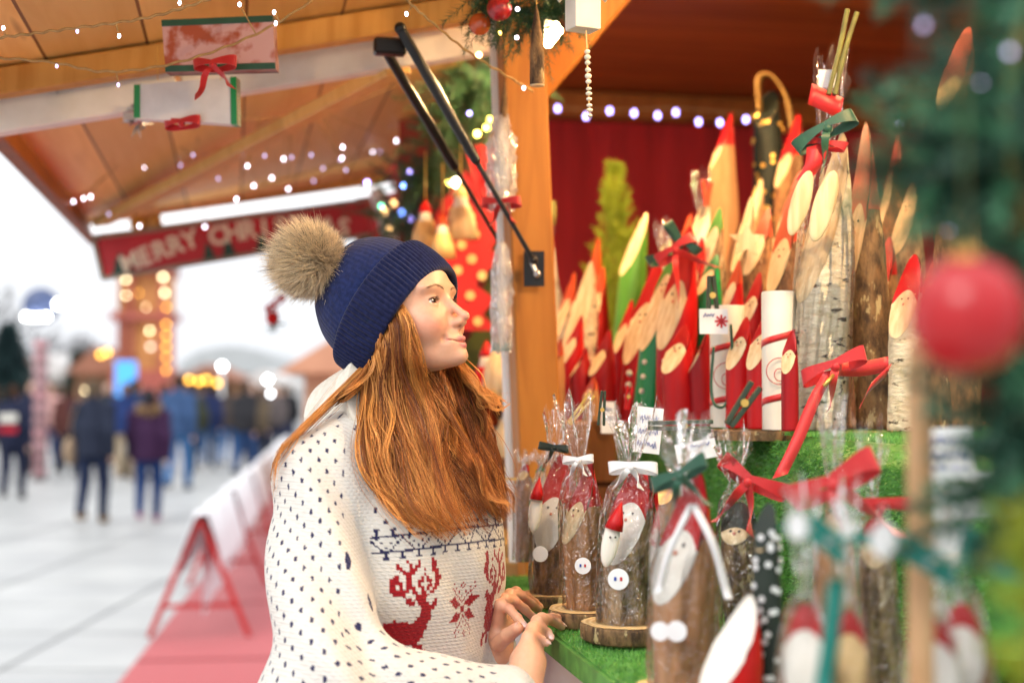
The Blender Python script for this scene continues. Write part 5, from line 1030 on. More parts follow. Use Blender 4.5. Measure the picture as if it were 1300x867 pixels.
t = thing('goods_rack', 'dark red backed rack of small goods behind the woman', 'rack', S(1.75, .1, 0)); c = P(588, 430, 4.1); mb = MB(); mb.box((c[0], 4.15, 1.15), (.38, .03, 2.3)); build(mb, 'back_board', mat('rack_red', (.22, .015, .012), None, 6, .7), t)
for v in (500, 590, 680): c = P(600, v, 3.5); mb = MB(); mb.box((c[0], 3.7, c[2]-.004), (.36, .9, .02)); build(mb, 'shelf', M_pale, t)
mb = MB(); mb.tube([P(600, 607, 2.9), P(720, 609, 2.62)], .003, 6); o = build(mb, 'bag_rail', M_gold, None, True); tag(o, 'thin brass rail from which the clear bags hang by the post', 'rail')
t = thing('red_stocking', 'red felt stocking hanging from the garland beside the struts', 'stocking', P(605, 215, 3.45)); mb = MB(); mb.poly([P(*q, 3.45) for q in ((590, 190), (612, 186), (634, 236), (640, 246), (618, 258), (606, 242))][::-1], .03, (0, -1, 0)); build(mb, 'felt', M_pol, t); bow(t, P(632, 196, 3.4), .06, RIB['red'], 1, world=True); 
# packets under the flap
def packet(c0, c1, c2, c3, d, front, label, ends, name='gift_packet'):
    q = [P(*x, d) for x in (c0, c1, c2, c3)]; t = thing(name, label, 'packet', sum(q)/4); n_ = np.cross(q[1]-q[0], q[3]-q[0]); n_ /= np.linalg.norm(n_); n_ = n_ if n_[1] < 0 else -n_
    mb = MB(); mb.poly(q, .035, -n_); build(mb, 'body', front, t)
    for (i, j) in ends: mb = MB(); a, b = q[i], q[j]; ce = sum(q)/4; off = (ce-(a+b)/2); off /= np.linalg.norm(off); mb.poly([a+n_*.002, b+n_*.002, b+off*.011+n_*.002, a+off*.011+n_*.002], .038, -n_); build(mb, 'green_edge', RIB['green'] if len(ends) == 2 and (0, 1) in ends else PAINT['green'], t)
    return t, q, n_
M_pack = mat('paper_picture', (.62, .36, .34), (.40, .08, .03), 20, .5, lo=.42, hi=.52)
t, q, n_ = packet((205, 26), (346, 20), (350, 88), (210, 92), 2.45, M_pack, 'flat packet of red and white paper with green edges, lying over the white batten', ((0, 1), (2, 3)))
bow(t, P(272, 84, 2.41), .042, RIB['red'], 2, world=True, roll=.15, tl=1.25)
t, q, n_ = packet((170, 108), (300, 98), (301, 158), (170, 150), 2.6, M_card, 'white packet with bright green ends hanging below the batten', ((0, 3), (1, 2)))
bow(t, P(232, 158, 2.6), .04, RIB['red'], 0, world=True, roll=.1)
for u in (200, 280): mb = MB(); mb.tube([P(u, 102, 2.6), P(u, 60, 2.6)], .0008, 5); build(mb, 'thread', M_gold, t)
# twine light strings near the beam
M_twine = mat('twine', (.46, .30, .12), (.34, .21, .08), 90, .8, .6, 300)
def lights(name, label, pts, drops, d=None, r=.0032, m=None, wire=.0022, per=None):
    m = m or G_w; cv = spline([P(*p) for p in pts], 70); t = thing(name, label, 'string lights', cv[0], group=None); mb = MB(); mb.tube(cv+np.stack([np.zeros(70), .0012*np.sin(np.arange(70)*1.3), .0012*np.cos(np.arange(70)*1.3)], 1), wire, 6); build(mb, 'twine', M_twine, t, True)
    for (u, v, dd) in drops:
        c = P(u, v, dd); mb = MB(); mb.ball(c, r, 10, 7, (1, 1, 1.5)); b_ = build(mb, 'bulb', m if rng.uniform() < .6 or m is G_v else G_d, t, True); k = np.argmin(np.linalg.norm(cv-c, axis=1)); mb = MB(); mb.tube([cv[k], c+(cv[k]-c)*.12], .0012, 5); build(mb, 'bulb_lead', M_twine, b_)
    return t
lights('string_lights', 'twine string with tiny lamps crossing the top corner', [(-8, 49, 2.2), (80, 38, 2.2), (190, 22, 2.2), (282, -6, 2.2)], [(4, 36, 2.2), (98, 40, 2.2), (151, 46, 2.2), (228, 4, 2.2)], r=.0026)
lights('string_lights', 'twine string sagging in front of the white batten', [(-8, 73, 2.35), (70, 80, 2.35), (130, 91, 2.35), (200, 85, 2.35), (270, 66, 2.35), (340, 36, 2.35), (410, -8, 2.35)], [(72, 84, 2.35), (150, 108, 2.35), (304, 6, 2.35), (348, 16, 2.35), (350, 30, 2.35)], r=.0026)
lights('string_lights', 'twine string running from the top beam to the post', [(508, -8, 2.4), (545, 26, 2.4), (600, 70, 2.5), (660, 106, 2.62), (676, 116, 2.7)], [(516, 18, 2.4), (665, 112, 2.6)], r=.0026)
dots1 = [(60, 152), (103, 170), (204, 171), (210, 174), (245, 197), (229, 210), (183, 212), (138, 221), (95, 227), (86, 231), (93, 256), (106, 252), (162, 168)]
dots2 = [(366, 131), (323, 164), (336, 198), (360, 202), (370, 200), (395, 197), (314, 211), (277, 227), (300, 253), (366, 240), (284, 184), (435, 187), (432, 203), (434, 201), (439, 216), (480, 123), (503, 179)]
dots3 = [(473, 193), (482, 193), (466, 231), (398, 230), (452, 160), (430, 141), (410, 214), (345, 226), (322, 236), (260, 288), (177, 287), (138, 272), (115, 250), (150, 130), (240, 120)]
def jd(L, a, b): return [(u, v, rng.uniform(a, b)) for u, v in L]
lights('icicle_lights', 'icicle light string spread under the outer part of the flap', [(28, 148, 3.4), (110, 160, 3.7), (180, 178, 3.9), (260, 186, 4.0), (300, 190, 4.1)], jd(dots1, 3.6, 4.4), r=.0030, wire=.0011)
lights('icicle_lights', 'icicle light string spread under the middle of the flap', [(280, 150, 3.6), (350, 150, 3.7), (420, 140, 3.7), (500, 110, 3.6)], jd(dots2, 3.7, 4.4), r=.0032, wire=.0011)
lights('icicle_lights', 'icicle light string along the far end of the flap', [(110, 268, 4.6), (220, 262, 4.6), (330, 238, 4.6), (480, 190, 4.4)], jd(dots3, 4.2, 4.7), r=.0033, wire=.0011)
lights('icicle_lights', 'violet icicle lights along the top of the red cloth', [(688, 136, 4.9), (780, 140, 4.9), (860, 138, 4.9), (960, 146, 4.9)], [(691, 157, 4.9), (708, 138, 4.9), (744, 148, 4.9), (774, 141, 4.9), (805, 144, 4.9), (835, 147, 4.9), (858, 143, 4.9), (887, 155, 4.9), (914, 156, 4.9), (947, 152, 4.9)], r=.0075, m=G_v, wire=.0016)
# small red ornament hung before the square
t = thing('hanging_red_ornament', 'small red bow ornament hanging against the white sky behind the bobble', 'ornament', P(347, 390, 4.6)); bow(t, P(349, 386, 4.6), .04, RIB['red'], 1, world=True, roll=.6); mb = MB(); mb.ball(P(346, 404, 4.6), .022, 10, 8); build(mb, 'berry', PAINT['red'], t, True); mb = MB(); mb.tube([P(350, 384, 4.6), P(352, 276, 4.9)], .0015, 5); build(mb, 'thread', M_twine, t); mb = MB(); mb.needles(np.repeat(P(347, 412, 4.6)[None], 20, 0), rng.normal(0, 1, (20, 3)), .05, .004); build(mb, 'fir_tuft', M_needle2, t)
# ---- near, out of focus: fir branch, bauble, stick, teal pegs
def near_fir():
    t = thing('fir_branch', 'big blurred dark green fir branch hanging close at the right-hand side', 'garland', P(1290, 250, .9)); mb = MB(); mb2 = MB(); stems = MB()
    for path, n, L in (([P(1340, -60, .85), P(1285, 100, .84), P(1300, 300, .88), P(1310, 520, .92), P(1305, 650, .95)], 150, .085), ([P(1350, 60, .9), P(1250, 180, .9), P(1190, 225, .93), P(1150, 190, .96)], 70, .055), ([P(1130, -50, .98), P(1220, -14, .95), P(1340, 10, .9)], 40, .06), ([P(1330, 430, .92), P(1280, 560, .93), P(1275, 640, .95)], 46, .06)):
        cv = spline(path, 40); stems.tube(cv, .005, 6)
        tg = np.gradient(cv, axis=0); tg /= np.linalg.norm(tg, axis=1)[:, None]
        for _ in range(n):
            i = rng.integers(0, 40); d = rng.normal(size=3); d -= tg[i]*np.dot(d, tg[i])*.5; d /= np.linalg.norm(d); sprig(mb if rng.uniform() < .6 else mb2, cv[i]+rng.normal(0, .004, 3), d, L*rng.uniform(.5, 1.15), .022, .0024, 40)
    build(stems, 'stem', M_twig, t, True); build(mb, 'foliage', mat('deep_green_needles', (.010, .075, .040), (.006, .04, .022), 20, .5), t); build(mb2, 'foliage', mat('sage_needles', (.07, .25, .12), (.035, .14, .07), 20, .5), t)
    for (u, v, d, r, m) in ((1172, 32, .84, .0022, G_d), (1282, 66, .80, .0020, G_d), (1246, 104, .84, .0016, G_d), (1142, 158, 1.3, .0012, G_d), (1205, 292, .9, .0012, G_d)): b = MB(); b.ball(P(u, v, d), r, 10, 7); build(b, 'fairy_lamp', m, t, True)
    return t
near_fir()
bauble(1228, 400, .70, .029, M_bau, 'large blurred red bauble hanging in front of the fir branch', .12)
mb = MB(); mb.tube([P(1166, 440, 1.02), P(1168, 560, 1.02), P(1169, 690, 1.02), P(1169, 900, 1.02)], [.0075, .0095, .0095, .0095], 16); o = build(mb, 'round_stick', mat('beech_stick', (.50, .29, .14), (.42, .23, .10), 20, .5), None, True, ang=40); tag(o, 'blurred upright round wooden stick below the red bauble', 'stick')
rail = [P(990, 668, 1.10), P(1100, 690, 1.02), P(1200, 712, .96), P(1330, 742, .9)]
mb = MB(); mb.tube(spline(rail, 30), .0018, 8); o = build(mb, 'peg_line', RIB['teal'], None, True); tag(o, 'thin line holding the teal pegs and clear bags', 'line')
for i, (u0, v0, u1, v1, d, lb) in enumerate(((1030, 668, 1070, 700, 1.06, 'teal peg with left-hand round white tag'), (1085, 680, 1120, 690, 1.10, 'thin dark teal peg between two white tags'), (1142, 690, 1212, 730, .98, 'big teal peg just before the round stick'), (1195, 672, 1240, 690, 1.1, 'small dark teal peg behind the round stick'), (1220, 692, 1278, 714, .95, 'teal peg closest to the yellow green branch'))):
    a, b = P(u0, v0, d), P(u1, v1, d); t = thing('clothes_peg', lb, 'clothes peg', (a+b)/2); h_ = (30 if i != 1 else 14)/FPX*d
    for s_ in (0, 1): mb = MB(); mb.bar(a+UP*h_*.30*(s_*2-1), b+UP*h_*.30*(s_*2-1), .010, h_*.52, bev=.0012); build(mb, 'jaw', RIB['teal'], t)
    mb = MB(); mb.tube([(a+b)/2-np.array([0, .007, 0]), (a+b)/2+np.array([0, .007, 0])], h_*.2, 10); build(mb, 'spring', M_steel, t, True, ang=40)
for (u, v, d, w_, lb) in ((1012, 668, 1.0, 26, 'oval white tag at the end of the teal peg'), (1075, 672, 1.08, 18, 'small white tag behind the teal line'), (1122, 686, .98, 33, 'big oval white tag beside the large teal peg'), (1196, 686, 1.02, 30, 'oval white tag right after the round stick')):
    c = P(u, v, d); t = thing('oval_tag', lb, 'tag', c); r = w_/2/FPX*d; mb = MB(); mb.lathe([(r, -.0008), (r, .0008)], (0, 0, 0), 24, (0, -1, 0)); V = mb.v[0]; V[:, 2] *= 1.35; mb.v[0] = V+c; build(mb, 'tag', M_card, t); mb = MB(); mb.tube([c+UP*r*1.3, c+UP*(r*1.3+.012)], .0007, 5); build(mb, 'thread', RIB['white'], t)
t = thing('teal_ribbon', 'vertical teal ribbon hanging from the peg line', 'ribbon', P(1058, 735, 1.0)); mb = MB(); mb.strip(spline([P(1062, 735, 1.0), P(1056, 800, 1.0), P(1044, 880, 1.0)], 10), (1, .1, 0), .0125); build(mb, 'band', RIB['teal'], t, True); mb = MB(); mb.tube([P(1062, 735, 1.0), P(1064, 690, 1.04)], .001, 5); build(mb, 'thread', RIB['teal'], t)
card(1205, 576, 1.35, 62, 66, 'white price card with violet blue writing beside the round stick', lines=3, tilt=.03); card(1240, 628, 1.3, 110, 62, 'wide cream card with pencil marks below the fir', lines=2, ink=M_twig)
t = thing('yellow_green_branch', 'blurred yellow green twig bunch at the bottom right-hand edge', 'plant', P(1296, 780, .7)); mb = MB()
for _ in range(46): sprig(mb, P(1322+rng.normal(0, 5), rng.uniform(660, 880), .7), rng.normal(0, 1, 3)+[0, 0, .5], .03, .012, .0016, 30)
build(mb, 'foliage', mat('yellow_green', (.34, .36, .01), (.2, .26, .01), 20, .6), t); mb = MB(); mb.tube([P(1322, 900, .7), P(1318, 650, .7)], .004, 6); build(mb, 'stem', M_twig, t)
# ================================================================== lamps of the stall
def bulb(loc, watts, label, r=.032, c=(1, .62, .27), cord=.3, shade=True):
    t = thing('lamp_bulb', label, 'light bulb', loc)
    m = emat('bulb_glow', c, watts/(math.pi*4*math.pi*r*r)); mb = MB(); mb.ball(loc, r, 12, 8); build(mb, 'glass', m, t, True)
    if shade: mb = MB(); mb.lathe([(.10, -.01), (.06, .035), (.02, .05), (.018, .048), (.056, .030), (.098, -.012)], np.array(loc)+UP*.01, 24, None, False); build(mb, 'added_lamp_shade', mat('shade_enamel', (.7, .68, .62), None, 10, .4), t, True)  # shade added to block the bulb's upward light from the ceiling
    mb = MB(); mb.lathe([(.016, 0), (.016, .04), (.006, .055)], np.array(loc)+UP*r*.9, 14); build(mb, 'socket', M_black, t, True, ang=40)
    mb = MB(); mb.tube([np.array(loc)+UP*(r+.05), np.array(loc)+UP*(r+.05+cord)], .003, 6); build(mb, 'cable', M_black, t)
b1 = P(696, 42, 3.25); bulb(b1, 26, 'glowing warm bulb hanging behind the fir garland by the post', .03, cord=.1, shade=False)
bulb(S(.05, .75, 2.36), 34, 'warm bulb over the display step', cord=.1); bulb(S(.9, 1.9, 2.3), 20, 'warm bulb deeper inside the stall near the ceiling', cord=.1); bulb(S(-.75, .55, 2.3), 22, 'warm bulb over the near end of the counter', cord=.1)
# ================================================================== the young woman
def axes(yaw, pitch, roll=0):
    """F out of the face, L to her left, U up; yaw from the camera direction towards +X"""
    F = np.array([math.sin(yaw)*math.cos(pitch), -math.cos(yaw)*math.cos(pitch), math.sin(pitch)])
    L = np.array([math.cos(yaw), math.sin(yaw), 0]); U = np.cross(F, L)
    if roll: L, U = L*math.cos(roll)+U*math.sin(roll), U*math.cos(roll)-L*math.sin(roll)
    return F, L, U
HO = P(504, 402, 2.15); HF, HL, HU = axes(R(66), R(15)); HM = np.stack([HF, HL, HU], 1)
def hw(x, y, z): return HO+HF*x+HL*y+HU*z
TO = P(503, 520, 2.17); TF, TL, TU = axes(R(50), 0); TM = np.stack([TF, TL, TU], 1)
def tw(x, y, z): return TO+TF*x+TL*y+TU*z
_af = math.radians(57)
ho = P(525, 416, 2.155)
HFh = np.array([HF[0], HF[1], 0]); HFh /= np.linalg.norm(HFh)
HA = UP*math.cos(_af)-HFh*math.sin(_af)              # hat axis
HD = UP*math.sin(_af)+HFh*math.cos(_af)              # front direction in the opening plane
HMf = HM.astype(np.float32); TMf = TM.astype(np.float32)

def head_sdf(q):
    """q in head space"""
    q = q/.97
    d = ellip(q, (-.008, 0, .03), (.092, .073, .088))
    d = su(d, ellip(q, (.038, 0, .028), (.055, .060, .058)), .02)
    d = su(d, ellip(q, (.034, 0, -.03), (.058, .058, .06)), .025)
    d = su(d, ellip(q, (.047, 0, -.062), (.043, .037, .036)), .02)
    for s in (-1, 1):
        d = su(d, cone(q, (.0, s*.05, -.055), (.074, s*.011, -.086), .012, .0105), .02)
        d = su(d, ellip(q, (.064, s*.037, -.034), (.025, .024, .024)), .018)       # cheek, lifted by the smile
        d = su(d, ellip(q, (.078, s*.03, .02), (.013, .024, .009)), .014)          # brow bone
    d = su(d, ellip(q, (.089, 0, -.0885), (.0125, .0145, .0115)), .012)
    for s in (-1, 1):
        d = ss(d, ellip(q, (.1, s*.031, -.002), (.016, .019, .011)), .012)          # eye socket
        d = su(d, sphere(q, (.0735, s*.031, -.001), .0138), .005)                    # lids over the eyeball
    n = cone(q, (.0865, 0, .004), (.1105, 0, -.0295), .0055, .0064)
    n = su(n, ellip(q, (.1135, 0, -.0325), (.0068, .0066, .006)), .006)
    for s in (-1, 1): n = su(n, ellip(q, (.1005, s*.0094, -.0392), (.0088, .0044, .0052)), .006)
    n = su(n, cone(q, (.104, 0, -.042), (.093, 0, -.048), .0045, .006), .006)
    n = su(n, ellip(q, (.099, 0, -.0375), (.013, .0095, .0075)), .004)
    d = su(d, n, .009)
    # mouth
    d = su(d, ellip(q, (.081, 0, -.067), (.018, .027, .018)), .012)
    for s in (-1, 1):
        d = su(d, cone(q, (.1005, s*.004, -.0632), (.085, s*.0255, -.0622), .0029, .0015), .005)
        d = su(d, cone(q, (.0985, s*.003, -.0742), (.084, s*.0235, -.0655), .0038, .0018), .005)
        d = ss(d, ellip(q, (.0845, s*.0285, -.0612), (.0034, .002, .0028)), .008)                # fold at the corner
    d = ss(d, ellip(q, (.1, 0, -.0555), (.004, .0028, .006)), .004)                                # philtrum
    ay = np.abs(q[:, 1]); zc = -.0694+.0076*(ay/.0265)**2; xs = .0975-.013*(ay/.0255)**2
    d = ss(d, np.maximum(np.maximum(np.abs(q[:, 2]-zc)-.0013*(1-.5*ay/.0265), ay-.0265), xs-q[:, 0]), .0016)
    for s in (-1, 1):                                                                             # eye opening, almond
        d = ss(d, ellip(q, (.0865, s*.0325, -.0012), (.0095, .0130, .0042)), .0012)
        e = ellip(q, (-.008, s*.070, -.018), (.016, .007, .026)); d = su(d, e, .006)
    return d*.97
def neck_sdf(p):
    d = cone(p, hw(-.022, 0, -.06), tw(-.015, 0, .015), .05, .054)
    return su(d, cone(p, tw(-.015, 0, .015), tw(-.02, 0, -.12), .054, .11), .04)
def upper_sdf(p):
    q = (p-HO.astype(np.float32))@HMf
    hh = (p-ho.astype(np.float32))@HA.astype(np.float32)          # hair and skull are pressed in a little under the knitted cap
    return su(head_sdf(q)+.007*np.clip(hh/.012, 0, 1), neck_sdf(p), .018)

SK = np.array((.70, .385, .25)); LIP = np.array((.62, .20, .19)); BLUSH = np.array((.72, .25, .18))
def skin_cols(V):
    q = (V-HO.astype(np.float32))@HMf/.97; C = np.tile(SK, (len(V), 1))
    for s in (-1, 1):
        b = np.exp(-((q[:, 0]-.078)**2+(q[:, 1]-s*.043)**2+(q[:, 2]+.036)**2)/.021**2)[:, None]*.7; C = C*(1-b)+BLUSH*b
    b = np.exp(-((q[:, 0]-.117)**2+q[:, 1]**2+(q[:, 2]+.038)**2)/.012**2)[:, None]*.5; C = C*(1-b)+BLUSH*b
    dl = np.full(len(V), 9.)
    for s in (-1, 1):
        dl = np.minimum(dl, cone(q, (.102, s*.0035, -.0635), (.0865, s*.0240, -.0630), .0043, .0018)); dl = np.minimum(dl, cone(q, (.1, s*.003, -.0742), (.086, s*.0225, -.0655), .0053, .0022))
    b = np.clip(.5-dl/.0016, 0, 1)[:, None]; C = C*(1-b)+LIP*b
    for s in (-1, 1):                                   # lash line
        e = ellip(q, (.0865, s*.0325, -.0002), (.0105, .0145, .0049)); b = (np.clip(.6-e/.0012, 0, 1)*(q[:, 2] > .0002))[:, None]*.85; C = C*(1-b)+np.array((.06, .03, .02))*b
    for s in (-1, 1):  # nostril shade painted into the skin as dark spots; no hole is modelled
        b = np.exp(-(np.linalg.norm(q-np.array([.1035, s*.0056, -.0448]), axis=1)/.0030)**2)[:, None]*.85; C = C*(1-b)+np.array((.16, .05, .035))*b
    for s in (-1, 1):                                   # brow
        t = np.clip((s*q[:, 1]-.011)/.037, 0, 1); zc = .0155+.0075*np.sin(np.minimum(t*1.35, 1.15)*1.9)-.0025*t
        b = np.clip(1.3-np.abs(q[:, 2]-zc)/(.0032*(1-.55*t)), 0, 1)*np.clip((s*q[:, 1]-.009)/.006, 0, 1)*np.clip((.049-s*q[:, 1])/.006, 0, 1)*(q[:, 0] > .04)
        C = C*(1-.5*b[:, None])+np.array((.30, .15, .075))*.5*b[:, None]
    return C
# --- hands: joints given where they rest on the counter edge
def fp(u, v, d=None, lift=.008):
    return P(u, v, d) if d else onz(u, v, CZ+.012+lift)
def chain(p, pts, rad, d, k=.006):
    c = None
    for i in range(len(pts)-1):
        e = cone(p, pts[i], pts[i+1], rad[i], rad[i+1]); c = e if c is None else su(c, e, .003)
    return su(d, c, k) if d is not None else c
RW = P(661, 892, 1.93); RE = P(408, 885, 1.87); RS = tw(-.01, -.152, -.098)
LW = P(626, 826, 2.17); LE = P(560, 850, 2.42); LS = tw(-.01, .155, -.098)
RK = [P(688, 786, 2.06), P(682, 788, 2.035), P(676, 797, 2.01), P(671, 809, 1.985)]                 # index .. little
RF = [[P(701, 784, 2.10), P(711, 785, 2.125), P(717.5, 789, 2.137)],
      [P(697, 786.5, 2.075), P(707, 790, 2.09), P(713, 795, 2.095)],
      [P(688, 798, 2.03), P(695, 803, 2.035), P(699, 809, 2.03)],
      [P(681, 810, 1.995), P(688, 812, 2.0), P(693.5, 816, 2.0)]]
RT = [P(664, 838, 1.985), P(672, 818, 2.03), P(683, 806, 2.06)]
def rhand(p):
    d = cone(p, RW, (RK[1]+RK[2])/2*.5+RW*.5, .025, .026)
    for k in RK: d = su(d, cone(p, RW*.55+k*.45, k, .0155, .009), .011)
    d = su(d, cone(p, RK[0], RK[3], .009, .0082), .006)
    for k, f, r in zip(RK, RF, (.0076, .0078, .0075, .0066)): d = chain(p, [k]+f, [r*1.02, r*.92, r*.88, r*.78], d, .003)
    d = chain(p, [RW*.5+RK[0]*.5]+RT, [.015, .0115, .0105, .0088], d, .012)
    return su(d, cone(p, RE, RW, .036, .0265), .02)
LK = [P(636, 768, 2.125), P(640, 760, 2.15), P(647, 754, 2.175), P(655, 752, 2.2)]
LFg = [[P(647, 773, 2.115), P(657, 784, 2.10), P(665, 794, 2.092)],
       [P(654, 763, 2.165), P(666, 773, 2.18), P(675.5, 782, 2.19)],
       [P(663, 757, 2.2), P(675, 766, 2.22), P(683.5, 773.5, 2.238)],
       [P(669, 756, 2.235), P(679, 764, 2.255), P(686, 770, 2.265)]]
LTh = [P(633, 816, 2.125), P(645, 806, 2.085), P(657, 797, 2.06)]
def lhand(p):
    d = cone(p, LW, (LK[1]+LK[2])/2*.5+LW*.5, .024, .025)
    for k in LK: d = su(d, cone(p, LW*.55+k*.45, k, .015, .009), .011)
    d = su(d, cone(p, LK[0], LK[3], .009, .0082), .006)
    for k, f, r in zip(LK, LFg, (.0076, .0078, .0075, .0066)): d = chain(p, [k]+f, [r*1.02, r*.92, r*.88, r*.78], d, .003)
    d = chain(p, [LW*.6+LK[0]*.4]+LTh, [.015, .0118, .0108, .009], d, .012)
    return su(d, cone(p, LE, LW, .036, .0265), .02)
# --- sweater
def sleeve_sdf(p, Sh, El, Wr, wr=.04):
    d = cone(p, Sh, El, .064, .074); d = su(d, cone(p, El, Wr*.93+El*.07, .073, wr+.004), .05)
    return d
def torso_sdf(p):
    q = (p-TO.astype(np.float32))@TMf
    d = ellip(q, (-.005, 0, -.19), (.122, .178, .20))
    for s in (-1, 1):
        d = su(d, ellip(q, (.074, s*.058, -.20), (.062, .072, .08)), .06)
        d = su(d, cone(q, (-.015, s*.04, -.035), (-.01, s*.155, -.098), .052, .06), .05)
    d = su(d, ellip(q, (.005, 0, -.40), (.135, .165, .26)), .08)
    d = np.maximum(d, -.62-q[:, 2])
    # soft folds
    d = d+.0045*np.sin(q[:, 2]*40+q[:, 1]*30+np.sin(q[:, 1]*30)*1.2)*np.clip((-.1-q[:, 2])*6, 0, 1)
    return d
def sweater_sdf(p):
    d = torso_sdf(p)
    a = sleeve_sdf(p, RS, RE, RW); q = (p-RS.astype(np.float32))
    ef = np.exp(-((p-RE.astype(np.float32))**2).sum(1)/.13**2); a = a+(.006+.006*ef)*np.sin(q[:, 2]*38+q[:, 0]*34+2*np.sin(q[:, 0]*22+q[:, 1]*9))
    d = su(d, a, .022)
    return su(d, sleeve_sdf(p, LS, LE, LW), .022)
def collar_sdf(p):
    """a loose rolled polo neck: two turns of tube wall around the neck"""
    ax = hw(-.028, 0, -.11)-tw(-.02, 0, .0); ln = np.linalg.norm(ax); ax = ax/ln
    o = tw(-.036, 0, -.028); q = p-o.astype(np.float32); h = q@ax.astype(np.float32); rv = q-h[:, None]*ax.astype(np.float32); r = np.linalg.norm(rv, axis=1)
    rt = .074+.024*np.clip((.075-h)/.08, 0, 1.2)+.003*np.sin(np.arctan2(rv[:, 1], rv[:, 0])*7+h*60)
    wall = np.abs(r-rt)-.009
    return np.maximum(wall, np.abs(h-.036)-.058)-.004
def scene_sdf(p): return np.minimum(np.minimum(sweater_sdf(p), collar_sdf(p)), upper_sdf(p))

# --- knitted pattern
DEER = """
..........#...#....#......
.......#...#..#....##.....
.......##..#.##....##.....
........##.###..#..##.....
.........####......###....
......##..##....#...##....
.....###..##...#.#..###...
.....####.##..##.##.###...
.....##.#.##..#...#.##....
.....##.#.###.##.##.##....
.....######.#..#.#.##.....
......####..##.##.##......
.........#...#####........
..........##.####.........
..........###.###...#.....
...........##.####.##.....
...............######.....
...............#####......
...............####.......
...............####.......
......#.......#####.......
...########..######.......
..################........
.#################........
.#################........
#################.........
#################.........
.################.........
..##############..........
....####..#####...........
.............####.........
............##.##.........
............##..##........
............##..##........
................##........
""".split()
deer = np.array([[c == '#' for c in r.ljust(26, '.')] for r in DEER])
flake = np.zeros((25, 21), bool)
for i in range(25):
    for j in range(21):
        x, y = abs(j-10), abs(i-12)
        if abs(y-1.2-x*.38) < (2.6-abs(x-6)*.5) and 1 <= x <= 10: flake[i, j] = True
        if x+2 == y-1 and x <= 7: flake[i, j] = True
        if x+5 == y-1 and x <= 6 and (x % 2 == 0): flake[i, j] = True
        if (x == 1 and y == 11) or (x == 0 and y in (10, 12)) or (x < 2 and y < 2): flake[i, j] = True
band = np.zeros((16, 28), bool)
for j in range(28):
    band[4, j] = True; band[11, j] = True
    k = abs((j % 14)-7)
    for r in (5+k, ): 
        if 4 < r < 11: band[r, j] = True
    if k > 2 and 5+k-3 < 11: band[5+k-3, j] = j % 2 == 0
    if j % 7 == 3: band[2:4, j] = True
    if j % 7 in (2, 3, 4): band[1, j] = True
    if (j+3) % 7 == 3: band[12:14, j] = True
    if (j+3) % 7 in (2, 3, 4): band[14, j] = True
ST = .0031                                   # one stitch
CREAM = np.array((.66, .64, .595)); NAVY = np.array((.022, .022, .075)); RED = np.array((.30, .008, .014))
def bmp(B, x, y):
    i = np.round(y).astype(int); j = np.round(x).astype(int); ok = (i >= 0) & (i < B.shape[0]) & (j >= 0) & (j < B.shape[1])
    return np.where(ok, B[np.clip(i, 0, B.shape[0]-1), np.clip(j, 0, B.shape[1]-1)], False)
ZB = -.158                                   # top of the navy band in torso space
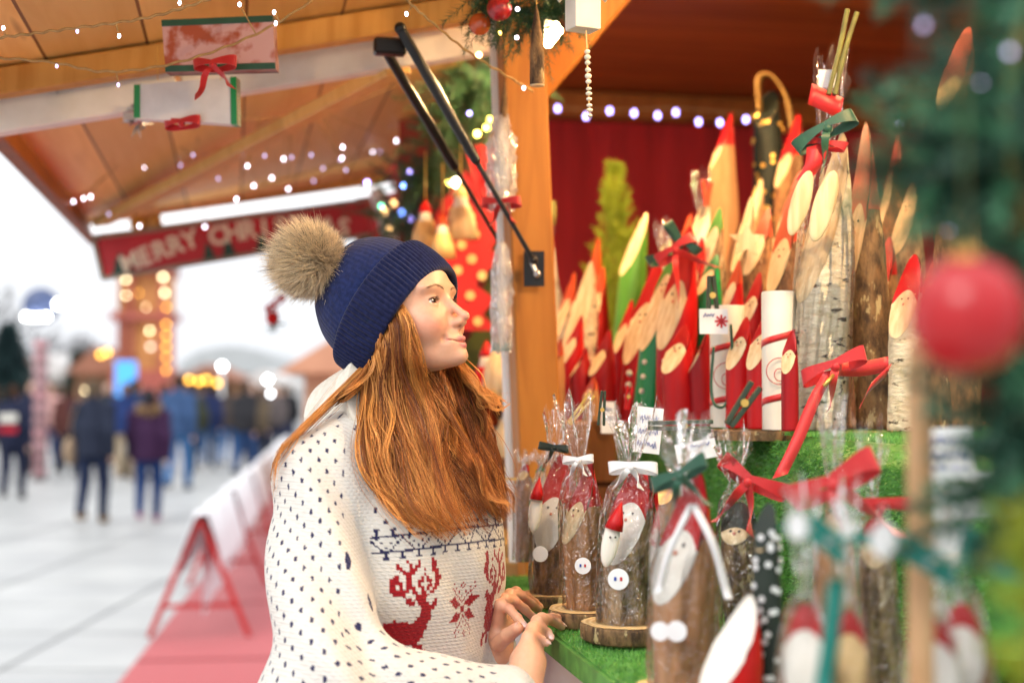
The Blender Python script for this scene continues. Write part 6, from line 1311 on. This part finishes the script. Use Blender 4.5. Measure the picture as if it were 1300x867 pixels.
def sweater_cols(V):
    q = (V-TO.astype(np.float32))@TMf; C = np.tile(CREAM, (len(V), 1))
    dt = torso_sdf(V); dr = sleeve_sdf(V, RS, RE, RW); dl = sleeve_sdf(V, LS, LE, LW)
    body = dt < np.minimum(dr, dl)-.004
    th = np.arctan2(q[:, 1], q[:, 0]+.02); s = th*.165; z = q[:, 2]
    # body: dots on the yoke, navy band, then reindeer and snowflakes
    zz = ZB+.012*np.cos(th*1.3)-.012
    def dots(a, b, pa, pb, ra, rb):
        i = np.floor(b/pb); aa = a+(i % 2)*pa/2; return (((aa/pa-np.floor(aa/pa)-.5)*pa/ra)**2+((b/pb-i-.5)*pb/rb)**2) < 1
    yoke = body & (z > zz+.004) & (np.abs(th) < 1.6) & (dr > .016) & (dl > .016)
    m = yoke & dots(s, z, .029, .0165, .0027, .0044); C[m] = NAVY
    bi = np.mod(np.round(s/ST), 28); m = body & bmp(band, bi, (zz-z)/ST); C[m] = NAVY
    m = body & bmp(band, bi, (zz-.222-z)/ST); C[m] = NAVY
    z0 = zz-.050
    m = body & bmp(flake, s/ST+10+1.6, (z0-.042-z)/ST); C[m] = RED
    SD = .0041; m = body & bmp(deer, s/SD+35, (z0-z)/SD); C[m] = RED
    m = body & bmp(deer[:, ::-1], s/SD-4.6, (z0-z)/SD); C[m] = RED
    # sleeves: dots in the sleeve's own length and girth
    for (A, B_, D, oth) in ((RS, RE, dr, dl), (RE, RW, dr, dl), (LS, LE, dl, dr), (LE, LW, dl, dr)):
        ab = B_-A; ln = np.linalg.norm(ab); ab = ab/ln; h = (V-A)@ab; e1 = np.cross(ab, TU); e1 /= np.linalg.norm(e1); e2 = np.cross(ab, e1)
        rv = V-A-h[:, None]*ab; an = np.arctan2(rv@e2, rv@e1)
        dist = np.linalg.norm(rv, axis=1)
        if A is RE or A is LE: sel = (~body) & (D <= oth) & (h > .02) 
        else:
            h2 = (V-B_)@((RW-RE) if D is dr else (LW-LE)); sel = (~body) & (D <= oth) & (h2 <= .02*np.linalg.norm((RW-RE) if D is dr else (LW-LE)))
        tv = TO-(V-rv); tv[:, 2] = 0; ca_ = (rv*tv).sum(1)/(np.linalg.norm(rv, axis=1)*np.linalg.norm(tv, axis=1)+1e-9)
        m = sel & ((ca_ < .5) | (A is RE) | (A is LE)) & ((dt > .045) | ((h < .11) & (np.abs(q[:, 1]) > .135) if A is RS or A is LS else (dt > 1))) & dots(an*.085, h, .0297, .0165, .0027, .0044); C[m] = NAVY
        wr = RW if D is dr else LW
        cuff = np.linalg.norm(V-wr, axis=1) < .065; C[(~body) & cuff & (D <= oth)] = CREAM
    return C

def knit_mat(*a, **k):
    """wool with rows of stitches in its relief"""
    m = mat(*a, **k); nt = m.node_tree; N = nt.nodes; K = nt.links
    bp = next(n for n in N if n.type == 'BUMP'); tc = next(n for n in N if n.type == 'TEX_COORD')
    w1 = N.new('ShaderNodeTexWave'); w1.bands_direction = 'Z'; w1.inputs['Scale'].default_value = 62; w1.inputs['Distortion'].default_value = .8; w1.inputs['Detail'].default_value = 1
    w2 = N.new('ShaderNodeTexWave'); w2.bands_direction = 'DIAGONAL'; w2.inputs['Scale'].default_value = 55; w2.inputs['Distortion'].default_value = 1.2
    K.new(tc.outputs['Object'], w1.inputs[0]); K.new(tc.outputs['Object'], w2.inputs[0])
    ml = N.new('ShaderNodeMath'); ml.operation = 'MULTIPLY'; K.new(w1.outputs[1], ml.inputs[0]); K.new(w2.outputs[1], ml.inputs[1])
    ad = N.new('ShaderNodeMath'); ad.operation = 'ADD'; src = bp.inputs['Height'].links[0].from_socket; K.new(src, ad.inputs[0]); K.new(ml.outputs[0], ad.inputs[1]); K.new(ad.outputs[0], bp.inputs['Height'])
    return m
lady = thing('person', 'young woman in navy bobble hat and cream reindeer sweater leaning on stall counter', 'person', (float(TO[0]), float(TO[1]), .1))
M_skin = mat('skin', (1, 1, 1), (.97, .945, .93), 190, .44, .2, 700, vcol=True, sss=.18, spec=.45, dist=.0006)
M_wool = knit_mat('sweater_wool', (1, 1, 1), (.95, .94, .92), 140, .92, .5, 420, vcol=True, sheen=.25, spec=.15, dist=.0016)
M_wool2 = mat('collar_wool', (.80, .76, .67), (.70, .66, .56), 140, .92, .5, 420, sheen=.25, spec=.15, dist=.0016)
lo = HO-np.array([.14, .14, .25]); hi = HO+np.array([.16, .14, .16])
V1, F1 = surf(upper_sdf, lo, hi, .0017)
V2, F2 = surf(rhand, np.minimum(RW, RK[3])-.07, np.array([RF[0][2][0], RF[0][2][1], RK[1][2]])+np.array([.03, .05, .05]), .0017)
V3, F3 = surf(lhand, np.minimum(LW, LTh[2])-.06, np.maximum(LK[3], LFg[3][2])+.05, .0017)
def inner_sdf(p):
    d = torso_sdf(p)+.022
    for a, b, c in ((RS, RE, RW), (LS, LE, LW)): d = su(d, np.minimum(cone(p, a, b, .045, .036), cone(p, b, c, .036, .024)), .02)
    return su(d, cone(p, tw(-.015, 0, .02), tw(-.02, 0, -.12), .054, .1), .03)
LEGS = []
for s in (-1, 1):
    LEGS += [(tw(.0, s*.085, -.5), tw(.02, s*.09, -.87), .085, .06), (tw(.02, s*.09, -.87), tw(-.01, s*.095, -1.24), .058, .042)]
def full_inner(p):
    d = inner_sdf(p)
    for a, b, ra, rb in LEGS: d = su(d, cone(p, a, b, ra*.85, rb*.85), .03)
    return d
V4, F4 = surf(full_inner, TO+np.array([-.36, -.42, -1.36]), TO+np.array([.36, .42, .02]), .016)
Vb = np.concatenate([V1, V2, V3, V4]); Fb = np.concatenate([F1, F2+len(V1), F3+len(V1)+len(V2), F4+len(V1)+len(V2)+len(V3)])
Cb = skin_cols(Vb)
# fingernails and redder knuckles belong to the skin itself
for f, k in list(zip(RF, RK))+list(zip(LFg, LK)):
    b = np.exp(-(np.linalg.norm(Vb-f[0], axis=1)/.009)**2)[:, None]*.4; Cb = Cb*(1-b)+BLUSH*b
    tip = f[2]+(f[2]-f[1])*.12+np.array([0, 0, .006]); b = np.clip(1.4-np.linalg.norm(Vb-tip, axis=1)/.0055, 0, 1)[:, None]*.6; Cb = Cb*(1-b)+np.array((.85, .55, .48))*b
arr_obj(Vb, Fb, 'body', M_skin, lady, C=Cb)
M_nail = mat('fingernail', (.80, .52, .45), None, 40, .22, spec=.6, coat=.3)
for f, rr in ((RF[0], .0060), (RF[1], .006), (RF[2], .0058), (RF[3], .005), (LFg[0], .006), (LFg[1], .006), (LFg[2], .0058), (LTh, .007)):
    dd = f[2]-f[1]; dd /= np.linalg.norm(dd); up_ = np.array([-.25, -.45, .85]); up_ -= dd*np.dot(up_, dd); up_ /= np.linalg.norm(up_); sd_ = np.cross(dd, up_)
    mb = MB(); o_ = MB().ball((0, 0, 0), 1, 12, 8, (.0042*rr/.006, .0058*rr/.006, .0012)); mb.add(f[2]+dd*.0015+up_*rr*.88+o_.v[0]@np.stack([sd_, dd, up_], 0), o_.f); build(mb, 'fingernail', M_nail, lady, True)
for s in (-1, 1):                                    # eyes
    e = MB().ball((0, 0, 0), .0123, 28, 20, ax=(1, 0, 0)); V = np.concatenate(e.v); rr = np.linalg.norm(V[:, 1:]-np.array([.0006, 0]), axis=1)
    gz = V[:, 0] > 0; C = np.tile((.78, .74, .71), (len(V), 1)); C[gz & (rr < .0066)] = (.085, .042, .02); C[gz & (rr < .0027)] = (.005, .005, .005)
    gr = R(-14); V = V@np.array([[math.cos(gr), -math.sin(gr), 0], [math.sin(gr), math.cos(gr), 0], [0, 0, 1]]).T; V = HO+(V@HM.T)*.97+HM@np.array([.0738, s*.031, -.001])*.97
    arr_obj(V, np.array([q for q in e.f if len(q) == 4]), 'eye', mat('eye_surface', (1, 1, 1), (.96, .95, .95), 60, .08, vcol=True, spec=.7, coat=.6), lady, C=C)
M_brow = mat('brow_hair', (.20, .10, .05), (.13, .06, .03), 40, .6)
for s in (-1, 1):                                    # eyebrow hairs and lashes
    mb = MB(); n = 150; t = rng.uniform(0, 1, n); y = .011+t*.037; z = .0155+.0075*np.sin(np.minimum(t*1.35, 1.15)*1.9)-.0025*t+rng.normal(0, .0009, n)
    base = np.stack([np.full(n, .09), s*y, z], 1).astype(np.float32)*.97
    for _ in range(10): base[:, 0] -= np.clip(head_sdf(base), -.01, .01)*.9
    dr_ = np.stack([np.full(n, .05)-t*.5, s*np.full(n, 1.), np.full(n, .5)-t*.9], 1)
    mb.needles(HO+base@HM.T, dr_@HM.T, rng.uniform(.004, .0065, n), .0005)
    n = 34; a = np.linspace(-1, 1, n); base = np.stack([.0865-.004*np.abs(a), s*.0325+a*.0128, .0026-.0036*a*a], 1)*.97
    mb.needles(HO+base@HM.T, np.stack([np.full(n, 1.), a*.6, np.full(n, .45)], 1)@HM.T, .0062, .0007)
    build(mb, 'eyebrow', M_brow, lady)
VS, FS = surf(sweater_sdf, np.minimum(np.minimum(RE, RW), TO+np.array([-.35, -.4, -.64]))-.11, TO+np.array([.36, .42, .1]), .0023)
arr_obj(VS, FS, 'sweater', M_wool, lady, C=sweater_cols(VS))
VC, FC = surf(collar_sdf, tw(0, 0, 0)-.19, tw(0, 0, 0)+.19, .003); arr_obj(VC, FC, 'polo_neck', M_wool2, lady)
def jeans_sdf(p):
    d = ellip((p-TO.astype(np.float32))@TMf, (0, 0, -.52), (.125, .17, .14))
    for a, b, ra, rb in LEGS: d = su(d, cone(p, a, b, ra, rb+.01), .03)
    return d
VJ, FJ = surf(jeans_sdf, TO+np.array([-.3, -.3, -1.36]), TO+np.array([.3, .3, -.36]), .012); arr_obj(VJ, FJ, 'jeans', mat('denim', (.05, .08, .16), (.03, .05, .11), 200, .8), lady)
for s in (-1, 1):
    mb = MB(); a = tw(-.02, s*.095, 0); a[2] = .1
    mb.lathe([(.05, .0), (.052, .03), (.046, .09), (.05, .2), (.052, .22)], a, 18); mb.ball(a+TF*.1+UP*.035, .05, 14, 8, (1.0, 1.0, .68)); mb.ball(a+TF*.05+UP*.04, .05, 14, 8, (1, 1, .78))
    build(mb, 'boot', mat('boot_leather', (.06, .035, .02), None, 30, .5), lady, True)

# --- hat: opening ring tilted from the forehead down to the nape
M_hat = mat('hat_wool', (.013, .018, .066), (.007, .010, .04), 160, .95, .6, 520, sheen=.12, spec=.1, dist=.0016)
M_hat2 = mat('hat_crown_wool', (.015, .025, .098), (.008, .014, .056), 160, .95, .5, 520, sheen=.12, spec=.1, dist=.0016)
def hat_ring(h, th, grow=0, crown=False):
    a_, b_ = .1005, .090
    if not crown: k = 1.0+.22*np.sin(np.clip(h/.16, 0, 1)*2.3)*.35
    else: k = None
    return a_, b_, k
def hat_pt(h, th, k, ro=0):
    a_, b_ = .0965, .0865
    x = (a_*k+ro)*np.cos(th); y = (b_*k+ro)*np.sin(th)
    return ho+np.multiply.outer(x, HD)+np.multiply.outer(y, HL)+np.multiply.outer(h+.004*np.cos(2*th), HA)
nt_ = 720; th = np.arange(nt_)/nt_*2*np.pi; nr = 84
# crown, from inside the cuff up to the gathered tip
rows = []
for i in range(40):
    t = i/39; ang = t*math.pi/2; h = .03+.133*math.sin(ang)**1.0; k = 1.035*math.cos(ang)**.62+.02
    k *= 1+.028*math.sin(min(1, t*1.6)*math.pi)
    rows.append(hat_pt(np.full(nt_, h)+.0012*np.sin(th*9+t*6), th, k, .0004*np.sin(th*70)*(1-t)))
crown = arr_obj(np.concatenate(rows), np.array(MB().grid(np.zeros((nt_*40, 3)), nt_, 40, True).f), 'hat', M_hat2, lady)
rows = []
prof = [(.004, -.0), (.0, .001), (-.002, .004), (-.002, .008), (.001, .0105), (.008, .0118)]+[(.012+.048*i/9, .0125+.0016*math.sin(i/9*3.1)) for i in range(10)]+[(.0635, .0125), (.066, .010), (.066, .006), (.062, .001)]
for (h, ro) in prof:
    rib = np.abs(np.cos(th*44))*2-1.4; amp = .0017 if .003 < h < .0635 else .0006
    k = 1.0+.045*max(0, h)/.06
    rows.append(hat_pt(np.full(nt_, h), th, k, ro+amp*rib+.0006*np.sin(th*5+h*40)))
arr_obj(np.concatenate(rows), np.array(MB().grid(np.zeros((nt_*len(prof), 3)), nt_, len(prof), True).f), 'hat_cuff', M_hat, lady)
# --- fur bobble
PB = P(392, 327, 2.16); n = 26000
d = rng.normal(size=(n, 3)); d /= np.linalg.norm(d, axis=1)[:, None]
root = ho+HA*.163; drp = np.where(rng.uniform(size=n) < .12, 1.18, 1.0)
clump = np.round(d*4.5)/4.5+rng.normal(0, .10, (n, 3)); clump /= np.linalg.norm(clump, axis=1)[:, None]
base = root+(PB-root)*rng.uniform(.15, 1.0, n)[:, None]+d*.02*rng.uniform(.2, 1, n)[:, None]
tgt = PB+(d*.55+clump*.45)*.058; dd = tgt-base; ln = np.linalg.norm(dd, axis=1); dd /= ln[:, None]; ln = ln*rng.uniform(.78, 1.1, n)*drp
seg = 5; t = np.linspace(0, 1, seg); bend = rng.normal(0, .25, (n, 3))+np.array([-.15, 0, -.3])
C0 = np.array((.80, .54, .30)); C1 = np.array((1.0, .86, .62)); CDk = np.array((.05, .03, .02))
dark = (rng.uniform(size=n) < .10)[:, None]
side = np.cross(dd, rng.normal(size=(n, 3))); side /= np.linalg.norm(side, axis=1)[:, None]; si2 = np.cross(dd, side)
VV = []; CC = []
for i in range(seg):
    c = base+(dd*t[i]+bend*(t[i]**2)*.28)*ln[:, None]*1.0; wv = .0005*(1-t[i])+.0001
    for a_ in range(3): VV.append(c+wv*(side*math.cos(a_*2.1)+si2*math.sin(a_*2.1)))
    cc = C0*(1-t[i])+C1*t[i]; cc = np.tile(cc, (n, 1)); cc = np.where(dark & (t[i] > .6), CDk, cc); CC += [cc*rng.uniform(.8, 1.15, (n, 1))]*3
VV = np.stack(VV, 1).reshape(n, -1, 3); CC = np.stack(CC, 1).reshape(-1, 3); b0 = np.arange(n)[:, None]*(seg*3)
FFl = []
for i in range(seg-1):
    for a_ in range(3):
        k = (a_+1) % 3; FFl.append(np.stack([b0[:, 0]+i*3+a_, b0[:, 0]+i*3+k, b0[:, 0]+i*3+3+k, b0[:, 0]+i*3+3+a_], 1))
def hair_mat(name, c2=(1, 1, 1)):
    m = mat(name, (1, 1, 1), c2, 60, .38, vcol=True, spec=.5); return m
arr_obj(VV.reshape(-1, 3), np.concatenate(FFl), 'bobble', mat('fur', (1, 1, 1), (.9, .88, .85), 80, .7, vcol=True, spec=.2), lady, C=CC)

# --- long hair in locks
def hit(u, v, off, far=None, f=None):
    f = f or scene_sdf
    """distance at which the sight line meets her, minus a little: strands lie on hat, neck and sweater"""
    n = len(u); r = np.stack([(u-650)/FPX, math.cos(PITCH)-(433.5-v)/FPX*math.sin(PITCH), math.sin(PITCH)+(433.5-v)/FPX*math.cos(PITCH)], 1)
    t = np.full(n, 1.6)
    for _ in range(50): t = t+f((np.array([0, 0, CAMZ])+r*t[:, None]).astype(np.float32))*.8
    t = np.where(t > 2.5, 2.16 if far is None else far, t)
    return t-off
LOCKS = [  # control points u, v; number of strands; spread px at top, middle, end; distance (None: lies on her), colour 0 dark .. 1 gold
 ([(496, 372), (514, 402), (521, 436), (533, 482), (548, 530), (560, 600), (572, 668)], 190, (4, 7, 8), None, .78),
 ([(490, 378), (506, 415), (510, 460), (522, 510), (543, 570), (568, 630), (598, 676)], 420, (6, 13, 9), None, .55),
 ([(480, 386), (497, 425), (496, 470), (508, 520), (528, 590), (550, 645), (578, 680)], 460, (7, 17, 9), None, .55),
 ([(470, 398), (488, 440), (482, 490), (490, 550), (506, 610), (532, 652), (562, 678)], 460, (7, 16, 8), None, .48),
 ([(460, 412), (478, 450), (471, 500), (472, 560), (486, 615), (510, 650), (543, 670)], 420, (7, 12, 7), None, .6),
 ([(456, 420), (478, 462), (474, 510), (472, 560), (482, 606), (502, 638), (530, 658)], 240, (6, 7, 6), None, .8),
 ([(494, 375), (511, 420), (524, 470), (556, 520), (588, 570), (614, 620), (640, 662)], 300, (5, 10, 8), None, .42),
 ([(488, 380), (508, 450), (528, 505), (564, 560), (596, 605), (620, 640), (646, 664)], 220, (6, 14, 8), None, .3),
 ([(484, 384), (508, 470), (534, 520), (554, 570), (570, 620), (590, 655), (604, 670)], 60, (7, 15, 8), None, .4),
 ([(556, 440), (566, 500), (580, 540), (598, 590), (620, 630), (642, 658)], 300, (11, 14, 8), 2.17, .12),
 ([(566, 440), (584, 496), (600, 540), (616, 585), (630, 625), (645, 655)], 420, (9, 12, 7), 2.21, .3),
 ([(548, 450), (556, 515), (572, 560), (592, 610), (612, 645), (632, 666)], 120, (11, 14, 8), 2.12, .2),
 ([(572, 452), (560, 530), (560, 580), (574, 625), (590, 655), (598, 678)], 24, (9, 12, 7), 2.08, .3),
 ([(566, 440), (596, 484), (612, 502), (628, 511), (648, 514)], 120, (6, 5, 3), 2.19, 1.0),
 ([(568, 440), (598, 496), (612, 530), (619, 556), (612, 574)], 60, (6, 6, 3), 2.21, .7),
 ([(570, 440), (602, 480), (620, 500), (642, 520)], 60, (5, 5, 4), 2.2, 1.0),
 ([(590, 560), (610, 600), (630, 634), (648, 650)], 60, (7, 6, 5), 2.12, .8),
 ([(455, 420), (470, 462), (444, 495), (404, 516), (372, 540), (350, 580), (338, 635)], 130, (5, 5, 4), None, .6),
 ([(452, 424), (466, 470), (434, 504), (394, 520), (366, 548), (346, 592), (335, 650)], 70, (5, 4, 2.5), None, .45),
 ([(452, 430), (458, 468), (424, 482), (402, 497), (380, 520), (362, 548)], 60, (5, 4, 3), None, .85),
 ([(462, 416), (480, 475), (482, 520), (488, 560), (490, 600)], 60, (7, 8, 8), None, .9),
 ([(494, 372), (530, 440), (524, 480), (500, 503), (478, 520)], 26, (5, 5, 4), None, 1.0),
 ([(470, 392), (504, 460), (534, 500), (550, 560), (548, 620), (556, 672)], 60, (9, 22, 18), None, 1.0),
]
HV = []; HC = []; HFc = []; off0 = 0; SEG = 26
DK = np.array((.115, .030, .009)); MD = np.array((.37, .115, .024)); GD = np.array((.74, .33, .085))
for (pts, cnt, sp, dep, tone) in LOCKS:
    cnt = int(cnt*1.25); tone = min(1, tone+.1)
    cl = max(6, cnt//13)
    t = np.linspace(0, 1, SEG); gp = spline(pts, SEG)
    spr = np.interp(t, (0, .5, 1), sp)
    co = rng.normal(0, 1, (cl, 2)); ci = rng.integers(0, cl, cnt)
    lnf = rng.uniform(.74, 1.04, cl)[ci]*rng.uniform(.93, 1.04, cnt); lnf = np.minimum(lnf, 1.04)
    a1 = np.clip(co[ci, 0]*.66+rng.normal(0, .27, cnt), -1.35, 1.35); ph = rng.uniform(0, 6.3, cl)[ci]; fr = rng.uniform(1.0, 2.6, cl)[ci]; am = rng.uniform(1.5, 8, cl)[ci]*rng.uniform(.8, 1.2, cnt)
    fly = np.where(rng.uniform(size=cnt) < .10, rng.normal(0, 12, cnt), 0)
    tt = np.minimum(t[None, :]*lnf[:, None], 1.0); gu = np.interp(tt, t, gp[:, 0]); gv = np.interp(tt, t, gp[:, 1])
    tang = np.gradient(gp, axis=0); tang /= np.linalg.norm(tang, axis=1)[:, None]+1e-9
    nu = np.interp(tt, t, -tang[:, 1]); nv = np.interp(tt, t, tang[:, 0]); sw = np.interp(tt, t, spr)
    lat = a1[:, None]*sw+am[:, None]*np.sin(ph[:, None]+fr[:, None]*tt*6.3)*np.clip(tt*2, 0, 1)+fly[:, None]*tt**2
    U_ = gu+nu*lat; V_ = gv+nv*lat
    lay = np.abs(co[ci, 1])*.013+rng.uniform(0, .009, cnt)+.003
    if dep is None:
        D_ = hit(U_.ravel(), V_.ravel(), 0, None).reshape(U_.shape)
        # hair bridges hollows: smooth the distance along each strand, never behind the surface
        Ds = D_.copy()
        for _ in range(14):
            Ds[:, 1:-1] = (Ds[:, :-2]+2*Ds[:, 1:-1]+Ds[:, 2:])/4; Ds = np.minimum(Ds, D_)
        D_ = Ds-(lay[:, None]*np.clip(.35+tt*1.2, 0, 1))
    else:
        kb = np.clip(tt/.28, 0, 1); kb = kb*kb*(3-2*kb); D_ = dep+(2.235-dep)*(1-kb)+(co[ci, 1]*.012+rng.normal(0, .004, cnt))[:, None]
        Dh = hit(U_.ravel(), V_.ravel(), 0, 9, lambda p: np.minimum(sweater_sdf(p), collar_sdf(p))).reshape(U_.shape); D_ = np.minimum(D_, Dh-.004-lay[:, None]*.5)
        Dq = hit(U_.ravel(), V_.ravel(), 0, 9, upper_sdf).reshape(U_.shape); D_ = np.where((Dq < 3) & (tt < .3), np.maximum(D_, Dq+.012), D_)
    kb = np.clip(tt/.15, 0, 1); kb = kb*kb*(3-2*kb)
    if dep is None: D_ = np.minimum(2.15+(D_-2.15)*kb, hit(U_.ravel(), V_.ravel(), 0, 9).reshape(U_.shape)-.003)
    xc = (U_-650)/FPX*D_; yc = (433.5-V_)/FPX*D_
    X = np.stack([xc, D_*math.cos(PITCH)-yc*math.sin(PITCH), CAMZ+D_*math.sin(PITCH)+yc*math.cos(PITCH)], -1)
    q = X-ho; hh = q@HA; x = q@HD; y = q@HL; rr = np.sqrt((x/.0965)**2+(y/.0865)**2); kk = np.where((hh > -.004) & (rr > .95), .95/rr, 1.0)
    X = ho+hh[..., None]*HA+(x*kk)[..., None]*HD+(y*kk)[..., None]*HL          # tucked in under the cuff
    T = np.gradient(X, axis=1); T /= np.linalg.norm(T, axis=2)[..., None]+1e-9
    s1 = np.cross(T, np.array([.2, 1, .1])); s1 /= np.linalg.norm(s1, axis=2)[..., None]+1e-9; s2 = np.cross(T, s1)
    rad = np.interp(t, (0, .15, .75, 1), (.0003, .0004, .00034, .00008))[None, :, None]*rng.uniform(.75, 1.5, (cnt, 1, 1))
    vv = np.stack([X+rad*(s1*math.cos(a)+s2*math.sin(a)) for a in (0, 2.094, 4.189)], 2).reshape(-1, 3)
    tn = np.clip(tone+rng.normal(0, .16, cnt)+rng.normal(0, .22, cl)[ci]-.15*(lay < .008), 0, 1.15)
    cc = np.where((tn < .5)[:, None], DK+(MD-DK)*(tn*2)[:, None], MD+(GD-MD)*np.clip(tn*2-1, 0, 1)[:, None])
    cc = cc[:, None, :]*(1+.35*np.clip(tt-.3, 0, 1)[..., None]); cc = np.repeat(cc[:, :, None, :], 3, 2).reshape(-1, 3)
    k0 = (np.arange(cnt)*SEG*3)[:, None]+np.arange(SEG-1)[None, :]*3
    for a in range(3):
        b = (a+1) % 3; HFc.append(np.stack([k0+a, k0+b, k0+3+b, k0+3+a], -1).reshape(-1, 4)+off0)
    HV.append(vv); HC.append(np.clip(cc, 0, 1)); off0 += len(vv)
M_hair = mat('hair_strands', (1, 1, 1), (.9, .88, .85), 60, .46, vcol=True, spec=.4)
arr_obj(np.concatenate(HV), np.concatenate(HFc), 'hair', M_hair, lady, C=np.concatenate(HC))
